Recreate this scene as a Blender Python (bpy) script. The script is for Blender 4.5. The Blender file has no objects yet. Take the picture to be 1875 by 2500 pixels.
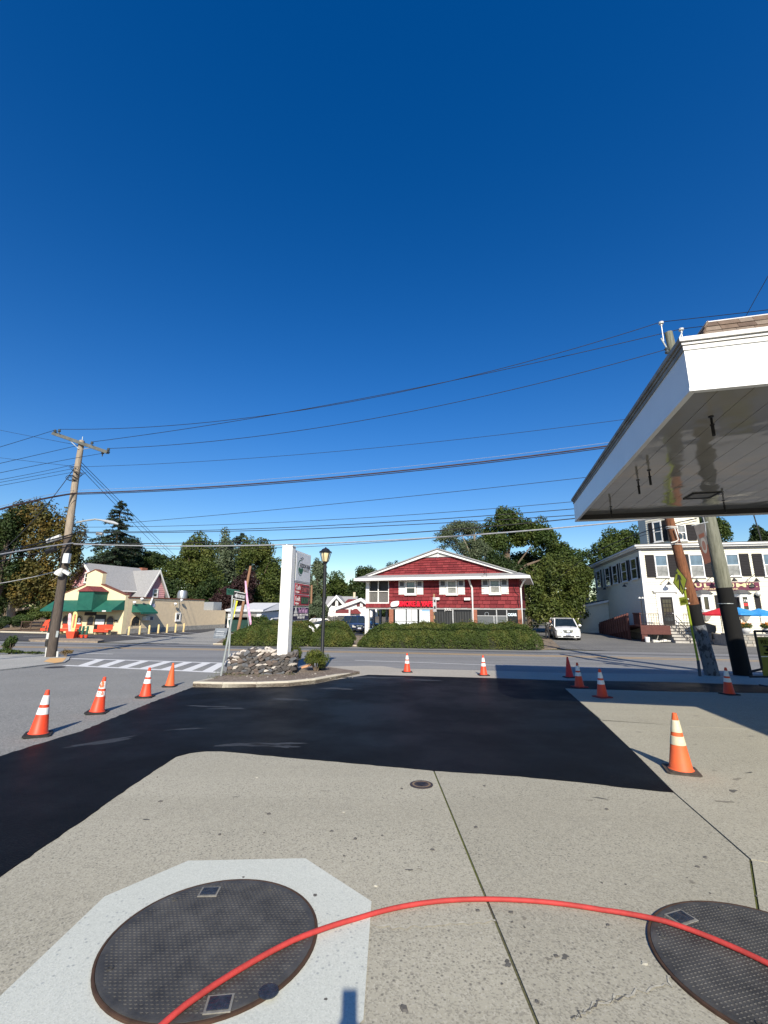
import bpy, bmesh, math, random
import numpy as np
from mathutils import Vector, Matrix
random.seed(7); RNG = np.random.default_rng(7)
R = math.radians
scn = bpy.context.scene
COL = scn.collection

# ------------------------------------------------------------------ camera
FPX = 1090.0                       # focal length in photo pixels (photo 1875 x 2500)
PITCH = math.atan(238 / 1090.0); ROLL = .006; EYE = 1.9
SLOPE, YA, YB = .0295, 2.1, 25.3   # the forecourt falls gently towards the road
def gz(y): return -SLOPE * (min(max(y, YA), YB) - YA)
_fw = Vector((0, math.cos(PITCH), math.sin(PITCH))); _up = Vector((0, -math.sin(PITCH), math.cos(PITCH)))
_c, _s = math.cos(ROLL), math.sin(ROLL)
CR = Vector((_c, 0, 0)) + _up * _s; CU = Vector((-_s, 0, 0)) + _up * _c
cam = bpy.data.cameras.new('camera'); camo = bpy.data.objects.new('camera', cam); COL.objects.link(camo)
cam.sensor_fit = 'VERTICAL'; cam.sensor_height = 36; cam.lens = 36 * FPX / 2500
cam.clip_start = .05; cam.clip_end = 3000
camo.matrix_world = Matrix(((CR.x, CU.x, -_fw.x, 0), (CR.y, CU.y, -_fw.y, 0), (CR.z, CU.z, -_fw.z, EYE), (0, 0, 0, 1)))
scn.camera = camo
# ------------------------------------------------------------------ sky, sun, exposure
SUN_EL, SUN_AZ = R(34), R(-3.3)    # azimuth in which shadows fall
w = bpy.data.worlds.new('World'); scn.world = w; w.use_nodes = True
nt = w.node_tree; sky = nt.nodes.new('ShaderNodeTexSky'); sky.sky_type = 'NISHITA'; sky.sun_disc = False
sky.sun_elevation = SUN_EL; sky.sun_rotation = R(180) + SUN_AZ
sky.air_density = 1.2; sky.dust_density = .3; sky.ozone_density = 4.0; sky.altitude = 50
bg = nt.nodes['Background']; bg.inputs['Strength'].default_value = .09
hs = nt.nodes.new('ShaderNodeHueSaturation'); hs.inputs['Saturation'].default_value = 1.35; hs.inputs['Hue'].default_value = .512   # the camera's vivid colour rendering of the whole sky
gm = nt.nodes.new('ShaderNodeGamma'); gm.inputs[1].default_value = 1.04
nt.links.new(sky.outputs[0], gm.inputs[0]); nt.links.new(gm.outputs[0], hs.inputs['Color']); nt.links.new(hs.outputs[0], bg.inputs['Color'])
sl = bpy.data.lights.new('sun', 'SUN'); sl.energy = 5.0; sl.angle = R(.5); sl.color = (1, .92, .79)
so = bpy.data.objects.new('sun', sl); COL.objects.link(so)
SUND = Vector((math.sin(SUN_AZ) * math.cos(SUN_EL), math.cos(SUN_AZ) * math.cos(SUN_EL), -math.sin(SUN_EL)))
so.rotation_euler = SUND.to_track_quat('-Z', 'Y').to_euler(); so.location = (0, -20, 40)
scn.view_settings.view_transform = 'Standard'; scn.view_settings.look = 'None'
scn.view_settings.gamma = 1; scn.view_settings.exposure = .5; scn.view_settings.use_curve_mapping = False

# ------------------------------------------------------------------ measuring helpers (photo pixel -> place)
def ray(x, y):
    a = (x - 937.5) / FPX; b = -(y - 1250) / FPX
    return CR * a + CU * b + _fw
def gp(x, y):                      # point of the ground seen at a photo pixel
    d = ray(x, y); t = EYE / -d.z
    for i in range(120): t = .5 * t + .5 * (EYE - gz(d.y * t)) / -d.z
    return Vector((d.x * t, d.y * t, gz(d.y * t)))
def at(x, y, Y):                   # point at world depth Y
    d = ray(x, y); return d * (Y / d.y) + Vector((0, 0, EYE))
def zw(ox, oy, s): return lambda x, y: (ox + s * x, oy + s * y)
class Fr:                          # a building's own frame: x along its front, y into it, z up
    def __init__(s, O, deg): s.O = Vector(O); s.a = R(deg); s.M = Matrix.Rotation(s.a, 3, 'Z')
    def hit(s, p, ax=1, val=0.):
        o = s.M.transposed() @ (Vector((0, 0, EYE)) - s.O); d = s.M.transposed() @ ray(*p)
        return o + d * ((val - o[ax]) / d[ax])
    def loc(s, P): return s.M.transposed() @ (Vector(P) - s.O)

# ------------------------------------------------------------------ materials
MATS = {}
def mat(name, c, rough=.75, var=.12, scale=6., bump=0., bscale=None, metal=0., spec=.4, c2=None, stretch=None, coat=0., emit=0.):
    if name in MATS: return MATS[name]
    m = bpy.data.materials.new(name); m.use_nodes = True; n = m.node_tree.nodes; l = m.node_tree.links
    p = n['Principled BSDF']; p.inputs['Roughness'].default_value = rough; p.inputs['Metallic'].default_value = metal
    p.inputs['Specular IOR Level'].default_value = spec; p.inputs['Coat Weight'].default_value = coat
    if c2 is None: c2 = tuple(min(1, v * (1 + var)) for v in c); c1 = tuple(v * (1 - var) for v in c)
    else: c1 = c
    tc = n.new('ShaderNodeTexCoord'); vec = tc.outputs['Object']
    if stretch:
        mp = n.new('ShaderNodeMapping'); mp.inputs['Scale'].default_value = stretch; l.new(vec, mp.inputs['Vector']); vec = mp.outputs[0]
    no = n.new('ShaderNodeTexNoise'); no.inputs['Scale'].default_value = scale; no.inputs['Detail'].default_value = 6; no.inputs['Roughness'].default_value = .65
    l.new(vec, no.inputs['Vector'])
    r = n.new('ShaderNodeValToRGB'); r.color_ramp.elements[0].position = .32; r.color_ramp.elements[1].position = .68
    r.color_ramp.elements[0].color = (*c1, 1); r.color_ramp.elements[1].color = (*c2, 1)
    l.new(no.outputs['Fac'], r.inputs['Fac']); l.new(r.outputs[0], p.inputs['Base Color'])
    if bump:
        b = n.new('ShaderNodeBump'); b.inputs['Strength'].default_value = bump; b.inputs['Distance'].default_value = .02
        n2 = n.new('ShaderNodeTexNoise'); n2.inputs['Scale'].default_value = bscale or scale * 4; n2.inputs['Detail'].default_value = 4
        l.new(vec, n2.inputs['Vector']); l.new(n2.outputs['Fac'], b.inputs['Height']); l.new(b.outputs[0], p.inputs['Normal'])
    if emit:
        p.inputs['Emission Color'].default_value = (*c, 1); p.inputs['Emission Strength'].default_value = emit
    MATS[name] = m; return m
def nodes_of(m): return m.node_tree.nodes, m.node_tree.links, m.node_tree.nodes['Principled BSDF']
def ground_mat(name, base, patch, speck_d, speck_l, sp_scale, rough, bump=.25, rough2=None, amt=.55, streak=None, stain=None, pits=None):
    """aggregate surface: large patches, fine dark and pale stones, own stains"""
    m = bpy.data.materials.new(name); m.use_nodes = True; n, l, p = nodes_of(m)
    tc = n.new('ShaderNodeTexCoord'); vec = tc.outputs['Object']
    def noise(s, det=5, st=None, ro=.6):
        v = vec
        if st:
            mp = n.new('ShaderNodeMapping'); mp.inputs['Scale'].default_value = st; mp.inputs['Rotation'].default_value = (0, 0, R(9)); l.new(vec, mp.inputs['Vector']); v = mp.outputs[0]
        q = n.new('ShaderNodeTexNoise'); q.inputs['Scale'].default_value = s; q.inputs['Detail'].default_value = det; q.inputs['Roughness'].default_value = ro
        l.new(v, q.inputs['Vector']); return q.outputs['Fac']
    def ramp(f, a, b, ca=(0, 0, 0, 1), cb=(1, 1, 1, 1)):
        q = n.new('ShaderNodeValToRGB'); q.color_ramp.elements[0].position = a; q.color_ramp.elements[1].position = b
        q.color_ramp.elements[0].color = ca; q.color_ramp.elements[1].color = cb; l.new(f, q.inputs['Fac']); return q.outputs[0]
    def mix(f, a, b):
        q = n.new('ShaderNodeMix'); q.data_type = 'RGBA'
        if isinstance(f, float): q.inputs['Factor'].default_value = f
        else: l.new(f, q.inputs['Factor'])
        for i, v in ((6, a), (7, b)):
            if isinstance(v, tuple): q.inputs[i].default_value = (*v, 1)
            else: l.new(v, q.inputs[i])
        return q.outputs[2]
    c = mix(ramp(noise(.45, 8), .35, .7), base, patch)
    if streak: c = mix(ramp(noise(.5, 5, (.05, 1.6, 1)), .45, .75), c, streak)
    if stain: c = mix(ramp(noise(1.3, 7, None, .75), .60, .72), c, stain)
    vo = n.new('ShaderNodeTexVoronoi'); vo.inputs['Scale'].default_value = sp_scale; l.new(vec, vo.inputs['Vector'])
    sel = n.new('ShaderNodeSeparateColor'); l.new(vo.outputs['Color'], sel.inputs[0])
    c = mix(ramp(sel.outputs[0], .62, .8, (0, 0, 0, 1), (amt, amt, amt, 1)), c, speck_d)
    c = mix(ramp(sel.outputs[1], .7, .85, (0, 0, 0, 1), (amt, amt, amt, 1)), c, speck_l)
    c = mix(ramp(noise(sp_scale * .22, 3), .55, .75, (0, 0, 0, 1), (amt * .6,) * 3 + (1,)), c, speck_d)
    oi = n.new('ShaderNodeObjectInfo'); mrr = n.new('ShaderNodeMapRange'); mrr.inputs['To Min'].default_value = .90; mrr.inputs['To Max'].default_value = 1.06; l.new(oi.outputs['Random'], mrr.inputs['Value']); vm = n.new('ShaderNodeVectorMath'); vm.operation = 'SCALE'; l.new(c, vm.inputs[0]); l.new(mrr.outputs[0], vm.inputs['Scale']); c = vm.outputs[0]
    if pits:
        v2 = n.new('ShaderNodeTexVoronoi'); v2.inputs['Scale'].default_value = 26; l.new(vec, v2.inputs['Vector']); sp = n.new('ShaderNodeSeparateColor'); l.new(v2.outputs['Color'], sp.inputs[0])
        gt = n.new('ShaderNodeMath'); gt.operation = 'GREATER_THAN'; gt.inputs[1].default_value = .55; l.new(sp.outputs[2], gt.inputs[0]); ml = n.new('ShaderNodeMath'); ml.operation = 'MULTIPLY'
        l.new(ramp(v2.outputs['Distance'], .12, .26, (.75, .75, .75, 1), (0, 0, 0, 1)), ml.inputs[0]); l.new(gt.outputs[0], ml.inputs[1]); c = mix(ml.outputs[0], c, pits)
    l.new(c, p.inputs['Base Color'])
    if rough2 is None: p.inputs['Roughness'].default_value = rough
    else:
        mr = n.new('ShaderNodeMapRange'); mr.inputs['To Min'].default_value = rough; mr.inputs['To Max'].default_value = rough2
        mr.inputs['From Min'].default_value = .4; mr.inputs['From Max'].default_value = .62
        l.new(noise(.55, 6), mr.inputs['Value']); l.new(mr.outputs[0], p.inputs['Roughness'])
    b = n.new('ShaderNodeBump'); b.inputs['Strength'].default_value = bump; b.inputs['Distance'].default_value = .008
    l.new(vo.outputs['Distance'], b.inputs['Height']); l.new(b.outputs[0], p.inputs['Normal'])
    MATS[name] = m; return m
concrete = ground_mat('concrete', (.335, .315, .24), (.395, .37, .285), (.14, .13, .105), (.47, .445, .355), 105, .9, .10, amt=.45, streak=(.305, .285, .215), stain=(.275, .258, .20), pits=(.10, .094, .078))
pad_concrete = ground_mat('pad_concrete', (.47, .49, .43), (.54, .555, .49), (.34, .355, .32), (.62, .63, .57), 130, .85, .07, amt=.35, stain=(.35, .375, .36), pits=(.26, .28, .27))
new_asphalt = ground_mat('new_asphalt', (.005, .0056, .007), (.0068, .0078, .010), (.0035, .004, .0048), (.014, .0155, .018), 90, .45, .3, rough2=.62, amt=.5)
nodes_of(new_asphalt)[2].inputs['Specular IOR Level'].default_value = .04
old_asphalt = ground_mat('old_asphalt', (.20, .198, .182), (.245, .24, .22), (.10, .10, .09), (.34, .335, .30), 60, .85, .3)
road_asphalt = ground_mat('road_asphalt', (.225, .224, .215), (.27, .268, .255), (.14, .14, .135), (.34, .335, .32), 45, .8, .2, amt=.4, streak=(.165, .165, .16))
lot_asphalt = ground_mat('lot_asphalt', (.035, .035, .036), (.055, .054, .053), (.02, .02, .02), (.1, .1, .1), 40, .85, .2)
grey_lot = ground_mat('grey_lot', (.13, .128, .12), (.21, .205, .185), (.07, .07, .065), (.28, .27, .25), 35, .9, .2, streak=(.10, .098, .09))
walk_concrete = ground_mat('walk_concrete', (.32, .295, .245), (.38, .35, .29), (.2, .18, .15), (.46, .43, .37), 60, .9, .25)
old_walk = ground_mat('old_walk', (.33, .325, .29), (.40, .39, .35), (.18, .18, .16), (.5, .48, .44), 45, .9, .35)
dirt = ground_mat('dirt', (.17, .125, .085), (.24, .19, .13), (.07, .05, .035), (.34, .29, .21), 30, .95, .5)
mulch = ground_mat('mulch', (.13, .095, .07), (.20, .16, .12), (.045, .03, .022), (.36, .31, .25), 38, .95, .7, amt=.8)
lawn = ground_mat('lawn', (.07, .085, .03), (.16, .12, .06), (.03, .04, .015), (.2, .17, .1), 20, .95, .5)
joint = mat('joint', (.075, .065, .045), .95, .5, 14, .4, c2=(.12, .125, .05))
white_paint = mat('white_paint', (.72, .72, .69), .75, .12, 9)
road_white = mat('road_white', (.58, .58, .56), .8, .15, 12, c2=(.74, .74, .72))
road_yellow = mat('road_yellow', (.55, .30, .05), .8, .15, 12, c2=(.66, .40, .09))
def leaf_mat(name, cols, sc=.45, tr=.2):
    m = bpy.data.materials.new(name); m.use_nodes = True; n = m.node_tree.nodes; l = m.node_tree.links
    n.remove(n['Principled BSDF']); out = n['Material Output']
    tc = n.new('ShaderNodeTexCoord'); no = n.new('ShaderNodeTexNoise'); no.inputs['Scale'].default_value = sc; no.inputs['Detail'].default_value = 9; no.inputs['Roughness'].default_value = .75
    l.new(tc.outputs['Object'], no.inputs['Vector'])
    r = n.new('ShaderNodeValToRGB'); e = r.color_ramp.elements
    e[0].position = .34; e[0].color = (*cols[0], 1); e[1].position = .66; e[1].color = (*cols[-1], 1)
    if len(cols) == 3: q = e.new(.5); q.color = (*cols[1], 1)
    l.new(no.outputs['Fac'], r.inputs['Fac'])
    d = n.new('ShaderNodeBsdfPrincipled'); d.inputs['Roughness'].default_value = .6; d.inputs['Specular IOR Level'].default_value = .25
    t = n.new('ShaderNodeBsdfTranslucent'); mx = n.new('ShaderNodeMixShader'); mx.inputs[0].default_value = tr
    l.new(r.outputs[0], d.inputs['Base Color']); l.new(r.outputs[0], t.inputs['Color']); l.new(d.outputs[0], mx.inputs[1]); l.new(t.outputs[0], mx.inputs[2])
    l.new(mx.outputs[0], out.inputs['Surface']); MATS[name] = m; return m
leaf_green = leaf_mat('leaf_green', [(.022, .045, .010), (.05, .08, .017), (.10, .12, .026)])
leaf_dark = leaf_mat('leaf_dark', [(.014, .03, .009), (.03, .052, .014), (.06, .08, .021)])
leaf_gold = leaf_mat('leaf_gold', [(.045, .06, .016), (.105, .09, .024), (.22, .135, .03)], .5)
leaf_olive = leaf_mat('leaf_olive', [(.03, .052, .011), (.07, .095, .02), (.14, .15, .034)])
leaf_silver = leaf_mat('leaf_silver', [(.06, .085, .045), (.10, .13, .07), (.15, .17, .10)])
leaf_purple = leaf_mat('leaf_purple', [(.022, .014, .014), (.04, .02, .02), (.06, .03, .028)])
leaf_spruce = leaf_mat('leaf_spruce', [(.018, .035, .022), (.032, .052, .03), (.05, .07, .04)])
leaf_hedge = leaf_mat('leaf_hedge', [(.035, .06, .012), (.07, .098, .02), (.14, .14, .032)], .9, .2)
leaf_brown = leaf_mat('leaf_brown', [(.12, .085, .03), (.2, .13, .045)], 2, .2)
leaf_juniper = leaf_mat('leaf_juniper', [(.04, .06, .012), (.09, .115, .02), (.17, .18, .03)], 3, .25)
bark = mat('bark', (.14, .105, .075), .95, .35, 6, .6, stretch=(6, 6, 1))
pale_bark = mat('pale_bark', (.26, .22, .17), .95, .3, 5, .5, stretch=(6, 6, 1))

# ------------------------------------------------------------------ mesh helpers
class MB:
    def __init__(s): s.v = []; s.f = []
    def add(s, vs, fs):
        b = len(s.v); s.v += [tuple(p) for p in vs]; s.f += [tuple(i + b for i in f) for f in fs]; return s
    def box(s, x0, x1, y0, y1, z0, z1):
        return s.add([(x0, y0, z0), (x1, y0, z0), (x1, y1, z0), (x0, y1, z0), (x0, y0, z1), (x1, y0, z1), (x1, y1, z1), (x0, y1, z1)],
                     [(3, 2, 1, 0), (4, 5, 6, 7), (0, 1, 5, 4), (1, 2, 6, 5), (2, 3, 7, 6), (3, 0, 4, 7)])
    def hexa(s, lo, hi):           # two loops of four points
        return s.add(list(lo) + list(hi), [(3, 2, 1, 0), (4, 5, 6, 7), (0, 1, 5, 4), (1, 2, 6, 5), (2, 3, 7, 6), (3, 0, 4, 7)])
    def quad(s, *p): return s.add(p, [tuple(range(len(p)))])
    def prism(s, poly, d):         # poly: 3D points, d: thickness vector
        n = len(poly); P = [Vector(p) for p in poly]; Q = [p + Vector(d) for p in P]
        return s.add(P + Q, [tuple(range(n))[::-1], tuple(range(n, 2 * n))] + [(i, (i + 1) % n, n + (i + 1) % n, n + i) for i in range(n)])
    def tube(s, path, r, n=8, caps=True):
        P = [Vector(p) for p in path]; k = len(P); rs = r if isinstance(r, (list, tuple)) else [r] * k
        vs = []; fs = []; ref = None
        for i in range(k):
            t = (P[min(i + 1, k - 1)] - P[max(i - 1, 0)]).normalized()
            if ref is None: ref = Vector((0, 0, 1)) if abs(t.z) < .9 else Vector((1, 0, 0))
            a = t.cross(ref).normalized(); b = t.cross(a).normalized(); ref = -b if False else ref
            for j in range(n):
                q = 2 * math.pi * j / n; vs.append(P[i] + (a * math.cos(q) + b * math.sin(q)) * rs[i])
        for i in range(k - 1):
            for j in range(n): fs.append((i * n + j, i * n + (j + 1) % n, (i + 1) * n + (j + 1) % n, (i + 1) * n + j))
        if caps: fs += [tuple(range(n))[::-1], tuple(range((k - 1) * n, k * n))]
        return s.add(vs, fs)
    def lathe(s, prof, n=16, c=(0, 0, 0), sq=False):
        vs = []; fs = []; k = len(prof)
        for (r, z) in prof:
            for j in range(n):
                q = 2 * math.pi * (j + .5) / n; vs.append((c[0] + r * math.cos(q), c[1] + r * math.sin(q), c[2] + z))
        for i in range(k - 1):
            for j in range(n): fs.append((i * n + j, i * n + (j + 1) % n, (i + 1) * n + (j + 1) % n, (i + 1) * n + j))
        fs += [tuple(range(n))[::-1], tuple(range((k - 1) * n, k * n))]
        return s.add(vs, fs)
    def sphere(s, c, r, nu=10, nv=6):
        if not isinstance(r, (tuple, list)): r = (r, r, r)
        pr = [(max(1e-4, math.sin(math.pi * i / nv)), -math.cos(math.pi * i / nv)) for i in range(nv + 1)]
        b = len(s.v); s.lathe(pr, nu)
        for i in range(b, len(s.v)):
            p = s.v[i]; s.v[i] = (c[0] + p[0] * r[0], c[1] + p[1] * r[1], c[2] + p[2] * r[2])
        return s
    def mesh(s, name, m):
        me = bpy.data.meshes.new(name); me.from_pydata(s.v, [], s.f); me.update()
        if m: me.materials.append(m)
        return me
    def build(s, name, m, parent=None, smooth=False, fix=True, **kw):
        me = s.mesh(name, m)
        if fix:
            bm = bmesh.new(); bm.from_mesh(me); bmesh.ops.recalc_face_normals(bm, faces=bm.faces); bm.to_mesh(me); bm.free()
        if smooth:
            me.polygons.foreach_set('use_smooth', [True] * len(me.polygons))
            try: me.set_sharp_from_angle(angle=R(40))
            except Exception: pass
        return link(name, me, parent, **kw)
def link(name, me, parent=None, label=None, cat=None, group=None, kind=None, loc=None, rz=None, rot=None):
    o = bpy.data.objects.new(name, me); COL.objects.link(o); o.parent = parent
    if loc is not None: o.location = loc
    if rz is not None: o.rotation_euler = (0, 0, rz)
    if rot is not None: o.rotation_euler = rot
    tag(o, label, cat, group, kind); return o
def tag(o, label=None, cat=None, group=None, kind=None):
    for k, v in (('label', label), ('category', cat), ('group', group), ('kind', kind)):
        if v: o[k] = v
def thing(name, label, cat, loc=(0, 0, 0), rz=0, group=None):
    return link(name, None, None, label, cat, group, loc=loc, rz=rz)
def froot(name, fr, label, cat): return thing(name, label, cat, fr.O, fr.a)
def copy_tree(o, parent=None):
    c = o.copy(); COL.objects.link(c); c.parent = parent
    for ch in list(o.children):
        copy_tree(ch, c)
    return c
def text(name, s, m, parent, org, w=None, h=None, ext=.01, bold=0., yaxis=False, align='LEFT', shear=0.):
    """lettering standing in the parent's x-z plane, facing -y; org = lower left corner of the capitals"""
    cu = bpy.data.curves.new(name, 'FONT'); cu.body = s; cu.size = 1; cu.extrude = .001; cu.offset = bold; cu.shear = shear; cu.resolution_u = 2
    t = bpy.data.objects.new('tmp', cu); COL.objects.link(t)
    dg = bpy.context.evaluated_depsgraph_get(); me = bpy.data.meshes.new_from_object(t.evaluated_get(dg)); bpy.data.objects.remove(t); bpy.data.curves.remove(cu)
    n = len(me.vertices); co = np.empty(n * 3); me.vertices.foreach_get('co', co); co = co.reshape(-1, 3)
    x0, x1 = co[:, 0].min(), co[:, 0].max(); y0, y1 = 0., co[:, 1].max()
    sz = (h / (y1 - y0)) if h else (w / (x1 - x0)); sx = (w / (x1 - x0)) if w else sz
    W = (x1 - x0) * sx; ox = org[0] - (W / 2 if align == 'CENTER' else 0)
    new = np.stack([ox + (co[:, 0] - x0) * sx, org[1] - np.where(co[:, 2] > 0, ext, 0), org[2] + co[:, 1] * sz], 1)
    me.vertices.foreach_set('co', new.ravel()); me.materials.clear(); me.materials.append(m); me.update()
    return link(name, me, parent)

def sheet(name, pts, off, m, parent=None, thick=0., kind='structure', **kw):
    """a ground sheet that follows the fall of the ground"""
    bm = bmesh.new(); vs = [bm.verts.new((p[0], p[1], 0)) for p in pts]; bm.faces.new(vs)
    bmesh.ops.recalc_face_normals(bm, faces=bm.faces)
    if bm.faces[:][0].normal.z < 0: bmesh.ops.reverse_faces(bm, faces=bm.faces)
    for y in (YA, YB):
        bmesh.ops.bisect_plane(bm, geom=bm.verts[:] + bm.edges[:] + bm.faces[:], plane_co=(0, y, 0), plane_no=(0, 1, 0))
    bmesh.ops.triangulate(bm, faces=bm.faces)
    if thick:
        be = [e for e in bm.edges if e.is_boundary]
        r = bmesh.ops.extrude_edge_only(bm, edges=be)
        low = {v for v in r['geom'] if isinstance(v, bmesh.types.BMVert)}
    else: low = set()
    for v in bm.verts: v.co.z = gz(v.co.y) + off - (thick if v in low else 0)
    me = bpy.data.meshes.new(name); bm.to_mesh(me); bm.free(); me.materials.append(m)
    return link(name, me, parent, kind=None if parent else kind, **kw)
def G(*pp): return [gp(*p) for p in pp]
def inset(poly, d):
    P = [Vector((p[0], p[1])) for p in poly]; n = len(P)
    A = sum(P[i].x * P[(i + 1) % n].y - P[(i + 1) % n].x * P[i].y for i in range(n)); sg = 1 if A > 0 else -1; out = []
    for i in range(n):
        a = (P[i] - P[i - 1]).normalized(); b = (P[(i + 1) % n] - P[i]).normalized()
        na = Vector((-a.y, a.x)) * sg; nb = Vector((-b.y, b.x)) * sg; m = (na + nb)
        m = m / max(.3, m.dot(na)); out.append(P[i] + m * d)
    return out

def quads_mesh(name, V, m):
    """V: (n,4,3) array of leaf quads"""
    n = len(V); me = bpy.data.meshes.new(name); me.vertices.add(4 * n); me.vertices.foreach_set('co', V.astype(np.float32).ravel())
    me.loops.add(4 * n); me.loops.foreach_set('vertex_index', np.arange(4 * n, dtype=np.int32)); me.polygons.add(n)
    me.polygons.foreach_set('loop_start', np.arange(0, 4 * n, 4, dtype=np.int32)); me.polygons.foreach_set('loop_total', np.full(n, 4, np.int32))
    me.update(); me.materials.append(m); return me
def leaves(P, N, size, rng, asp=.6, jit=.9):
    """leaf quads at points P with outward directions N"""
    n = len(P); d = N + rng.normal(size=(n, 3)) * jit; d /= np.linalg.norm(d, axis=1, keepdims=True) + 1e-9
    r = rng.normal(size=(n, 3)); a = np.cross(d, r); a /= np.linalg.norm(a, axis=1, keepdims=True) + 1e-9; b = np.cross(d, a)
    s = size * rng.uniform(.6, 1.35, (n, 1)); a = a * s; b = b * s * asp
    return np.stack([P - a, P - b * .9, P + a, P + b], 1)
def crown_points(n, lumps, rng, shell=.55):
    L = np.array(lumps, float); wgt = L[:, 3] * L[:, 4] + L[:, 5] * L[:, 4]; k = rng.choice(len(L), n, p=wgt / wgt.sum())
    d = rng.normal(size=(n, 3)); d /= np.linalg.norm(d, axis=1, keepdims=True)
    rr = rng.uniform(shell, 1.06, (n, 1)) ** .7
    return L[k, :3] + d * rr * L[k, 3:6], d
def sublumps(c, r, k, rng, f=(.28, .46), shell=(.45, .9)):
    out = []
    for i in range(k):
        d = rng.normal(size=3); d /= np.linalg.norm(d); d[2] = abs(d[2]) * .9 - .25 if rng.random() < .75 else d[2]
        t = rng.uniform(*shell); s = rng.uniform(*f)
        out.append((c[0] + d[0] * t * r[0], c[1] + d[1] * t * r[1], c[2] + d[2] * t * r[2], s * r[0], s * r[1], s * r[2] * .8))
    return out
print('helpers ready')
# ================================================================== THE SETTING
sheet('ground', [(-400, -200), (400, -200), (400, 900), (-400, 900)], -.03, lawn)
CURB = [(0, 1565), (300, 1571), (520, 1574), (840, 1578), (1300, 1586), (1875, 1598)]
cb = G(*CURB); cb0 = cb[0] + (cb[0] - cb[1]).normalized() * 60; cb1 = cb[-1] + (cb[-1] - cb[-2]).normalized() * 40
road = sheet('road', [cb0] + cb + [cb1, (80, -60), (-90, -60)], 0., road_asphalt)
# side street and worn asphalt on the left
sheet('side_street', G((0, 1640), (54, 1633), (157, 1620), (166, 1612), (560, 1630), (545, 1662), (470, 1679), (374, 1717), (190, 1793), (81, 1825), (-30, 1862)) + [(-14, 3), (-22, -30), (-40, -30), (-30, 14)], .004, old_asphalt)
def line(name, pp, wd, m, off, parent=road):
    P = [Vector((q[0], q[1])) for q in G(*pp)]; a = []; b = []
    for i, p in enumerate(P):
        t = (P[min(i + 1, len(P) - 1)] - P[max(i - 1, 0)]).normalized(); n = Vector((-t.y, t.x)) * wd / 2; a.append(p + n); b.append(p - n)
    return sheet(name, a + b[::-1], off, m, parent)
for dy in (0, 2.2):
    line('yellow_centre_line', [(-300, 1573 + dy), (60, 1578.5 + dy), (400, 1582.5 + dy), (840, 1590.4 + dy), (1420, 1602 + dy), (1875, 1613 + dy * 1.4), (2150, 1621 + dy)], .15, road_yellow, .004)
line('white_edge_line', [(866, 1612), (1208, 1624), (1500, 1631.5), (1875, 1645), (2100, 1652)], .13, road_white, .004)
line('white_edge_line', [(40, 1590), (275, 1597)], .12, road_white, .004)
z6 = zw(0, 1550, .5425)
for a, b in (((320, 107), (1012, 128)), ((290, 138), (992, 170))): line('crosswalk_edge_line', [z6(*a), z6(*b)], .3, road_white, .009)
for a, b in (((455, 111), (368, 141)), (((550, 114)), (455, 145)), ((655, 117), (548, 149)), ((760, 120), (642, 154)), ((850, 123), (738, 158)), ((932, 126), (838, 162)), ((1000, 129), (930, 167))):
    line('crosswalk_bar', [z6(*a), z6(*b)], .42, road_white, .0085)
line('tar_band', [(-300, 1564.5), (0, 1570.5), (300, 1576), (840, 1584), (1300, 1592.5), (1875, 1605), (2150, 1612)], .8, ground_mat('tar', (.105, .107, .11), (.13, .13, .13), (.07, .07, .07), (.17, .17, .17), 45, .8, .2, amt=.4), .0035)
line('tar_seam', [(300, 1604), (600, 1607), (900, 1614.5)], .06, MATS['tar'], .0035); line('tar_seam', [(1000, 1606), (1210, 1612), (1500, 1620)], .05, MATS['tar'], .0035)
# a manhole and a worn patch in the road
mb = MB().lathe([(.36, 0), (.36, .008)], 24); c = gp(134, 1630); mb.build('road_manhole', mat('iron', (.03, .028, .026), .6, .3, 20, .4), road, loc=(c.x, c.y, c.z + .006))
# near sidewalk strip along the road
sheet('sidewalk', G((728, 1632), (803, 1628), (900, 1626), (935, 1627), (976, 1633), (1076, 1635), (1206, 1638), (1376, 1644), (1693, 1647), (1875, 1656), (2100, 1668), (2100, 1690), (1875, 1674), (1640, 1666), (1376, 1662), (1194, 1656), (900, 1648), (820, 1660), (740, 1672)), .012, walk_concrete)
sheet('street_corner', G((-200, 1594), (0, 1600), (113, 1598), (170, 1605), (168, 1612), (157, 1619), (54, 1632), (0, 1638), (-200, 1655)), .05, old_walk, thick=.08)
sheet('tactile_patch', G((106, 1618), (122, 1609.5), (162, 1608.5), (152, 1619), (133, 1622)), .056, mat('tactile', (.58, .30, .10), .9, .2, 5, .4, c2=(.68, .45, .2)))
# ---- forecourt: joint bed and the slabs on it
jA = gp(1059, 1885); jB = gp(1309, 2500); jd = (jB - jA).normalized(); jC = jA + jd * 14
J2 = G((1379, 1682), (1405, 1706), (1464, 1759), (1540, 1832), (1646, 1939), (1833, 2104)); j3 = gp(1853, 2238); j3e = Vector((2.25, -9, 0))
XR = G((1470, 1762), (1693, 1776), (1875, 1785)); XR.append(XR[-1] + (XR[-1] - XR[0]).normalized() * 14)
X2 = gp(1875, 2111); X2e = J2[-1] + (X2 - J2[-1]).normalized() * 16
EDGE = [(65, 2100), (217, 1995), (347, 1903), (429, 1851), (463, 1842), (505, 1836.5), (542, 1837), (722, 1854), (900, 1870), (1059, 1885), (1247, 1897), (1388, 1910), (1523, 1926), (1646, 1939)]
eg = G(*EDGE); e0 = eg[0] + (eg[0] - eg[2]).normalized() * 12
far_r = G((1640, 1690), (1875, 1694)); far_e = far_r[-1] + (far_r[-1] - far_r[0]).normalized() * 12
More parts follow.
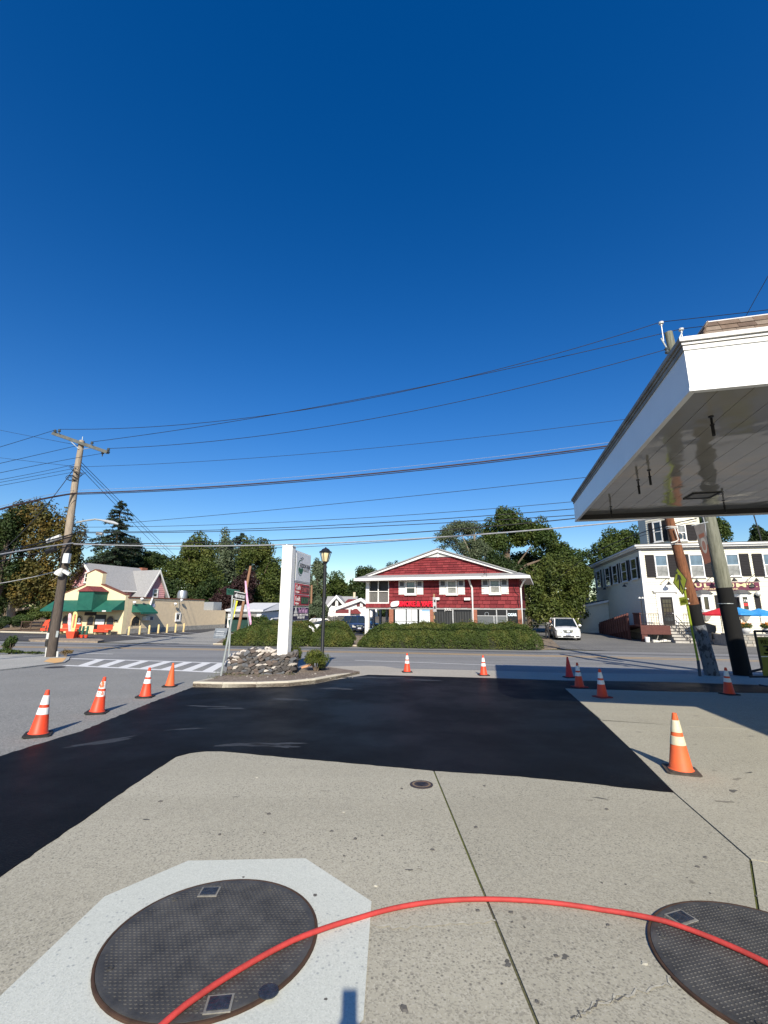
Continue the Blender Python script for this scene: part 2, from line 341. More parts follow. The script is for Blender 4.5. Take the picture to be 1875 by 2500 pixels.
court = sheet('forecourt', [e0] + eg + J2[:-2][::-1] + far_r + [far_e, (26, -9), (-9, -9)], .0045, joint)
def slab(pts): return sheet('slab', inset(pts, .009), .017, concrete, court, thick=.02)
slab([e0] + eg[:10] + [jC, (e0.x - 1, -9)])
slab([jA] + eg[10:] + [J2[-1], j3, j3e, jC])
slab([J2[-1], X2e, (X2e.x, -9), j3e, j3])
slab(J2[2:] + [X2e] + XR[1:][::-1])
slab([J2[0], J2[1], XR[0]] + XR[1:] + [far_e] + far_r[::-1])
mossy = mat('moss', (.10, .11, .025), .95, .4, 40, .5)
def moss(pp, w0): line('moss_strip', pp, w0, mossy, .0075, court)
moss([(1059, 1886), (1140, 2085), (1175, 2170)], .018); moss([(1836, 2112), (1853, 2238)], .022); moss([(1833, 2104), (1875, 2111)], .016)
# cracks in the slabs: thin ragged strips of pale filler
def crack(pp, wd, m, seed):
    rr = random.Random(seed); P = G(*pp); Q = []
    for i in range(len(P) - 1):
        k = 7
        for j in range(k): t = j / k; p = P[i].lerp(P[i + 1], t); Q.append(Vector((p.x + rr.uniform(-.014, .014), p.y + rr.uniform(-.02, .02))))
    Q.append(Vector(P[-1][:2])); a = []; b = []
    for i, p in enumerate(Q):
        t = (Q[min(i + 1, len(Q) - 1)] - Q[max(i - 1, 0)]).normalized(); n = Vector((-t.y, t.x)) * wd * rr.uniform(.15, .6); a.append(p + n); b.append(p - n)
    sheet('crack', a + b[::-1], .0215, m, court)
filler = mat('filler', (.38, .36, .29), .95, .25, 30); dark_crack = mat('dark_crack', (.10, .095, .085), .95, .3, 30)
crack([(912, 2268), (1000, 2272), (1100, 2262), (1210, 2257)], .018, filler, 1); crack([(1402, 2500), (1450, 2467), (1530, 2438), (1632, 2420), (1640, 2396)], .013, filler, 2)
crack([(1400, 2500), (1450, 2465), (1530, 2440)], .008, dark_crack, 3)
# pieces of grit, leaves and gum lying on the slabs
for i in range(46):
    p = gp(random.uniform(350, 1860), random.uniform(1900, 2480)); r = random.uniform(.006, .022)
    mb = MB().lathe([(r, 0), (r * .7, r * .35)], random.choice((5, 6, 7)))
    mb.v = [(v[0] * random.uniform(.7, 1.6), v[1] * random.uniform(.7, 1.2), v[2]) for v in mb.v]
    mb.build('grit', dark_crack if i % 9 else filler, court, loc=(p.x, p.y, p.z + .018), rz=random.uniform(0, 6))
stain_ms = [mat('oil_stain', (.20, .185, .145), .85, .25, 14), mat('oil_stain_dark', (.10, .095, .08), .7, .35, 18), mat('dust_mark', (.40, .38, .30), .95, .1, 14)]
def spot(x, y, rx, ry, seed, m, name='oil_stain', parent=None, off=.0186):
    rr = random.Random(seed); c = gp(x, y); ph = [rr.uniform(0, 6) for i in range(4)]; an = rr.uniform(-.4, .4); pts = []
    for i in range(20):
        q = 2 * math.pi * i / 20; k = 1 + .3 * math.sin(2 * q + ph[0]) + .2 * math.sin(3 * q + ph[1]) + .16 * math.sin(5 * q + ph[2]) + .1 * math.sin(8 * q + ph[3]); u, v = rx * k * math.cos(q), ry * k * math.sin(q)
        pts.append((c.x + u * math.cos(an) - v * math.sin(an), c.y + u * math.sin(an) + v * math.cos(an)))
    sheet(name, pts, off, m, parent or court)
for i, (x, y, rx, ry) in enumerate(((1800, 1906, .07, .03), (1790, 1935, .05, .04), (1745, 1885, .04, .02), (1830, 1890, .05, .02), (1770, 1962, .08, .03), (1835, 1800, .05, .02), (1700, 1820, .03, .015), (1465, 1953, .06, .02), (1440, 1958, .03, .015), (1000, 2130, .03, .012), (1025, 2128, .02, .008), (1157, 1950, .02, .01), (790, 1935, .03, .012), (575, 1950, .03, .012), (650, 1990, .02, .01), (356, 2006, .03, .015), (1690, 2160, .02, .02), (1380, 2345, .02, .02), (1340, 2350, .015, .015), (1240, 2362, .02, .025), (1280, 2250, .015, .015), (1560, 1790, .04, .02), (1700, 1750, .05, .02), (1620, 1740, .03, .015))):
    spot(x, y, rx, ry, 200 + i, stain_ms[i % 2])
# ---- fresh asphalt
def ragged(P, amp, out, seed, step=.11):
    rr = random.Random(seed); Q = []; P = [Vector((p[0], p[1])) for p in P]
    for i in range(len(P) - 1):
        d = P[i + 1] - P[i]; k = max(1, int(d.length / step)); nn = Vector((d.y, -d.x)).normalized()
        for j in range(k): Q.append(P[i] + d * (j / k) + nn * (out + rr.uniform(-amp, amp)))
    Q.append(P[-1]); return Q
e_in = ragged([e0] + eg, .012, .012, 5); e_jt = ragged([eg[-1]] + J2[:-2][::-1], .012, -.004, 6)
left_edge = G((470, 1679.5), (374, 1715), (190, 1791), (81, 1823), (0, 1850))
asph = sheet('fresh_asphalt', e_in + e_jt[1:] + far_r + [far_e] + G((2100, 1692), (1875, 1675), (1640, 1667), (1376, 1663)) + ragged(G((1376, 1663), (1194, 1657), (900, 1649), (825, 1660), (770, 1671), (705, 1678), (542, 1681)), .012, 0, 7)[1:] + ragged(left_edge + [Vector((-9.5, 5.6))], .02, 0, 8) + [Vector((e0.x - 5, e0.y))], .0205, new_asphalt, thick=.025)
dry = ground_mat('dry_asphalt', (.026, .0285, .032), (.018, .02, .023), (.011, .012, .014), (.05, .053, .057), 70, .75, .2)
def blot(x, y, rx, ry, seed, ang=0, m=dry):
    rr = random.Random(seed); c = gp(x, y); pts = []
    n = 22; ph = [rr.uniform(0, 6) for i in range(4)]
    for i in range(n):
        q = 2 * math.pi * i / n; k = 1 + .3 * math.sin(2 * q + ph[0]) + .22 * math.sin(3 * q + ph[1]) + .18 * math.sin(5 * q + ph[2]) + .1 * math.sin(8 * q + ph[3])
        u, v = rx * k * math.cos(q), ry * k * math.sin(q); pts.append((c.x + u * math.cos(ang) - v * math.sin(ang), c.y + u * math.sin(ang) + v * math.cos(ang)))
    sheet('worn_patch', pts, .0222, m, asph)
blot(600, 1822, .32, .13, 3); blot(668, 1820, .33, .10, 4, .1); blot(690, 1826, .2, .08, 8, -.2); blot(455, 1783, .32, .05, 5, .35); blot(505, 1727, .4, .08, 7, -.1)
blot(250, 1815, .55, .09, 6, .75)
blot(905, 1656, .9, .28, 9, .1); blot(700, 1710, .4, .14, 10); blot(820, 1683, .4, .18, 11); blot(1030, 1662, .5, .2, 12); blot(560, 1732, .3, .1, 13)
# ---- octagonal pad and the two access covers
C1 = Vector((-.9945, 3.117)); C2 = Vector((2.138, 2.90))
o8 = [gp(459, 2109), gp(745, 2103), gp(907, 2210), None, None, None, None, gp(254, 2198)]
o8 = [Vector(p[:2]) if p else None for p in o8]
C8 = Vector((-.985, 3.05))
for i in range(4): 
    j = i + 4
    if o8[j] is None: o8[j] = 2 * C8 - o8[i]
o8[3] = 2 * C8 - o8[7]
sheet('cover_pad', o8, .0225, pad_concrete)
iron = mat('cover_iron', (.03, .029, .027), .6, .35, 5, .15, 60, 0., c2=(.078, .075, .068))
rust = mat('rust', (.05, .026, .015), .9, .3, 14); chrome = mat('plate', (.035, .04, .05), .35, .5, 30, .6, 40, .35)
plate_rim = mat('plate_rim', (.22, .21, .18), .55, .3, 20, metal=.2)
def bump_disc(r, cell=.026):
    """the cover's grip pattern: many small raised lozenges"""
    mb = MB(); n = int(r / cell) + 1
    for i in range(-n, n + 1):
        for j in range(-n, n + 1):
            x, y = (i + .5 * (j % 2)) * cell, j * cell * .9
            if math.hypot(x, y) > r - .03: continue
            a, b, h = .0095, .0065, .003
            if abs(i - 1) < 1.6 and False: continue
            mb.add([(x - a, y, 0), (x, y - b, 0), (x + a, y, 0), (x, y + b, 0), (x - a * .5, y, h), (x, y - b * .5, h), (x + a * .5, y, h), (x, y + b * .5, h)],
                   [(4, 5, 6, 7), (0, 1, 5, 4), (1, 2, 6, 5), (2, 3, 7, 6), (3, 0, 4, 7)])
    return mb
def cover(c, r, rz, label, plates):
    root = thing('access_cover', label, 'cover', (c.x, c.y, gz(c.y) + .021), rz, 'tank covers set into the forecourt')
    root.rotation_euler = (-SLOPE, 0, rz)
    MB().lathe([(r, -.01), (r, .014), (r - .006, .016), (r - .014, .016), (r - .015, .012)], 64).build('rim', rust, root)
    MB().lathe([(r - .016, 0), (r - .018, .0155), (r - .03, .017), (.001, .017)], 64).build('lid', iron, root)
    o = bump_disc(r - .02).build('grip_pattern', iron, root, fix=False, kind='stuff'); o.location.z = .017
    for (px_, py_, a, wx, wy) in plates:
        q = MB().box(-wx - .012, wx + .012, -wy - .012, wy + .012, .017, .022).build('lift_handle', plate_rim, root, loc=(px_, py_, 0), rz=a)
        MB().box(-wx, wx, -wy, wy, .0215, .0255).build('handle_plate', chrome, q)
    for k in range(5):
        a = 1.15 + k * 1.2566; rr = r * .86
        MB().lathe([(.017, .017), (.017, .022), (.009, .022), (.009, .0185)], 14, (rr * math.cos(a), rr * math.sin(a), 0)).build('bolt', iron, root)
    return root
cp = cover(C1, .612, 0, 'round patterned iron cover on the pale octagonal concrete pad', [])
def lp(root, x, y): p = gp(x, y); return (p.x - root.location.x, p.y - root.location.y)
def plates(root, L):
    for (x, y, a, wx, wy) in L:
        u, v = lp(root, x, y)
        q = MB().box(-wx - .012, wx + .012, -wy - .012, wy + .012, .017, .0225).build('lift_handle', plate_rim, root, loc=(u, v, 0), rz=a)
        MB().box(-wx, wx, -wy, wy, .0215, .026).build('handle_plate', chrome, q)
plates(cp, [(510, 2194, .05, .052, .042), (533, 2476, .12, .052, .042)])
u, v = lp(cp, 654, 2444); MB().lathe([(.05, .017), (.05, .0215), (.043, .0225)], 20).build('round_cap', chrome, cp, loc=(u, v, 0))
cq = cover(C2, .60, .25, 'round patterned iron cover at the right edge crossed by the red hose', [])
u, v = lp(cq, 1665, 2258); m3 = Matrix.Rotation(-.25, 3, 'Z') @ Vector((u, v, 0))
q = MB().box(-.074, .074, -.06, .06, .017, .0225).build('lift_handle', plate_rim, cq, loc=(m3.x, m3.y, 0), rz=.1); MB().box(-.06, .06, -.045, .045, .0215, .026).build('handle_plate', chrome, q)
# small valve cover with the arrow emblem
c = gp(1029, 1920); vc = thing('valve_cover', 'small round brass valve cover set flush in the concrete', 'cover', (c.x, c.y, c.z + .0175))
vc.rotation_euler.x = -SLOPE; MB().lathe([(.135, -.005), (.135, .006), (.12, .0075), (.001, .0075)], 32).build('lid', mat('valve_dark', (.04, .03, .03), .6, .3, 20), vc)
mb = MB()
for k in range(28):
    a0, a1 = [2 * math.pi * (k + t) / 28 for t in (0, 1)]; mb.quad(*[(r * math.cos(a), r * math.sin(a), .0085) for r, a in ((.085, a0), (.108, a0), (.108, a1), (.085, a1))])
mb.build('brass_ring', mat('brass', (.33, .22, .11), .5, .3, 40, metal=.5), vc)
MB().prism([(-.06, .03, .0085), (.07, .05, .0085), (0, -.07, .0085)], (0, 0, .002)).build('arrow_emblem', mat('valve_black', (.018, .016, .018), .6), vc)
# ---- kerbed island
isl_px = [(470, 1677.5), (542, 1679.5), (625, 1679), (705, 1676), (770, 1669), (825, 1658), (878, 1646)]
ib = [Vector(p[:2]) for p in G(*isl_px)]
back = [Vector(p[:2]) for p in G((800, 1634), (728, 1636), (640, 1640), (566, 1642), (530, 1658))]
island = sheet('island', ib + back, .10, mulch, thick=.12)
kerb_m = mat('kerb', (.43, .39, .31), .9, .15, 7, .5, 60, c2=(.52, .48, .39))
full = [back[-1]] + ib
for i in range(len(full) - 1):
    a, b = full[i], full[i + 1]; t = (b - a).normalized(); n = Vector((-t.y, t.x))
    n0 = n if i == 0 else ((full[i] - full[i - 1]).normalized() + t).normalized(); n0 = Vector((-n0.y, n0.x)) if i else n
    n1 = n if i == len(full) - 2 else Vector((-((full[i + 2] - b).normalized() + t).normalized().y, ((full[i + 2] - b).normalized() + t).normalized().x))
    g0 = .004 if i else 0
    pts = [a + t * g0, b - t * .004, b - t * .004 + n1 * .17, a + t * g0 + n0 * .17]; hh = [.15 if 0 < i else .08, .15 if i < len(full) - 2 else .07]
    zz = [gz(p.y) for p in pts]; h4 = [hh[0], hh[1], hh[1], hh[0]]
    lo = [(p.x, p.y, z - .02) for p, z in zip(pts, zz)]; hi0 = [(p.x, p.y, z + h - .025) for p, z, h in zip(pts, zz, h4)]
    cen = sum(pts, Vector((0, 0))) / 4; hi1 = [((p + (n * .02 if k < 2 else -n * .01)).x, (p + (n * .02 if k < 2 else -n * .01)).y, z + h) for k, (p, z, h) in enumerate(zip(pts, zz, h4))]
    MB().hexa(lo, hi0).add(hi0 + hi1, [(4, 5, 6, 7), (0, 1, 5, 4), (1, 2, 6, 5), (2, 3, 7, 6), (3, 0, 4, 7)]).build('kerb_stone', kerb_m, island)
# ---- far side of the road: kerb, lots, planting beds
def fp(x, y): return gp(x, y)
sheet('hedge_bed', G((520, 1575), (840, 1579), (1300, 1587), (1370, 1583), (1345, 1560), (850, 1552), (560, 1552)), .03, dirt, thick=.05)
sheet('deli_lot', G((-400, 1548), (0, 1545), (140, 1549), (295, 1549), (460, 1529), (560, 1522), (575, 1530), (470, 1548), (330, 1561), (252, 1568), (0, 1564), (-400, 1557)), .008, lot_asphalt)
sheet('side_drive', G((252, 1568.5), (330, 1561.5), (470, 1548.5), (575, 1530.5), (585, 1536), (560, 1553), (522, 1574)), .006, ground_mat('drive', (.27, .26, .23), (.33, .32, .28), (.16, .15, .13), (.4, .39, .35), 30, .9, .2))
deli_lot = bpy.data.objects['deli_lot']; zd = zw(100, 1340, .217)
for a, b in (((900, 972), (1260, 1004)), ((1150, 957), (1480, 985)), ((1350, 945), (1640, 973)), ((1540, 935), (1800, 958)), ((-200, 985), (115, 982))):
    line('bay_line', [zd(*a), zd(*b)], .14, road_white, .012, deli_lot)
sheet('shop_lot', G((575, 1552), (850, 1551), (1345, 1559)) + [(22, 75), (-24, 75)], .007, lot_asphalt)
sheet('restaurant_lot', G((1362, 1584), (1500, 1590), (1875, 1597.5)) + [(60, 22), (70, 80), (19, 80)] + G((1345, 1560)), .006, grey_lot)
sheet('verge', G((-500, 1547), (0, 1544), (118, 1547), (118, 1500), (-500, 1500)), .02, ground_mat('leaf_litter', (.22, .13, .08), (.30, .19, .12), (.08, .07, .03), (.3, .25, .15), 12, .95, .4, streak=(.09, .10, .04)))
# stepped kerbs on the far side
for a, b in zip(CURB[2:-2], CURB[3:-1]):
    A, B = gp(*a), gp(*b); t = (B - A).normalized(); n = Vector((-t.y, t.x, 0)); mb = MB()
    mb.hexa([A, B, B + n * .15, A + n * .15], [p + Vector((0, 0, .1)) for p in (A, B, B + n * .15, A + n * .15)]).build('kerb_stone', kerb_m, road)
sheet('deli_island', G((70, 1563.5), (140, 1561), (245, 1563), (254, 1566), (238, 1569), (160, 1568), (75, 1566)), .12, mat('island_fill', (.25, .2, .15), .95, .3, 4, .4), thick=.14)
A, B = gp(0, 1544), gp(118, 1547)
MB().hexa([A, B, B + Vector((0, .2, 0)), A + Vector((0, .2, 0))], [p + Vector((0, 0, .14)) for p in (A, B, B + Vector((0, .2, 0)), A + Vector((0, .2, 0)))]).build('kerb_stone', kerb_m, bpy.data.objects['verge'])
print('setting ready')
# ================================================================== GAS STATION CANOPY
CF = Fr((3.69, 4.95, 0), -14.0); ZB, ZT = 4.50, 5.07; LV = 8.40
canopy = froot('station_canopy', CF, 'white gas station canopy with glossy soffit and shingled roof edge', 'canopy')
fascia_m = mat('fascia_white', (.78, .78, .76), .35, .03, 2, .02, 3); gutter_m = mat('gutter', (.62, .61, .58), .5, .1, 4, metal=.0); dirty = mat('gutter_dirty', (.25, .24, .22), .7, .3, 3, .2)
FP = [(0, 0), (4.4, 0), (4.4, -8), (15, -8), (15, LV), (0, LV)]
def ring(out, z0, z1, inn):
    """the band of the L-shaped footprint between two outward offsets"""
    mb = MB(); n = len(FP); s = [(1, 1), (1, 1), (1, 1), (-1, 1), (-1, -1), (1, -1)]
    o = [(p[0] - q[0] * out, p[1] - q[1] * out) for p, q in zip(FP, s)]; i_ = [(p[0] + q[0] * inn, p[1] + q[1] * inn) for p, q in zip(FP, s)]
    for k in range(n):
        a, b, c, d = o[k], o[(k + 1) % n], i_[(k + 1) % n], i_[k]
        mb.hexa([(*a, z0), (*b, z0), (*c, z0), (*d, z0)], [(*a, z1), (*b, z1), (*c, z1), (*d, z1)])
    return mb
def sides(nm, out, z0, z1, inn, m, m_left=None):
    mb = ring(out, z0, z1, inn)
    for k in range(len(FP)): MB().add(mb.v[8 * k:8 * k + 8], [tuple(i - 8 * k for i in f) for f in mb.f[6 * k:6 * k + 6]]).build(nm, (m_left or m) if k == 5 else m, canopy)
sides('fascia', 0, ZB, ZT, .06, fascia_m); sides('fascia_bottom_trim', .012, ZB - .006, ZB + .035, .061, fascia_m)
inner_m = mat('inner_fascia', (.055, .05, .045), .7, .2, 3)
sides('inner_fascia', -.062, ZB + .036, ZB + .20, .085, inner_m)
sides('gutter_lip', .014, ZT - .03, ZT + .025, .05, gutter_m, dirty); sides('gutter_groove', .008, ZT + .025, ZT + .035, .05, dirty); sides('gutter_bead', .03, ZT + .035, ZT + .065, .05, gutter_m, dirty); sides('gutter_groove', .026, ZT + .065, ZT + .075, .05, dirty); sides('gutter', .055, ZT + .075, ZT + .13, .05, gutter_m, dirty)
soffit = mat('soffit', (.40, .38, .335), .07, .05, 1.2, 0, spec=.75)
n_, l_, p_ = nodes_of(soffit)        # slightly wavy enamelled sheet metal
tcs = n_.new('ShaderNodeTexCoord'); wv = n_.new('ShaderNodeTexNoise'); wv.inputs['Scale'].default_value = 1.5; wv.inputs['Detail'].default_value = 1.5
bp = n_.new('ShaderNodeBump'); bp.inputs['Strength'].default_value = .34; bp.inputs['Distance'].default_value = .05
l_.new(tcs.outputs['Object'], wv.inputs['Vector']); l_.new(wv.outputs['Fac'], bp.inputs['Height']); l_.new(bp.outputs[0], p_.inputs['Normal'])
ZS = ZB + .17; pw = .405; k = 0; x = .095
while x < 14.9:
    x1 = min(x + pw, 14.905); y0 = .095 if x < 4.3 else -7.9
    MB().box(x + .004, x1 - .004, y0, LV - .095, ZS, ZS + .03).build('soffit_panel', soffit, canopy); x = x1
MB().box(.02, 14.98, .02, LV - .02, ZS + .04, ZT - .05).build('deck', dirty, canopy); MB().box(4.5, 14.98, -7.98, .0, ZS + .04, ZT - .05).build('deck', dirty, canopy)
# steep shingled skirt roof, every course its own shingles
sh_cols = [mat('shingle_a', (.15, .105, .075), .9, .2, 12, .5), mat('shingle_b', (.20, .155, .12), .9, .2, 12, .5), mat('shingle_c', (.11, .075, .055), .9, .2, 12, .5)]
RB, RS, RT = .26, math.tan(R(66)), .62    # roof foot set back, slope, rise
zf = ZT + .02
MB().hexa([(RB, RB, zf), (14.4, RB, zf), (14.4, LV - RB, zf), (RB, LV - RB, zf)], [(RB + RT / RS, RB + RT / RS, zf + RT), (14.4 - RT / RS, RB + RT / RS, zf + RT), (14.4 - RT / RS, LV - RB - RT / RS, zf + RT), (RB + RT / RS, LV - RB - RT / RS, zf + RT)]).build('roof_base', sh_cols[2], canopy)
MB().hexa([(5.0, -7.5, zf), (14.4, -7.5, zf), (14.4, RB + .3, zf), (5.0, RB + .3, zf)], [(5.4, -7.1, zf + RT), (14.0, -7.1, zf + RT), (14.0, RB + .3, zf + RT), (5.4, RB + .3, zf + RT)]).build('roof_wing', sh_cols[2], canopy)
rs = random.Random(3); nc = 7
sl_ = RT / nc; smesh = {}
for r_ in range(nc):
    z0 = zf + r_ * sl_; off = z_ = r_ * sl_ / RS; xx = RB + off
    while xx < 5.0:                        # front slope
        wd = rs.choice((.16, .2, .24, .3)); t = .012 + rs.uniform(0, .006); x1 = min(xx + wd, 5.0)
        MB().hexa([(xx + .002, RB + off - t, z0), (x1 - .002, RB + off - t, z0), (x1 - .002, RB + off + .01, z0), (xx + .002, RB + off + .01, z0)],
                  [(xx + .002 + sl_ / RS * (xx == RB + off), RB + off + sl_ / RS - .003, z0 + sl_ * 1.05), (x1 - .002, RB + off + sl_ / RS - .003, z0 + sl_ * 1.05), (x1 - .002, RB + off + sl_ / RS + .012, z0 + sl_ * 1.05), (xx + .002 + sl_ / RS * (xx == RB + off), RB + off + sl_ / RS + .012, z0 + sl_ * 1.05)]).build('shingle', rs.choice(sh_cols), canopy)
        xx = x1
    yy = RB + off
    while yy < 4.5:                        # left slope
        wd = rs.choice((.2, .24, .3)); t = .012 + rs.uniform(0, .006); y1 = yy + wd
        MB().hexa([(RB + off - t, yy, z0), (RB + off + .01, yy, z0), (RB + off + .01, y1 - .004, z0), (RB + off - t, y1 - .004, z0)],
                  [(RB + off + sl_ / RS - .003, yy, z0 + sl_ * 1.05), (RB + off + sl_ / RS + .012, yy, z0 + sl_ * 1.05), (RB + off + sl_ / RS + .012, y1 - .004, z0 + sl_ * 1.05), (RB + off + sl_ / RS - .003, y1 - .004, z0 + sl_ * 1.05)]).build('shingle', rs.choice(sh_cols), canopy)
        yy = y1
MB().box(RB + RT / RS, 14, RB + RT / RS, LV - 1.2, zf + RT - .01, zf + RT + .018).build('ridge_cap', gutter_m, canopy)
# steel columns, all out of the frame to the right
steel_w = mat('column_white', (.7, .7, .68), .5, .08, 3)
for (cx, cy) in ((6.9, 2.0), (6.9, 6.4), (12.5, 2.0), (12.5, 6.4)):
    gy = CF.O + CF.M @ Vector((cx, cy, 0)); MB().box(cx - .12, cx + .12, cy - .12, cy + .12, gz(gy.y) - .05, ZS).build('column', steel_w, canopy)
# hanging conduit stubs and a vent frame under the soffit
z5 = zw(1350, 660, .3165); black = mat('black_metal', (.012, .012, .013), .5, .2, 10)
for t, b in (((1218, 1125), (1245, 1275)), ((740, 1540), (765, 1655)), ((655, 1617), (678, 1725)), ((445, 1822), (460, 1907)), ((1315, 1775), (1340, 1868))):
    P = CF.hit(z5(*t), 2, ZS); Q = CF.hit(z5(*b), 1, P.y); h = min(.62, max(.3, P.z - Q.z))
    o = MB().lathe([(.022, -h), (.022, -h * .5), (.03, -h * .5 + .01), (.03, -h * .42), (.016, -h * .4), (.016, -.03)], 10).build('hanger_rod', black, canopy, loc=(P.x, P.y, ZS))
    MB().lathe([(.034, -.015), (.034, 0)], 10).build('hanger_plate', black, o)
P = CF.hit(z5(1146, 1735), 2, ZS); mb = MB()
for a, b, c, d in ((-.3, .3, -.3, -.25), (-.3, .3, .25, .3), (-.3, -.25, -.25, .25), (.25, .3, -.25, .25)): mb.box(a, b, c, d, -.025, -.002)
mb.build('vent_frame', black, canopy, loc=(P.x, P.y, ZS)); MB().box(-.25, .25, -.25, .25, -.012, -.002).build('vent_glass', mat('vent_glass', (.15, .15, .14), .3, .1), canopy, loc=(P.x, P.y, ZS))
# ================================================================== PYLON SIGN
py0 = gp(690, 1646); PF = Fr((py0.x, py0.y, py0.z), 81)
sign = froot('pylon_sign', PF, 'tall white pylon sign with fuel prices and deli panel above stone planter', 'sign')
white_m = mat('sign_white', (.78, .77, .73), .5, .05, 2); pale_m = mat('sign_pale', (.62, .64, .66), .5, .06, 2)
zs = zw(660, 1320, .1356); Yp = py0.y
def Z(y, x=690, Y=None): return at(x, y, Y or Yp).z - PF.O.z
pt = Z(1335)
MB().box(-.17, .2, -.20, .20, 0, pt).build('post', white_m, sign)
MB().box(-.19, .22, -.22, .22, pt, pt + .03).build('post_cap', white_m, sign); MB().lathe([(.02, 0), (.02, .1)], 8, (.0, .1, pt)).build('photocell', white_m, sign)
CW = 2.25
def cab(z0, z1, name, m, d=.16, x0=.205, x1=CW): return MB().box(x0, x1, -d, d, z0, z1).build(name, m, sign)
zA0, zA1 = Z(1418), Z(1340); zB0, zB1 = Z(1479), Z(1420); zC0, zC1 = Z(1516.5), Z(1481.5)
ca = cab(zA0, zA1, 'logo_cabinet', white_m); cb_ = cab(zB0, zB1, 'price_cabinet', white_m, .155); cc = cab(zC0, zC1, 'deli_cabinet', white_m, .15)
MB().box(.42, CW - .05, -.172, -.161, zA0 + .05, zA1 - .06).build('logo_panel', mat('logo_panel', (.68, .70, .71), .4, .1, 1.5), ca)
MB().box(.30, .37, -.168, -.161, zA0 + .1, zA1 - .2).build('edge_tape', mat('tape', (.75, .71, .48), .6), ca)
ink = mat('ink_black', (.02, .022, .025), .5, .1); green_ink = mat('ink_green', (.01, .10, .05), .5, .15); red_panel = mat('price_red', (.45, .015, .03), .4, .08, 4); navy = mat('navy', (.018, .024, .07), .45, .12, 4)
hA = zA1 - zA0; ex = .004
# emblem: swoosh ring, leafy bowl and sprigs
mb = MB(); ec = (.98, zA0 + hA * .47); ry, rx = .30, .34
for k in range(20):
    a0, a1 = [R(75 + 210 * (k + t) / 20) for t in (0, 1)]; t0, t1 = .012 + .035 * math.sin(math.pi * k / 20), .012 + .035 * math.sin(math.pi * (k + 1) / 20)
    mb.prism([(ec[0] + (rx + d) * math.cos(a), -.1725, ec[1] + (ry + d) * math.sin(a)) for d, a in ((0, a0), (t0, a0), (t1, a1), (0, a1))], (0, -ex, 0))
mb.build('emblem_ring', green_ink, ca)
MB().prism([(ec[0] + .27 * math.cos(R(a)) * (1 if abs(math.cos(R(a))) < 2 else 1), -.1726, ec[1] - .04 + .21 * math.sin(R(a))) for a in range(180, 361, 15)] + [(ec[0] + .14, -.1726, ec[1] + .03), (ec[0], -.1726, ec[1] - .05), (ec[0] - .14, -.1726, ec[1] + .03)], (0, -ex, 0)).build('emblem_bowl', green_ink, ca)
for (dx, dz) in ((.02, .36), (.1, .42), (.16, .35), (.22, .4), (-.06, .38)): MB().prism([(ec[0] + dx - .04, -.1727, ec[1] + dz), (ec[0] + dx, -.1727, ec[1] + dz - .03), (ec[0] + dx + .045, -.1727, ec[1] + dz + .02), (ec[0] + dx, -.1727, ec[1] + dz + .035)], (0, -ex, 0)).build('emblem_leaf', ink, ca)
text('lettering', 'HUDSON FARM', ink, ca, (.86, -.173, zA0 + hA * .49), w=1.25, h=.17, ext=ex, bold=.025)
text('lettering', 'MARKET', mat('ink_grey', (.16, .17, .17), .5), ca, (1.28, -.173, zA0 + hA * .375), w=.72, h=.12, ext=ex)
hB = zB1 - zB0
led_red = mat('led_red', (.55, .12, .12), .5); led_green = mat('led_green', (.03, .20, .07), .5); led_bg = mat('led_bg', (.09, .045, .045), .5)
for i, (nm, col, val, bgc) in enumerate((('Cash', led_red, '3.07', red_panel), ('Credit', led_green, '3.17', mat('led_bg2', (.03, .035, .03), .5)))):
    z0 = zB0 + hB * (.52 if i == 0 else .03); z1 = z0 + hB * .45
    p = MB().box(.44, CW - .06, -.168, -.156, z0, z1).build('price_panel', red_panel, cb_)
    MB().box(1.16, CW - .12, -.172, -.1685, z0 + .05, z1 - .05).build('digit_field', bgc if i else led_bg, p)
    text('lettering', nm, white_m, p, (.50, -.1685, z1 - .24), w=.55, h=.19, ext=ex, bold=.015); text('lettering', 'Regular', white_m, p, (.50, -.1685, z1 - .37), w=.45, h=.08, ext=ex); text('lettering', 'Self', white_m, p, (.50, -.1685, z0 + .05), w=.2, h=.07, ext=ex)
    text('price_digits', val, col, p, (1.24, -.1725, z0 + .10), w=.66, h=(z1 - z0) - .22, ext=ex, bold=.01); text('price_digits', '9', col, p, (1.96, -.1725, z1 - .27), w=.10, h=.15, ext=ex)
hC = zC1 - zC0
p = MB().box(.36, CW - .02, -.162, -.151, zC0 + .02, zC1 - .02).build('deli_panel', navy, cc)
text('lettering', 'The Deli Spot', mat('deli_pink', (.62, .35, .55), .5), p, (.92, -.1625, zC0 + hC * .56), w=1.15, h=.2, ext=ex, bold=.012)
text('lettering', 'BREAKFAST - LUNCH - HOT FOOD', white_m, p, (.42, -.1625, zC0 + hC * .33), w=1.72, h=.085, ext=ex); text('lettering', '914-930-7438', white_m, p, (.86, -.1625, zC0 + hC * .13), w=.85, h=.10, ext=ex, bold=.012)
mb = MB()                              # pictogram of a stacked sandwich figure
for a, b, c, d in ((.46, .82, .30, .42), (.52, .76, .42, .52), (.58, .70, .52, .66)): mb.box(a, b, -.1665, -.1626, zC0 + hC * c + .12, zC0 + hC * d + .12)
mb.prism([(.64 + .06 * math.cos(R(a)), -.1626, zC0 + hC * .86 + .07 * math.sin(R(a))) for a in range(0, 360, 36)], (0, -ex, 0)); mb.build('deli_pictogram', white_m, p)
for c_ in (0.3, CW - .3): MB().box(c_ - .04, c_ + .04, -.05, .05, zC1, zB0).build('bracket', pale_m, sign)
